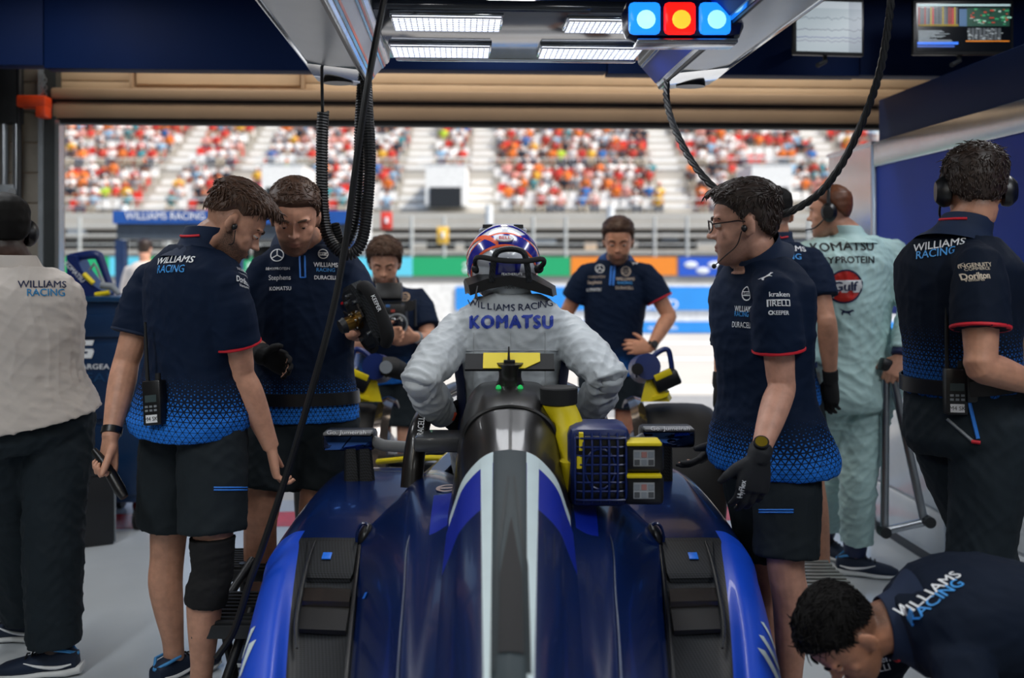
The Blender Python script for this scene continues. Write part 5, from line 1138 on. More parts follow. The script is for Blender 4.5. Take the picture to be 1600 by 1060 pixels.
SK1 = skin_mat('skin_warm', '#c9957b', '#1c120c'); SK2 = skin_mat('skin_pale', '#c8957f', '#2a1a12'); SK3 = skin_mat('skin_tan', '#bb886e', '#150e0a')
SK4 = skin_mat('skin_dark', '#40291f', '#0d0a09'); SK5 = skin_mat('skin_ruddy', '#cb957b', '#2e1a0e'); SK6 = skin_mat('skin_olive', '#c48a6c', '#120b08')
Z = V((0, 0, 1))
def floor_at(px, Y, z=.085): return V(((px-800)*Y/FPX, Y, z))
def crossline(surf, px, py0, py1, n, r, m, name, parent, px1=None):
    pts = []
    for i in range(n+1):
        q = surf.hit(px+((px1 if px1 is not None else px)-px)*i/n, py0+(py1-py0)*i/n)
        if q[0] is not None: pts.append(q[0]+(V((0, 0, CAM_H))-q[0]).normalized()*r*.6)
    if len(pts) > 1: mb = MB(); mb.tube(pts, r, 6); return mb.build(name, m, parent)
def pocket(p, px0, px1, py):
    s = Surf(p.bt)
    for d in (0, 4): crossline(s, px0, py+d, py+d, 8, .0026, M_zip, 'pocket_zip', p.bt, px1)
# ---------- mechanic with the curly fringe
p = Person('mechanic with curly fringe and black knee sleeve, looking down at the car', (-1.03, 3.4), P(317, 388, 3.4), P(303, 632, 3.4), (.82, -.57, 0), 1.06, bow=(-.012, -.02, 0))
SR, SL = P(354, 446, 3.27), P(236, 434, 3.52)
ER = reach(SR, 378, 585, .31, 1); WR = reach(ER, 424, 700, .275, 1); EL = reach(SL, 196, 572, .31, 1); WL = reach(EL, 172, 686, .275, -1)
p.arms(dict(S=SL, E=EL, W=WL, d=(-.02, -.10, -1), s=(.8, -.5, 0), curl=(70, 75, 45), thumb=(.8, .35, .6), k=1.1), dict(S=SR, E=ER, W=WR, d=(.12, .10, -.9), s=(-.3, .8, .1), curl=(30, 45, 35), k=1.05))
HR = p.C+p.rh*.10; HL = p.C-p.rh*.10
p.legs(dict(H=HL, K=P(262, 866, 3.52), A=floor_at(272, 3.55), toe=(.5, .8, 0)), dict(H=HR, K=P(332, 880, 3.28), A=floor_at(312, 3.30), toe=(.6, .8, 0)))
h = Head(P(364, 350, 3.38), (.93, .36, 0), 34, 1.05)
p.finish_body(SK1, h, beard=1, buzz=.5)
hair(h, H_brown, p.e, p.org, top=.030, side=.013, low=(-.012, -.008, .006, .036, .022, .042, .06, .068, .072), tufts=260, tl=.042, fringe=.35, tdir=(0, .7, .15), front=.016, seed=3)
p.eyes(H_brown, SK1, .8)
p.shirt(M_polo, .66, wr=.0045, seed=1, hem=-.14, flare=.04)
p.collar(trim=M_red, h=.075, r=.073); p.cuff_trim(1); p.cuff_trim(0, M_collar)
p.bottoms(M_short, .80, flare=.03, seed=2); p.earpiece(1)
p.shoes()
mb = MB(); g = p.G['R']; K, A = g['K'], g['A']; mb.tube([K+V((0, 0, .085)), K+V((0, -.002, .03)), K-V((0, 0, .03)), K+(A-K)*.2+V((-.004, -.014, 0)), K+(A-K)*.31+V((-.006, -.016, 0))], [.075, .071, .068, .070, .068], 24, smooth=3)
me = remesh(mb, .006, 2, p.org); wrinkle(me, .004, 4, 1.6); link('knee_sleeve', me, M_blk_cloth, p.e)
p.watch('L', fr=.90, face=False, name='wristband')
s1 = Surf(p.sh); hh = s1.hit(252, 628)
p.radio((hh[0] if hh[0] is not None else P(252, 628, 3.25))+V((-.012, -.025, 0)), (-.25, -.95, .1), tilt=-.12, k=1.15)
s1.text('WILLIAMS', 272, 406, .026, M_white, tilt=2, width=.165, bold=.06); s1.text('RACING', 266, 420, .026, M_blue, tilt=2, width=.125, bold=.04)
s1.text('INGENUITY', 379, 424, .012, M_white, width=.07, tilt=-14); s1.text('COMMERCE', 380, 430, .008, M_white, width=.05, tilt=-14); s1.text('Dorilton', 380, 440, .019, M_white, width=.066, bold=.09, tilt=-14); s1.text('Ventures', 381, 448, .010, M_white, width=.045, tilt=-14)
pocket(p, 334, 386, 762)
mb = MB(); w0 = WL; d = V((-.05, -.1, -1)); c = w0+V((.0, -.03, -.085)); mb.tube([c+V((-.05, .02, .05)), c, c+V((.055, -.03, -.07)), c+V((.075, -.04, -.095))], [.010, .019, .020, .014], 10); mb.thing('hand_tool', M_black, 'black hand tool held in the curly mechanic\'s lowered fist', 'tool')
# ---------- bearded mechanic facing us
p = Person('bearded mechanic facing us with bowed head, holding the steering wheel', (-.84, 3.88), P(478, 380, 3.92), P(475, 640, 3.9), (-.97, -.25, 0), 1.12, depth=1.05)
SR, SL = P(414, 422, 3.84), P(542, 418, 3.92)
ER = reach(SR, 394, 530, .30, 1); WR = reach(ER, 412, 556, .26, -1); EL = P(566, 512, 3.86); WL = P(550, 520, 3.70)
p.arms(dict(S=SL, E=EL, W=WL, d=(.5, -.7, .35), s=(.2, .4, .8), curl=(45, 60, 40)), dict(S=SR, E=ER, W=WR, d=(.8, -.3, -.25), s=(.1, -.3, .9), curl=(25, 30, 25)))
p.legs(dict(H=p.C-p.rh*.1, K=P(492, 812, 3.86), A=floor_at(490, 3.9), toe=(.3, -1, 0)), dict(H=p.C+p.rh*.1, K=P(408, 812, 3.8), A=floor_at(402, 3.85), toe=(-.1, -1, 0)))
h = Head(P(461, 340, 3.72), (.16, -.98, 0), 27, 1.08)
p.finish_body(SK5, h, beard=.9, buzz=.5)
hair(h, H_brown, p.e, p.org, top=.022, side=.008, low=(-.05, -.045, -.03, .028, -.01, .035, .056, .064, .068), tufts=120, tl=.02, seed=5)
p.eyes(H_brown, SK5, .9)
p.shirt(M_polo, .62, wr=.004, seed=11, hem=-.06, flare=.02); p.collar(h=.065, r=.073); p.cuff_trim(0); p.cuff_trim(1)
p.bottoms(M_short, .72, flare=.035, seed=12, top=.18, off=.02); p.belt(.08, M_black, .024, .026); p.shoes()
p.glove('R', M_blk_cloth)
s1 = Surf(p.sh); n0 = (.2, -.97, .1)
s1.shape(STAR, 433, 399, .052, M_white, n=n0); s1.text('MYPROTEIN', 437, 420, .010, M_white, width=.075, n=n0); s1.shape([[(-.5, -.5), (-.5, .2), (-.2, .5), (-.2, -.5)], [(.0, -.5), (.0, .2), (.4, .5), (.4, -.5)]], 418, 420, .012, M_white, n=n0)
s1.text('Stephens', 437, 435, .019, M_white, width=.082, n=n0, bold=.005); s1.text('KOMATSU', 438, 451, .014, M_white, width=.08, bold=.09, spacing=1.1, n=n0)
s1.shape(ROUNDEL, 505, 397, .040, M_white, n=n0); s1.text('Gulf', 505, 397, .011, M_white, width=.028, n=n0, bold=.07)
s1.text('WILLIAMS', 509, 414, .018, M_white, width=.092, n=n0, bold=.04); s1.text('RACING', 509, 422, .014, M_blue, width=.07, n=n0, bold=.04); s1.text('DURACELL', 509, 434, .015, M_white, width=.085, n=n0, bold=.04)
for px in (468, 476): crossline(s1, px, 400, 434, 6, .0035, M_zip, 'zip', p.sh, px+1)
crossline(s1, 469, 434, 434, 3, .0035, M_zip, 'zip', p.sh, 477)
# ---------- cameraman
p = Person('bearded cameraman in navy polo, looking down at his video camera', (-1.07, 5.62), P(604, 450, 5.6), P(612, 578, 5.65), (-.98, -.15, 0), 1.0)
SR, SL = P(562, 466, 5.56), P(654, 464, 5.66)
ER = reach(SR, 556, 540, .29, -1); WR = reach(ER, 596, 524, .26, -1); EL = reach(SL, 672, 535, .29, -1); WL = reach(EL, 650, 527, .25, -1)
p.arms(dict(S=SL, E=EL, W=WL, d=(-.9, -.3, -.05), s=(.1, -.4, .9), curl=(25, 45, 40), k=1.1), dict(S=SR, E=ER, W=WR, d=(.9, -.2, .1), s=(0, -.3, .9), curl=(25, 45, 40)))
p.legs(dict(H=p.C-p.rh*.1, K=P(636, 690, 5.6), A=floor_at(636, 5.65), toe=(0, -1, 0)), dict(H=p.C+p.rh*.1, K=P(596, 690, 5.6), A=floor_at(594, 5.65), toe=(-.2, -1, 0)))
h = Head(P(601, 412, 5.5), (.06, -1, 0), 22, 1.04)
p.finish_body(SK1, h, vox=.0055, beard=1, buzz=.2); hair(h, H_brown, p.e, p.org, top=.03, side=.016, low=(-.055, -.05, -.03, .015, -.015, .03, .056, .066, .070), tufts=130, tl=.04, seed=8, fringe=.3)
p.eyes(H_brown, SK1, .9); p.shirt(M_polo, .68, wr=.005, seed=21, hem=-.12); p.collar(); p.bottoms(M_short, .8, seed=22, flare=.02); p.shoes()
s1 = Surf(p.sh); s1.shape(ROUNDEL, 633, 464, .05, mat('print_tan', '#c8a98a', .6), n=(0, -1, .1)); s1.shape(CAT, 640, 447, .03, M_white, n=(0, -1, .2)); s1.text('WILLIAMS', 626, 475, .018, M_white, width=.085, n=(0, -1, .1)); s1.text('RACING', 626, 481, .014, M_blue, width=.07, n=(0, -1, .1)); s1.text('DURACELL', 626, 490, .014, M_white, width=.08, n=(0, -1, .1))
p.watch('L', fr=.95, m=M_grey, face=False)
cm = empty('video_camera', P(615, 545, 5.25), 'black caged video camera with round lens in the cameraman\'s hands', 'camera'); Yc = 5.28
mb = MB(); mb.box(P(613, 490, Yc+.06), (.16, .14, .11), bev=.012); bd = mb.build('camera_body', M_black, cm)
mb = MB(); mb.box(P(608, 456, Yc+.05), (.14, .05, .09), R=Matrix.Rotation(-.3, 3, 'X'), bev=.006); mb.build('monitor', M_black, cm)
mb = MB(); c = P(622, 506, Yc-.02); mb.tube([c+V((0, .12, .01)), c+V((0, .02, .0)), c, c-V((0, .05, 0)), c-V((0, .055, 0))], [.045, .048, .056, .058, .05], 22); ln = mb.build('lens', M_black, cm)
mb = MB(); mb.ell(c-V((0, .05, 0)), (.047, .012, .047), 18, 8); mb.build('front_glass', mat('lens_glass', '#10141c', .04, coat=1), ln)
mb = MB(); mb.tube([c-V((0, .054, 0))+V((.054*math.cos(a), 0, .054*math.sin(a))) for a in [2*math.pi*i/20 for i in range(21)]], .004, 6); mb.build('lens_ring', M_grey, ln)
mb = MB(); mb.tube([P(648, 468, Yc+.05), P(649, 510, Yc+.05)], .008, 8); mb.tube([P(582, 462, Yc+.05), P(582, 510, Yc+.05)], .008, 8); mb.tube([P(582, 474, Yc+.05), P(649, 472, Yc+.05)], .008, 8); mb.build('cage', M_dark, cm)
mb = MB(); mb.cyl(P(640, 478, Yc), P(640, 478, Yc+.06), .03, 14); mb.build('knob', M_black, cm)
for q, cc in (((606, 478), '#3a6aa8'), ((614, 486), '#a04038'), ((600, 488), '#b0b4b8'), ((607, 494), '#6a7076')):
    mb = MB(); mb.box(P(q[0], q[1], Yc-.012), (.02, .006, .014)); mb.build('button', mat('cam_'+cc[1:], cc, .4), bd)
# ---------- racing driver
p = Person('racing driver in white suit and helmet, seen from behind, climbing into the cockpit', (CX, 3.5, .25), P(799, 462, 3.5), P(800, 690, 3.52), (1, 0, 0), 1.06, bow=(0, -.025, 0))
SR, SL = P(882, 515, 3.47), P(716, 515, 3.47)
ER = reach(SR, 953, 592, .30, -1); WR = reach(ER, 915, 648, .24, 1); EL = reach(SL, 654, 598, .30, -1); WL = reach(EL, 690, 645, .24, 1)
p.arms(dict(S=SL, E=EL, W=WL, d=(.75, .35, -.35), s=(.5, .3, .6), curl=(25, 40, 30)), dict(S=SR, E=ER, W=WR, d=(-.3, .4, -.8), s=(-.5, .3, .5), curl=(25, 40, 30)))
p.legs(dict(H=p.C-p.rh*.1, K=V((-.14, 3.92, .70)), A=V((-.12, 3.95, .34)), toe=(0, 1, 0)), dict(H=p.C+p.rh*.1, K=V((.13, 3.92, .70)), A=V((.11, 3.95, .34)), toe=(0, 1, 0)))
h = Head(P(786, 418, 3.53), (-.06, 1, 0), 18, 1.0)
p.finish_body(M_suit, h, vox=.006)
p.shirt(M_suit, 1.94, off=.020, wr=.0075, seed=31, hem=-.17, flare=.0, sflare=.004, folds=.010, voxel=.0062, name='race_suit_top'); p.bottoms(M_suit, 1.85, off=.022, seed=32, name='race_suit_legs', wr=.007); p.shoes()
Mglv = mat('race_glove', '#14161c', .6)
p.glove('L', Mglv); p.glove('R', Mglv)
s1 = Surf(p.sh); nb = (0, -1, .12)
def arc_text(txt, cx, cy, w, hgt, m, drop, bold, s=s1):
    n = len(txt)
    Wd = {'I': .45, 'W': 1.35, 'M': 1.25, ' ': .35, 'S': .85}; tot = sum(Wd.get(c, 1) for c in txt); acc = 0
    for i, ch in enumerate(txt):
        t = (acc+Wd.get(ch, 1)/2)/tot*2-1; acc += Wd.get(ch, 1)
        if ch != ' ': s.text(ch, cx+t*w/2, cy+drop*(1-t*t), hgt, m, tilt=t*-3, n=nb, bold=bold, name='letter')
arc_text('WILLIAMS RACING', 798, 472, 132, .024, M_dkprint, 9, .01)
s1.text('KOMATSU', 799, 503, .042, M_royal, width=.285, bold=.21, spacing=1.18, n=nb); s1.shape([[(-.5, -.5), (.5, -.1), (.5, .5), (-.5, .3)]], 830, 494, .012, M_royal, n=nb)
s1.shape(CAT, 799, 457, .028, M_dkprint, n=nb, tilt=-14)
for a0, a1 in ((-38, -6), (-174, -142)):
    mb = MB(); R_ = []; ts = [x[0] for x in TORSO]; n = 104
    for t in np.linspace(.12, .74, 12):
        hw, hd, fo = (float(np.interp(t, ts, [x[i] for x in TORSO])) for i in (1, 2, 3)); rg_ = p.sect(t, hw, hd, fo, .0275, n=n)
        R_.append([rg_[int(round((a0+(a1-a0)*k/8)/360*n)) % n] for k in range(9)])
    mb.loft(R_, cap=False, closed=False); mb.build('side_panel', M_suitn, p.sh)
for sg, x in ((-1, 740), (1, 852)):
    crossline(s1, x, 520, 606, 12, .0018, mat('seam_thread', '#b4b8bb', .7), 'seam', p.sh)
crossline(s1, 798, 520, 606, 12, .0015, mat('seam_thread', '#b4b8bb', .7), 'seam', p.sh); crossline(s1, 728, 548, 548, 14, .0018, mat('seam_thread', '#b4b8bb', .7), 'seam', p.sh, 872)
for k, px, py in (('L', 690, 655), ('R', 915, 660)):
    a = p.A[k]; d0 = (a['W']-a['E']).normalized(); mb = MB(); mb.tube([a['W']-d0*.03, a['W']-d0*.028, a['W']+d0*.012, a['W']+d0*.014], [.05, .053, .051, .047], 20); mb.build('suit_cuff', M_suit, p.sh)
    mb = MB(); c = a['W']+V(a['d']).normalized()*.035+V((0, -.036, .01)); mb.box(c, (.045, .012, .03), R=Matrix.Rotation(.4, 3, 'Y'), bev=.004); mb.build('orange_patch', mat('patch_orange', '#d9502a', .5), p.e)
# helmet
HM = mat('helmet_white', '#cfd3da', .18, coat=.7, var=.02); M_hblue = mat('helmet_blue', '#1c2288', .2, coat=.6); M_hor = mat('helmet_orange', '#e2603c', .25, coat=.6)
def hel(a, e, k=1.0):   # azimuth from the back (a), elevation e -> point
    x = .131*math.cos(e)*math.sin(a); y = -.150*math.cos(e)*math.cos(a); z = .140*math.sin(e)
    if z < 0: x *= 1-.05*abs(z)/.14
    return h(x*k, (y-.004)*k, (z+.012)*k)
hm = empty('helmet', h(0, 0, -.13), 'white, blue and orange racing helmet worn by the driver, with black neck restraint', 'helmet')
mb = MB(); mb.loft([[hel(2*math.pi*i/40, e) for i in range(40)] for e in [math.radians(q) for q in (-64, -58, -45, -30, -15, 0, 15, 30, 45, 60, 72, 82, 89)]]); shell = mb.build('shell', HM, hm)
def band(e0, e1, a0, a1, m, name, k=1.012, n=24, sk=0.0):
    mb = MB(); R_ = []
    for i in range(n+1):
        t = i/n; a = a0+(a1-a0)*t; dd = sk*(1-(2*t-1)**2)
        R_.append([hel(a, e0+dd, k-.012), hel(a, e0+dd, k), hel(a, (e0+e1)/2+dd, k+.001), hel(a, e1+dd, k), hel(a, e1+dd, k-.012)])
    mb.loft(R_); return mb.build(name, m, shell, angle=50)
rad = math.radians
band(rad(-24), rad(-6), rad(-78), rad(78), M_hblue, 'blue_band', sk=rad(33)); band(rad(-6), rad(-3), rad(-80), rad(80), M_hor, 'orange_band', sk=rad(33)); band(rad(-28), rad(-24), rad(-76), rad(76), M_hor, 'orange_band', sk=rad(33))
band(rad(5), rad(13), rad(-84), rad(-10), M_hor, 'orange_band', sk=rad(18)); band(rad(6), rad(16), rad(14), rad(84), M_hblue, 'blue_band', sk=rad(16)); band(rad(22), rad(28), rad(-60), rad(60), M_hblue, 'blue_band', sk=rad(26))
band(rad(-52), rad(24), rad(-86), rad(-77), M_hblue, 'blue_band'); band(rad(-54), rad(24), rad(-96), rad(-90), M_hor, 'orange_band'); band(rad(-40), rad(24), rad(78), rad(86), M_hblue, 'blue_band')
band(rad(-46), rad(-16), rad(-26), rad(26), M_hblue, 'blue_band')
mb = MB(); mb.loft([[h(x*1.0, y, z) for x, y, z in ((-.085, yy, .128), (-.06, yy, .150), (.06, yy, .150), (.085, yy, .128), (.06, yy, .13), (-.06, yy, .13))] for yy in (-.04, .03, .08)]); mb.build('top_spoiler', HM, shell)
for x in (-.055, 0, .055): mb = MB(); mb.box(h(x, -.041, .139), (.034, .01, .012), R=h.R()); mb.build('air_vent', M_black, shell)
c = hel(0, rad(17), 1.03); mb = MB(); mb.loft([[c+h.r*(.030*math.cos(a)*q)+(h.u*.95+h.f*.3)*(.0125*math.sin(a)*q)+(h.u*.3-h.f*.95)*(.003*z_) for a in [2*math.pi*i/24 for i in range(24)]] for q, z_ in ((1, -1.5), (1, .5), (.96, 1))]); mb.build('logo_plate', M_white, shell)
flat_text('BELL', c+(h.u*.3-h.f*.95)*.003, .013, mat('bell_red', '#c01f2a', .4), shell, r=tuple(h.r), u=tuple(h.u*.95+h.f*.3), bold=.05, width=.040)
# neck restraint
nr = MB(); nr.loft([[P(x, 0, 1)*0+V((P(x, 0, Yq).x, Yq, 1.5-(y_-HZ)*Yq/FPX)) for x, y_ in ring] for Yq, ring in ((3.36, ((732, 446), (760, 436), (797, 431), (830, 436), (862, 452), (864, 464), (836, 456), (797, 446), (764, 452), (735, 462))), (3.43, ((726, 436), (758, 425), (797, 420), (832, 426), (868, 447), (870, 460), (836, 450), (797, 440), (760, 446), (729, 456))), (3.5, ((724, 440), (758, 428), (797, 424), (832, 430), (868, 450), (870, 462), (836, 454), (797, 446), (760, 450), (727, 460))))]); NR = nr.build('neck_restraint', M_black, hm, angle=30)
mb = MB(); mb.tube([P(768, 440, 3.36), P(771, 412, 3.345), P(777, 394, 3.34), P(797, 389, 3.338), P(817, 394, 3.34), P(823, 412, 3.345), P(827, 440, 3.36)], .0105, 8, smooth=5); mb.build('restraint_hoop', M_carb, NR)
mb = MB(); mb.tube([P(746, 428, 3.45), P(742, 410, 3.42), P(748, 402, 3.36), P(775, 406, 3.335), P(797, 408, 3.33), P(822, 408, 3.335), P(846, 405, 3.36), P(850, 411, 3.40), P(838, 424, 3.44)], .0075, 8, smooth=5, flat=1.3); mb.build('tether_strap', M_blk_cloth, NR)
for px, py in ((744, 420), (842, 420)): mb = MB(); mb.ell(P(px, py, 3.43), (.017, .012, .017), 10, 7); mb.build('tether_clip', M_dark, NR)
mb = MB(); mb.tube([P(746, 447, 3.35), P(744, 458, 3.34), P(744, 466, 3.34)], [.003, .003, .006], 8); mb.build('radio_plug', M_black, NR)
flat_text('FEATHERLITE', P(800, 428.5, 3.355), .0085, M_white, NR, width=.07)
mb = MB(); mb.tube([P(775, 458, 3.44), P(797, 452, 3.42), P(822, 458, 3.44)], [.02, .026, .02], 10, smooth=4); mb.build('suit_collar', M_suit, p.sh)
flat_text('100% 180', P(803, 449, 3.39), .010, M_black, p.sh, width=.06)
# ---------- man with hands on hips
p = Person('bearded man in navy polo with hands on hips, in the doorway', (.63, 6.2), P(964, 405, 6.17), P(956, 566, 6.2), (-1, .04, 0), 1.07)
SR, SL = P(917, 426, 6.15), P(1010, 426, 6.12)
ER = reach(SR, 884, 492, .30, 1); WR = reach(ER, 900, 540, .25, -1); EL = reach(SL, 1048, 500, .30, 1); WL = reach(EL, 1016, 545, .26, -1)
p.arms(dict(S=SL, E=EL, W=WL, d=(-.9, -.1, .1), s=(-.1, .2, .9), curl=(20, 35, 30), k=1.1), dict(S=SR, E=ER, W=WR, d=(.7, .1, -.1), s=(0, .2, .9), curl=(20, 30, 25)))
p.legs(dict(H=p.C-p.rh*.1, K=P(976, 668, 6.18), A=floor_at(980, 6.25), toe=(.2, -1, 0)), dict(H=p.C+p.rh*.1, K=P(932, 668, 6.2), A=floor_at(930, 6.25), toe=(-.2, -1, 0)))
h = Head(P(966, 378, 6.06), (-.12, -.99, 0), 16, 1.1)
p.finish_body(SK6, h, vox=.0055, beard=1, buzz=.3); hair(h, H_brown, p.e, p.org, top=.026, side=.009, low=(-.04, -.04, -.03, .025, -.01, .03, .056, .066, .070), tufts=90, tl=.025, seed=9, front=.006)
p.eyes(H_brown, SK6, .5); p.shirt(M_polo, .62, wr=.0045, seed=41, hem=-.10); p.collar(m=mat('collar_blue', '#153f7c', .7), h=.024, r=.066, tilt=.2); p.cuff_trim(0); p.bottoms(M_trou, .72, seed=42, flare=.02); p.shoes(); p.watch('L', fr=.92, fdir=(.3, -1, .3))
s1 = Surf(p.sh); n0 = (0, -1, .1); mt = mat('print_warm', '#c9b7a6', .6)
s1.shape(STAR, 937, 420, .055, M_white, n=n0); s1.text('MYPROTEIN', 932, 433, .014, mt, width=.10, n=n0); s1.text('Stephens', 929, 442, .02, mt, width=.085, n=n0, bold=.07); s1.text('KOMATSU', 928, 453, .018, M_white, width=.085, n=n0, bold=.05)
s1.shape(ROUNDEL, 978, 424, .06, mt, n=n0); s1.text('WILLIAMS', 977, 436, .018, mt, width=.115, n=n0, bold=.07); s1.text('RACING', 976, 442, .015, M_blue, width=.09, n=n0, bold=.07); s1.text('DURACELL', 976, 450, .018, mt, width=.11, n=n0, bold=.04); s1.shape(CAT, 992, 412, .028, M_white, n=(0, -1, .5))
for px in (954, 959): crossline(s1, px+1.5, 416, 446, 6, .007, M_zip, 'zip', p.sh, px-1)
# ---------- mechanic with glasses
p = Person('mechanic with glasses and black gloves in profile, beside the sidepod', (.82, 3.23), P(1180, 402, 3.23), P(1200, 688, 3.26), (-.50, .866, 0), 1.03, bow=(.008, 0, 0), depth=.9)
SL, SR = P(1210, 452, 3.07), P(1146, 450, 3.39)
EL = reach(SL, 1221, 606, .31, 1); WL = reach(EL, 1186, 712, .27, -1); ER = reach(SR, 1150, 600, .31, 1); WR = reach(ER, 1130, 690, .27, 1)
p.arms(dict(S=SL, E=EL, W=WL, d=(-.22, -.05, -1), s=(-.9, -.25, .1), curl=(15, 25, 20), k=1.06), dict(S=SR, E=ER, W=WR, d=(-.72, -.05, -.55), s=(-.3, -.85, .1), curl=(12, 18, 15), k=1.06))
p.legs(dict(H=p.C-p.rh*.085, K=P(1228, 886, 3.13), A=floor_at(1236, 3.16), toe=(-.9, -.3, 0)), dict(H=p.C+p.rh*.085, K=P(1200, 880, 3.38), A=floor_at(1205, 3.4), toe=(-.9, -.3, 0)))
h = Head(P(1164, 352, 3.2), (-.975, .22, 0), 5, 1.07)
p.finish_body(SK2, h, beard=.55, buzz=.8)
hair(h, H_dark, p.e, p.org, top=.026, side=.011, low=(-.055, -.05, -.03, .03, .0, .036, .055, .064, .068), tufts=150, tl=.034, seed=14, tdir=(0, .6, .2), front=.012)
p.eyes(H_dark, SK2, .3); p.shirt(M_polo, .62, wr=.0045, seed=51, hem=-.15, flare=.055); p.collar(trim=M_red); p.cuff_trim(0); p.cuff_trim(1, M_collar)
p.bottoms(M_short, .92, flare=.025, seed=52); p.shoes(); Mg = mat('work_glove', '#16191f', .75, bump=.15, bscale=200); p.glove('L', Mg, .03); p.glove('R', Mg, .03)
p.earpiece(-1, end=h(-.06, .10, -.115)); mb = MB(); mb.ell(h(-.06, .10, -.115), (.008,)*3, 10, 7); mb.build('microphone', M_black, p.e)
p.watch('L', fr=.93, fdir=(-.35, -1, .3), face_m=mat('watch_amber', '#6a5a10', .2))
gl_ = MB(); 
for sg in (-1, 1): gl_.tube([h(sg*(.034+.024*math.cos(a)), .106-.012*abs(math.cos(a))*(math.cos(a) > 0), .004+.019*math.sin(a)) for a in [2*math.pi*i/18 for i in range(19)]], .0022, 6); gl_.tube([h(sg*.058, .096, .010), h(sg*.079, .02, .012), h(sg*.078, -.02, .004)], .0024, 6)
gl_.tube([h(-.010, .107, .008), h(.010, .107, .008)], .0022, 6); gl_ = gl_.build('spectacles', mat('spectacle_frame', '#2a2120', .3), p.e)
s1 = Surf(p.sh); nl = (-.05, -1, .15)
s1.text('kraken', 1218, 460, .015, M_white, width=.062, n=nl, bold=.07); s1.text('IRELLI', 1219, 474, .018, M_white, width=.06, n=nl, bold=.05); s1.shape([[(-.5, .5), (2.6, .5), (2.6, .36), (-.5, .36)], [(-.5, .4), (-.5, -.5), (-.3, -.5), (-.3, .4)]], 1204, 474, .022, M_white, n=nl); s1.text('KEEPER', 1220, 489, .012, M_white, width=.05, n=nl, bold=.07); s1.shape(ringpoly(.25, .5), 1204, 489, .014, M_white, n=nl)
nc = (-.8, -.6, .1)
s1.shape(ROUNDEL, 1168, 459, .046, M_white, n=nc); s1.text('Gulf', 1168, 459, .012, M_white, width=.028, n=nc); s1.text('WILLIAMS', 1163, 483, .018, M_white, width=.08, n=nc, bold=.04); s1.text('RACING', 1160, 491, .016, M_blue, width=.06, n=nc, bold=.04); s1.text('DURACELL', 1160, 508, .018, M_white, width=.085, n=nc, bold=.04)
s1.shape(CAT, 1197, 433, .028, M_white, n=(-.3, -.8, .5), tilt=20)
pocket(p, 1186, 1240, 797)
g_ = [o for o in p.e.children if o.name.startswith('glove')][0]; sg_ = Surf(g_); sg_.text('HyFlex', 1160, 765, .016, M_white, tilt=80, width=.055, n=(-.1, -1, 0), bold=.07, rad=4)
# ---------- dark mechanic behind
p = Person('mechanic standing back to us, half hidden behind the glasses mechanic', (1.19, 4.5), P(1210, 376, 4.5), P(1208, 606, 4.5), (1, -.08, 0), 1.0)
SL, SR = P(1150, 404, 4.5), P(1268, 404, 4.46)
EL = reach(SL, 1134, 505, .30, -1); WL = reach(EL, 1124, 606, .27, 1); ER = reach(SR, 1292, 505, .30, -1); WR = reach(ER, 1298, 594, .27, 1)
p.arms(dict(S=SL, E=EL, W=WL, d=(0, .1, -1), s=(.6, .8, 0)), dict(S=SR, E=ER, W=WR, d=(-.05, .1, -1), s=(-.6, .8, 0)))
p.legs(dict(H=p.C-p.rh*.1, K=P(1185, 757, 4.5), A=floor_at(1180, 4.5), toe=(-.2, 1, 0)), dict(H=p.C+p.rh*.1, K=P(1268, 757, 4.42), A=floor_at(1288, 4.40), toe=(.3, 1, 0)))
h = Head(P(1208, 336, 4.5), (-.1, 1, 0), 5, 1.0); p.finish_body(SK3, h, vox=.0055, buzz=1.0); hair(h, H_black, p.e, p.org, top=.012, side=.005, low=(-.03, -.03, -.01, .03, .01, .04, .06, .07, .075), tufts=0, seed=15)
p.shirt(M_polo, .60, wr=.004, seed=61, hem=-.12, flare=.03); p.collar(trim=M_red); p.cuff_trim(0); p.bottoms(M_short, .78, seed=62, flare=.02); p.shoes(); p.glove('L', M_blk_cloth); p.glove('R', M_blk_cloth); p.watch('L', m=M_grey, fdir=(-.3, -1, 0), fr=.88)
s1 = Surf(p.sh); s1.text('WILLIAMS', 1226, 388, .026, M_white, width=.20, n=(0, -1, .2), bold=.04); s1.text('RACING', 1224, 401, .026, M_blue, width=.16, n=(0, -1, .2), bold=.04)
# ---------- driver in pale blue suit
p = Person('driver in pale blue race suit and headset, holding the tubular stand', (1.64, 4.78), P(1326, 368, 4.76), P(1336, 598, 4.78), (.98, .18, 0), 1.02)
SL, SR = P(1266, 392, 4.72), P(1388, 392, 4.8)
EL = reach(SL, 1250, 490, .30, 1); WL = reach(EL, 1262, 575, .26, 1); SR = P(1394, 392, 4.78); ER = P(1428, 482, 4.68); WR = P(1408, 556, 4.58)
p.arms(dict(S=SL, E=EL, W=WL, d=(0, .3, -1), s=(.6, .8, 0)), dict(S=SR, E=ER, W=WR, d=(-.45, -.1, -.85), s=(-.7, .5, .3), curl=(30, 55, 40), k=1.05))
p.legs(dict(H=p.C-p.rh*.09, K=P(1308, 735, 4.95), A=floor_at(1286, 5.1), toe=(.5, -.9, 0)), dict(H=p.C+p.rh*.09, K=P(1338, 745, 4.72), A=floor_at(1336, 4.78), toe=(.95, -.3, 0)))
h = Head(P(1298, 332, 4.74), (-.88, .47, 0), 4, 1.0); p.finish_body(SK5, h, vox=.0055, buzz=.6, beard=.3)
hair(h, H_ginger, p.e, p.org, top=.012, side=.005, low=(-.04, -.04, -.01, .03, .01, .04, .06, .072, .076), tufts=0, seed=16)
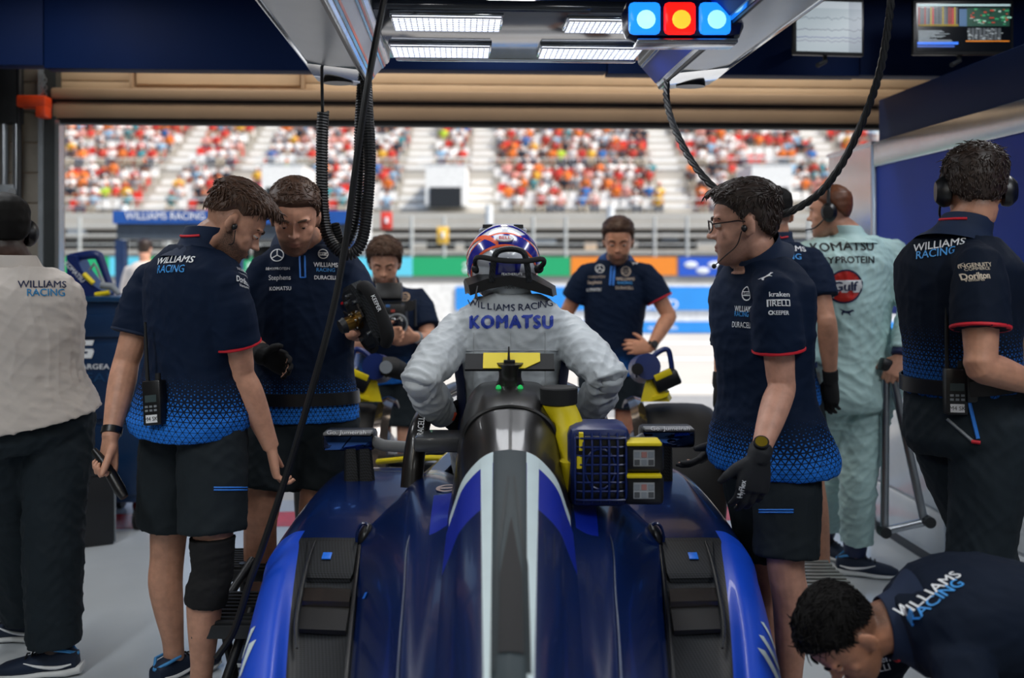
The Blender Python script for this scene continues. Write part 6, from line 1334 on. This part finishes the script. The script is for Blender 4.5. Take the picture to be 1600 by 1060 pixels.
p.shirt(M_gulf, 1.92, off=.024, wr=.011, seed=71, hem=-.17, sflare=.004, folds=.012, name='race_suit_top'); p.bottoms(M_gulf, 1.80, off=.026, wr=.012, seed=72, flare=.0, name='race_suit_legs', fq=1.0); p.shoes()
p.collar(m=M_gulf, h=.05, r=.075); p.hs_parent = p.e; p.headset()
for k in 'LR':
    a = p.A[k]; d0 = (a['W']-a['E']).normalized(); mb = MB(); mb.tube([a['W']-d0*.075, a['W']-d0*.07, a['W']+d0*.0, a['W']+d0*.006], [.045, .05, .046, .04], 18); mb.build('suit_cuff', M_suitn, p.sh)
    g = p.G[k]; d0 = (g['A']-g['K']).normalized(); mb = MB(); mb.tube([g['A']-d0*.115, g['A']-d0*.11, g['A']-d0*.02, g['A']-d0*.015], [.056, .062, .05, .045], 18); mb.build('ankle_cuff', M_suitn, p.bt)
s1 = Surf(p.sh); nb = (.1, -1, .12); M_blkp = mat('black_print', '#141619', .6)
s1.text('KOMATSU', 1318, 385, .042, M_blkp, width=.29, n=nb, bold=.065); s1.text('MYPROTEIN', 1326, 406, .032, M_blkp, width=.25, n=nb, bold=.07); s1.shape(CAT, 1318, 367, .035, M_blkp, n=(.1, -1, .5), tilt=-12)
Mgr = mat('roundel_red', '#c8281e', .5); s1.shape(ringpoly(0.0, .5, 20, 160, 16)+ringpoly(0.0, .5, 200, 340, 16), 1320, 448, .150, Mgr, n=nb, name='roundel'); s1.shape([[(-.5, -.19), (.5, -.19), (.5, .19), (-.5, .19)]], 1320, 448, .150, M_white, n=nb, name='roundel_band', lift=.006); s1.shape(ringpoly(.47, .52), 1320, 448, .150, M_dkprint, n=nb, name='roundel_rim', lift=.0065); s1.text('Gulf', 1320, 448, .042, M_dkprint, width=.112, n=nb, bold=.10, lift=.012)
s1.shape(CAT, 1322, 488, .035, M_dkprint, n=nb, tilt=-12)
st = empty('tubular_stand', P(1410, 830, 4.62), 'triangular steel tube stand held by the driver in pale blue', 'stand')
for nm, a, b, r in (('upright_tube', P(1384, 572, 4.62), P(1382, 830, 4.62), .019), ('slanting_tube', P(1394, 585, 4.6), P(1444, 815, 4.55), .019), ('foot_tube', P(1378, 831, 4.62), P(1452, 814, 4.54), .019)):
    mb = MB(); mb.cyl(a, b, r, 14); mb.build(nm, M_steel, st)
mb = MB(); mb.box(P(1389, 572, 4.6), (.09, .06, .06), R=Matrix.Rotation(.3, 3, 'Y'), bev=.014); mb.build('grip', M_black, st)
for q in (P(1450, 815, 4.53), P(1381, 831, 4.61)):
    mb = MB(); mb.cyl(q-V((0, .03, 0)), q+V((0, .03, 0)), .026, 14); mb.build('end_cap', M_dark, st)
# ---------- mechanic with headset on the right
p = Person('mechanic with black headset and long trousers, facing the blue wall', (1.46, 3.2), P(1504, 364, 3.2), P(1510, 650, 3.22), (.50, -.866, 0), 1.10, bow=(-.02, 0, 0))
SR, SL = P(1530, 412, 2.99), P(1462, 405, 3.37)
ER = P(1533, 572, 2.93); WR = P(1632, 606, 3.02); EL = V((1.62, 3.42, 1.15)); WL = V((1.78, 3.55, 1.08))
p.arms(dict(S=SL, E=EL, W=WL, s=(0, 0, 1), curl=(30, 40, 30)), dict(S=SR, E=ER, W=WR, s=(0, .2, 1), curl=(30, 40, 30)))
p.legs(dict(H=p.C-p.rh*.1, K=P(1550, 872, 3.36), A=floor_at(1545, 3.36), toe=(.8, .5, 0)), dict(H=p.C+p.rh*.1, K=P(1530, 876, 3.14), A=floor_at(1530, 3.16), toe=(.8, .5, 0)))
h = Head(P(1523, 298, 3.2), (.2, .98, 0), 8, 1.08); p.finish_body(SK3, h, buzz=1)
hair(h, H_dark, p.e, p.org, top=.024, side=.012, low=(-.07, -.06, -.03, .02, -.01, .03, .056, .066, .072), tufts=150, tl=.022, seed=17, tdir=(0, -.2, .4))
p.shirt(M_polo_faint, .64, wr=.0045, seed=81, hem=.14, flare=.0); p.collar(trim=M_red); p.cuff_trim(1); p.bottoms(M_trou, 1.92, off=.022, seed=82, name='trousers', wr=.006, top=.215); p.belt(.20, mat('leather_black', '#15161a', .4), .022, .022); p.shoes()
p.hs_parent = p.e; p.headset()
sb = Surf(p.bt); q = sb.hit(1487, 610); p.radio((q[0] if q[0] is not None else P(1487, 610, 3.0))+V((0, -.025, 0)), (-.15, -1, .05), k=1.15)
q = sb.hit(1517, 600); p.radio((q[0] if q[0] is not None else P(1517, 605, 3.0))+V((0, -.01, 0)), (.1, -1, .05), k=.9, screen=False)
crossline(sb, 1514, 628, 686, 8, .006, M_zip, 'pocket_zip', p.bt, 1528)
crossline(sb, 1480, 655, 690, 8, .005, M_grey, 'lanyard', p.bt, 1520); crossline(sb, 1518, 690, 692, 4, .006, M_red, 'lanyard_tab', p.bt, 1532)
s1 = Surf(p.sh); nb = (-.6, -.8, .15)
s1.text('WILLIAMS', 1466, 382, .026, M_white, width=.17, n=nb, bold=.04, tilt=4); s1.text('RACING', 1462, 395, .026, M_blue, width=.13, n=nb, bold=.04, tilt=4)
nl = (0, -1, .15); mt = mat('print_cream', '#cfc2ae', .6)
s1.text('INGENUITY', 1526, 414, .013, mt, width=.076, n=nl, bold=.04); s1.text('COMMERCE', 1528, 420, .009, mt, width=.06, n=nl); s1.text('Dorilton', 1526, 431, .020, mt, width=.066, n=nl, bold=.09); s1.text('Ventures', 1523, 437, .010, mt, width=.045, n=nl)
# ---------- crouching mechanic
p = Person('dark haired mechanic crouching on the floor, head bowed low', (1.2, 2.5), P(1400, 978, 2.52), V((1.50, 2.47, .52)), (0, -1, 0), 1.08, bow=(0, 0, .055))
SR = V((p.N.x+.07, 2.31, .55)); SL = V((p.N.x+.07, 2.70, .55)); ER = V((p.N.x+.04, 2.22, .27)); EL = V((p.N.x-.02, 2.78, .28)); WR = V((p.N.x-.16, 2.30, .06)); WL = V((p.N.x-.2, 2.72, .06))
p.arms(dict(S=SL, E=EL, W=WL, d=(-1, -.1, 0), s=(0, -1, .1), curl=(8, 12, 8)), dict(S=SR, E=ER, W=WR, d=(-1, .1, 0), s=(0, 1, .1), curl=(8, 12, 8)))
p.legs(dict(H=p.C+V((0, .11, -.02)), K=V((1.20, 2.62, .09)), A=V((1.62, 2.60, .085)), toe=(.2, 0, -1), back=V((0, 0, 1))), dict(H=p.C+V((0, -.11, -.02)), K=V((1.20, 2.34, .09)), A=V((1.62, 2.36, .085)), toe=(.2, 0, -1), back=V((0, 0, 1))))
h = Head(P(1320, 990, 2.5), (-.95, -.28, 0), 62, 1.02); p.finish_body(SK6, h, buzz=.9, beard=.3)
hair(h, H_black, p.e, p.org, top=.016, side=.006, low=(-.02, -.015, .0, .035, .01, .04, .058, .066, .070), tufts=170, tl=.03, seed=18, tdir=(0, .5, .3))
p.eyes(H_black, SK6, .8); p.shirt(M_polo_faint, .68, wr=.004, seed=91, hem=-.1); p.collar(trim=M_red, h=.03, r=.066, tilt=.1); p.bottoms(M_trou, 1.8, seed=92, name='trousers'); p.shoes(); p.earpiece(1)
s1 = Surf(p.sh); s1.text('WILLIAMS', 1447, 930, .026, M_white, tilt=33, width=.19, n=(-.1, -.75, .7), bold=.04); s1.text('RACING', 1462, 936, .026, M_blue, tilt=33, width=.145, n=(-.1, -.75, .7), bold=.04)
s1.text('kraken', 1368, 1032, .018, M_white, tilt=18, width=.075, n=(-.3, -.9, .2), bold=.07); s1.text('PIRELLI', 1368, 1046, .018, M_white, tilt=18, width=.075, n=(-.3, -.9, .2), bold=.05)
# ---------- man in white shirt at the edge
p = Person('man in white long-sleeved team shirt and dark trousers, back turned', (-1.8, 3.65), P(24, 420, 3.65), P(48, 652, 3.68), (.85, .52, 0), 1.12, bow=(.0, -.02, 0))
SR, SL = P(93, 462, 3.75), P(-50, 455, 3.54)
ER = reach(SR, 92, 592, .30, 1); WR = reach(ER, 30, 640, .26, 1); EL = reach(SL, -62, 590, .30, 1); WL = reach(EL, -10, 640, .26, 1)
p.arms(dict(S=SL, E=EL, W=WL, s=(0, .2, 1), curl=(40, 50, 30)), dict(S=SR, E=ER, W=WR, s=(0, .2, 1), curl=(40, 50, 30)))
p.legs(dict(H=p.C-p.rh*.1, K=P(22, 835, 3.82), A=floor_at(40, 3.95), toe=(-1, .1, 0)), dict(H=p.C+p.rh*.1, K=P(82, 838, 3.64), A=floor_at(84, 3.62), toe=(-1, -.15, 0)))
h = Head(P(2, 362, 3.63), (-.75, .66, 0), 5, 1.08); p.finish_body(SK4, h, buzz=1); hair(h, H_black, p.e, p.org, top=.014, side=.010, low=(-.06, -.05, -.02, .02, -.01, .03, .055, .066, .072), tufts=0, seed=19)
p.shirt(M_wsh, 1.92, off=.03, wr=.008, seed=101, hem=.01, flare=.05, sflare=.012, name='shirt'); p.collar(m=M_wsh, h=.05, r=.074); p.bottoms(M_trou, 1.93, off=.026, seed=102, name='trousers', wr=.008, top=.1); p.shoes(); p.hs_parent = p.e; p.headset(band=False)
s1 = Surf(p.sh); nb = (.35, -.9, .15); s1.text('WILLIAMS', 66, 444, .026, M_dkprint, width=.155, n=nb, bold=.04, tilt=2); s1.text('RACING', 72, 457, .026, mat('print_teal', '#1f86c0', .5), width=.12, n=nb, bold=.04, tilt=2)
# ---------- far person at the pit stand
p = Person('blurred person in white shirt under the pit stand roof', (-4.55, 12.4), V((P(226, 0, 12.4).x, 12.4, 1.52)), V((P(226, 0, 12.4).x, 12.4, .95)), (1, 0, 0), 1.05)
c = p.N
p.arms(dict(S=c+V((-.19, 0, -.1)), E=c+V((-.26, .02, -.38)), W=c+V((-.2, .15, -.6)), s=(0, 1, 0)), dict(S=c+V((.19, 0, -.1)), E=c+V((.26, .02, -.38)), W=c+V((.2, .15, -.6)), s=(0, 1, 0)))
p.legs(dict(H=p.C-p.rh*.1, K=V((p.C.x-.1, 12.4, .5)), A=V((p.C.x-.1, 12.42, .085)), toe=(0, 1, 0)), dict(H=p.C+p.rh*.1, K=V((p.C.x+.1, 12.4, .5)), A=V((p.C.x+.1, 12.42, .085)), toe=(0, 1, 0)))
h = Head(c+V((0, .01, .14)), (0, 1, 0), 5, 1.0); p.finish_body(SK1, h, vox=.012); p.shirt(M_wsh, 1.9, voxel=.015, seed=111); p.bottoms(M_trou, 1.9, vox=.015, name='trousers')
hair(h, H_dark, p.e, p.org, tufts=0)
# ---------------------------------------------------------------- loose things in the garage
sw = empty('steering_wheel', P(575, 545, 3.6), 'black steering wheel with gilt hub held up by the bearded mechanic', 'steering wheel')
c = P(572, 494, 3.58); R = Matrix.Rotation(math.radians(-24), 3, 'Y')@Matrix.Rotation(math.radians(28), 3, 'Z')
def sp(x, y, z): return c+R@V((x, y, z))
mb = MB(); mb.loft([[sp(x, y*t, z*t) for y, z in ((-.075, .10), (-.05, .125), (.05, .125), (.075, .10), (.08, -.09), (.05, -.115), (-.05, -.115), (-.08, -.09))] for x, t in ((-.03, .88), (-.02, 1), (.018, 1), (.026, .9))]); bd = mb.build('wheel_body', M_carb, sw, angle=30)
for sg in (-1, 1):
    mb = MB(); mb.tube([sp(.0, sg*.075, .10), sp(.005, sg*.115, .085), sp(.01, sg*.125, .0), sp(.005, sg*.115, -.085), sp(0, sg*.07, -.12)], [.018, .024, .022, .025, .020], 12, smooth=4); mb.build('grip', M_blk_cloth, sw)
    mb = MB(); mb.loft([[sp(-.045, sg*y, z) for y, z in ((.02, .02), (.085, .05), (.09, .0), (.02, -.02))], [sp(-.038, sg*y, z) for y, z in ((.02, .02), (.085, .05), (.09, .0), (.02, -.02))]]); mb.build('paddle', M_carbg, sw)
mb = MB(); mb.tube([sp(-.025, 0, .0), sp(-.05, 0, 0), sp(-.052, 0, 0), sp(-.085, 0, 0)], [.036, .036, .026, .026], 18); hb = mb.build('hub', mat('gilt_metal', '#8a6a34', .3, metal=1), sw)
mb = MB(); mb.tube([sp(-.085, 0, 0), sp(-.105, 0, 0)], [.03, .024], 16); mb.build('release_ring', M_dark, hb)
for i in range(6):
    a = i*math.pi/3; mb = MB(); mb.cyl(sp(-.05, .03*math.cos(a), .03*math.sin(a)), sp(-.056, .03*math.cos(a), .03*math.sin(a)), .005, 8); mb.build('bolt', M_steel, hb)
mb = MB(); mb.ell(P(592, 491, 3.515), (.0085, .005, .0085), 12, 7); mb.build('orange_button', mat('button_orange', '#f0a020', .3), bd)
for g_ in [o for o in sw.children if o.name.startswith('grip')]:
    sg_ = Surf(g_)
    if sg_.hit(590, 478)[0] is not None: sg_.text('KEEPER', 588, 474, .014, M_white, tilt=-66, width=.06, n=(.2, -1, 0), rad=3, bold=.04)
for i, (a_, b_) in enumerate(((.05, .07), (-.05, .06), (.05, -.07), (-.055, -.06), (0, .09), (.03, .02))):
    mb = MB(); mb.cyl(sp(.024, a_, b_), sp(.034, a_, b_), .011, 12); mb.build('dial', [M_grey, M_red, M_zip, M_yel, M_white, M_dark][i], bd)
    mb = MB(); mb.cyl(sp(-.03, a_*.9, b_), sp(-.042, a_*.9, b_), .008, 10); mb.build('screw', M_steel, bd)
mb = MB(); mb.box(sp(.027, 0, .045), (.006, .10, .05), R=R); mb.build('display', mat('wheel_display', '#1b2a2e', .2), bd)
# tool cabinet behind the curly mechanic
Yb = 5.55; a, b = P(112, 468, Yb), P(228, 700, Yb)
cab = empty('tool_cabinet', V(((a.x+b.x)/2, Yb+.3, 0)), 'navy roll cabinet with white lettering behind the curly mechanic', 'cabinet')
M_cab2 = mat('cabinet_navy', '#0c2b4e', .3, var=.06)
mb = MB(); mb.box(V(((a.x+b.x)/2, Yb+.3, (a.z+.12)/2+.02)), (b.x-a.x, .6, a.z-.16), bev=.012); mb.build('carcass', M_cab2, cab)
mb = MB(); mb.box(V(((a.x+b.x)/2, Yb+.29, a.z+.0)), (b.x-a.x+.02, .64, .03), bev=.008); mb.build('top_tray', mat('cabinet_top', '#0f3557', .25), cab)
mb = MB(); mb.box(V(((a.x+b.x)/2+.1, Yb-.02, a.z+.006)), (b.x-a.x-.25, .012, .010), bev=.002); mb.build('bright_edge', M_silver, cab)
for z0, z1 in ((1.08, 1.22), (.62, 1.06), (.2, .6)):
    mb = MB(); mb.box(V(((a.x+b.x)/2+.02, Yb-.008, (z0+z1)/2)), (b.x-a.x-.09, .018, z1-z0-.012), bev=.006); mb.build('front_panel', M_cab2, cab)
c = P(133, 546, Yb-.02); 
mb = MB()
for q in ([(-.5, .5), (.5, .5), (.4, .22), (-.15, .22), (-.2, .1), (-.5, .1)], [(-.42, .02), (.42, .02), (.5, -.12), (.36, -.5), (-.5, -.5), (-.5, -.25), (.12, -.25), (.16, -.12), (-.42, -.12)]): mb.prism([c+V((x*.1, 0, y*.1)) for x, y in q], V((0, -.002, 0)))
mb.build('emblem', M_white, cab, smooth=False)
flat_text('SARGEA', P(146, 573, Yb-.02), .028, M_white, cab, bold=.03, width=.18); flat_text('TEAM', P(150, 590, Yb-.02), .05, mat('print_dim', '#12406a', .4), cab, width=.26)
for sx in (a.x+.06, b.x-.06):
    for dy in (.06, .54): mb = MB(); mb.cyl(V((sx-.02, Yb+dy, .06)), V((sx+.02, Yb+dy, .06)), .06, 14); mb.build('caster', M_rub, cab)
# spare blower on the cabinet
Yw = 5.7; o = empty('spare_blower', P(150, 466, Yw), 'navy blower with yellow strips and white lettering, lying on the roll cabinet', 'blower')
mb = MB(); mb.prism([P(x, y, Yw) for x, y in ((104, 398), (118, 400), (128, 422), (146, 446), (164, 458), (162, 464), (104, 464))], V((0, .14, 0))); mb.build('blower_body', M_bluep, o, angle=30)
mb = MB(); mb.tube([P(110, 403, Yw+.05), P(134, 399, Yw+.05), P(152, 399, Yw+.05), P(158, 408, Yw+.05), P(168, 436, Yw+.05), P(174, 450, Yw+.05)], [.025, .026, .026, .024, .020, .018], 10, smooth=4); mb.build('handle_loop', M_bluep, o)
mb = MB(); mb.tube([P(140, 422, Yw+.02), P(147, 412, Yw+.02), P(152, 420, Yw+.02), P(160, 440, Yw+.02)], .008, 8); mb.build('trigger_guard', M_grey, o)
for x0, y0, x1, y1 in ((131, 428, 146, 443), (149, 461, 171, 457)): mb = MB(); mb.tube([P(x0, y0, Yw-.012), P(x1, y1, Yw-.012)], .014, 8); mb.build('yellow_strip', M_yel, o)
mb = MB(); mb.tube([P(158, 446, Yw), P(176, 448, Yw), P(186, 460, Yw)], [.02, .022, .012], 10); mb.build('grey_nozzle', M_grey, o)
flat_text('KOMATSU', P(117, 425, Yw-.004), .026, M_white, o, r=(.78, 0, -.82), u=(.82, 0, .78), bold=.05, width=.15)
# crate
o = empty('crate', V((P(165, 0, 5.3).x, 5.5, 0)), 'black and grey transport crate on the floor below the roll cabinet', 'crate')
Rz = Matrix.Rotation(math.radians(-38), 3, 'Z'); c0 = V((P(178, 850, 5.3).x, 5.3, .0))
def cp(x, y, z): return c0+Rz@V((x, y, z))
def cbox(x0, x1, y0, y1, z0, z1, bev=.008):
    mb = MB(); mb.box(cp((x0+x1)/2, (y0+y1)/2, (z0+z1)/2), (x1-x0, y1-y0, z1-z0), R=Rz, bev=bev); return mb
Mcr = mat('crate_black', '#16191d', .45); Mcg = mat('crate_grey', '#7d848a', .4)
Rz = Matrix.Rotation(math.radians(28), 3, 'Z')
cbox(-.42, 0, 0, .55, .0, .37).build('box', Mcr, o); cbox(-.43, .008, -.008, .558, .372, .42).build('lid', Mcr, o)
cbox(.001, .012, .01, .54, .01, .365, .004).build('side_plate', Mcg, o); cbox(.001, .016, .2, .33, .39, .405, .003).build('handle_slot', M_black, o)
cbox(-.25, -.18, -.016, -.002, .33, .40, .003).build('latch', M_steel, o)
# orange bin at the edge, wheel gun on the floor
o = empty('gas_bottle', V((P(-22, 0, 4.9).x, 4.9, 0)), 'orange gas bottle at the edge behind the man in white shirt', 'bottle')
x = P(-22, 0, 4.9).x; mb = MB(); mb.tube([V((x, 4.9, z)) for z in (0, .01, .26, .30, .33)], [.095, .108, .108, .09, .03], 22); mb.build('bottle_body', M_orange, o); mb = MB(); mb.tube([V((x, 4.9, .1)), V((x, 4.9, .125))], .111, 22); mb.build('band', M_dark, o); mb = MB(); mb.cyl(V((x, 4.9, .33)), V((x, 4.9, .38)), .025, 12); mb.build('valve', M_steel, o)
o = empty('wheel_gun', V((P(5, 0, 4.35).x, 4.3, 0)), 'grey wheel gun with gold ring and red collar lying on the floor', 'wheel gun')
q0, q1 = P(4, 952, 4.28), P(22, 912, 4.55); q0.z = .055; q1.z = .06; d = (q1-q0).normalized()
mb = MB(); mb.tube([q0-d*.02, q0, q0+d*.06, q0+d*.065, q0+d*.19], [.04, .046, .046, .058, .058], 18); mb.build('gun_body', M_grey, o)
mb = MB(); mb.tube([q0+d*.06, q0+d*.062, q0+d*.085], [.05, .0605, .0605], 18); mb.build('gold_ring', mat('gold', '#b9913f', .25, metal=1), o)
mb = MB(); mb.tube([q0+d*.19, q0+d*.235], [.06, .05], 18); mb.build('red_collar', M_red, o)
mb = MB(); mb.tube([q0-d*.022, q0-d*.05], [.036, .036], 14); mb.build('socket', M_black, o)
# hose and stand in the red stripe behind the curly mechanic
o = empty('hose_reel', V((P(232, 0, 5.8).x, 5.8, 0)), 'red hose on silver stand at the floor stripe beside the crate', 'hose')
mb = MB(); mb.tube([P(229, 690, 5.75), P(232, 735, 5.75), P(224, 770, 5.75), P(220, 790, 5.75)], .012, 8, smooth=5); mb.build('hose', M_red, o)
mb = MB(); mb.tube([P(226, 672, 5.78), P(227, 805, 5.78)], .013, 10); mb.build('post', M_steel, o)
c = P(228, 790, 5.8); mb = MB(); mb.tube([c+V((.06*math.cos(a), 0, .06*math.sin(a))) for a in [2*math.pi*i/16 for i in range(17)]], .02, 8); mb.build('coil', mat('hose_dark_red', '#6e1418', .5), o); mb = MB(); mb.ell(P(232, 776, 5.78), (.05, .04, .04), 12, 8); mb.build('fitting', M_steel, o)
# step platforms on both sides of the car
def steps(label, treads, frame, Mx):
    q = treads[0][0]; o = empty('step_platform', V((q.x, q.y, 0)), label, 'step')
    for c, w_, d_ in treads:
        mb = MB(); mb.box(c-V((0, 0, .03)), (w_, d_, .045), bev=.004); t = mb.build('tread', M_dark, o)
        for i in range(9):
            mb = MB(); mb.box(c+V((0, -d_/2+d_*(i+.5)/9, -.003)), (w_*.96, d_/9*.5, .012), bev=.002); mb.build('slat', Mx, t)
    for a, b in frame: mb = MB(); mb.cyl(a, b, .016, 10); mb.build('frame_tube', M_dark, o)
    return o
steps('black two-tread step platform beside the left sidepod under the hose'.replace('left ', 'near-side '), [(P(372, 948, 3.4), .22, .32), (P(392, 872, 3.85), .22, .26)], [(V((P(330, 0, 3.2).x, 3.2, .02)), P(392, 950, 3.35)), (P(345, 950, 3.55), P(395, 875, 3.75)), (V((P(345, 0, 3.3).x, 3.5, .0)), P(345, 955, 3.5)), (V((P(400, 0, 3.7).x, 3.95, .0)), P(400, 880, 3.95)), (V((P(380, 0, 3.7).x, 3.75, .0)), P(380, 880, 3.75))], M_rub)
steps('black step platform with pale slats at the feet of the glasses mechanic', [(P(1268, 898, 4.05), .26, .4)], [(P(1240, 905, 3.9), V((P(1240, 0, 3.9).x, 3.9, 0))), (P(1296, 905, 3.9), V((P(1296, 0, 3.9).x, 3.9, 0))), (P(1245, 905, 4.2), V((P(1245, 0, 4.2).x, 4.2, 0))), (P(1290, 900, 4.2), V((P(1290, 0, 4.2).x, 4.2, 0)))], mat('slat_pale', '#8c8f8c', .4, metal=.5))
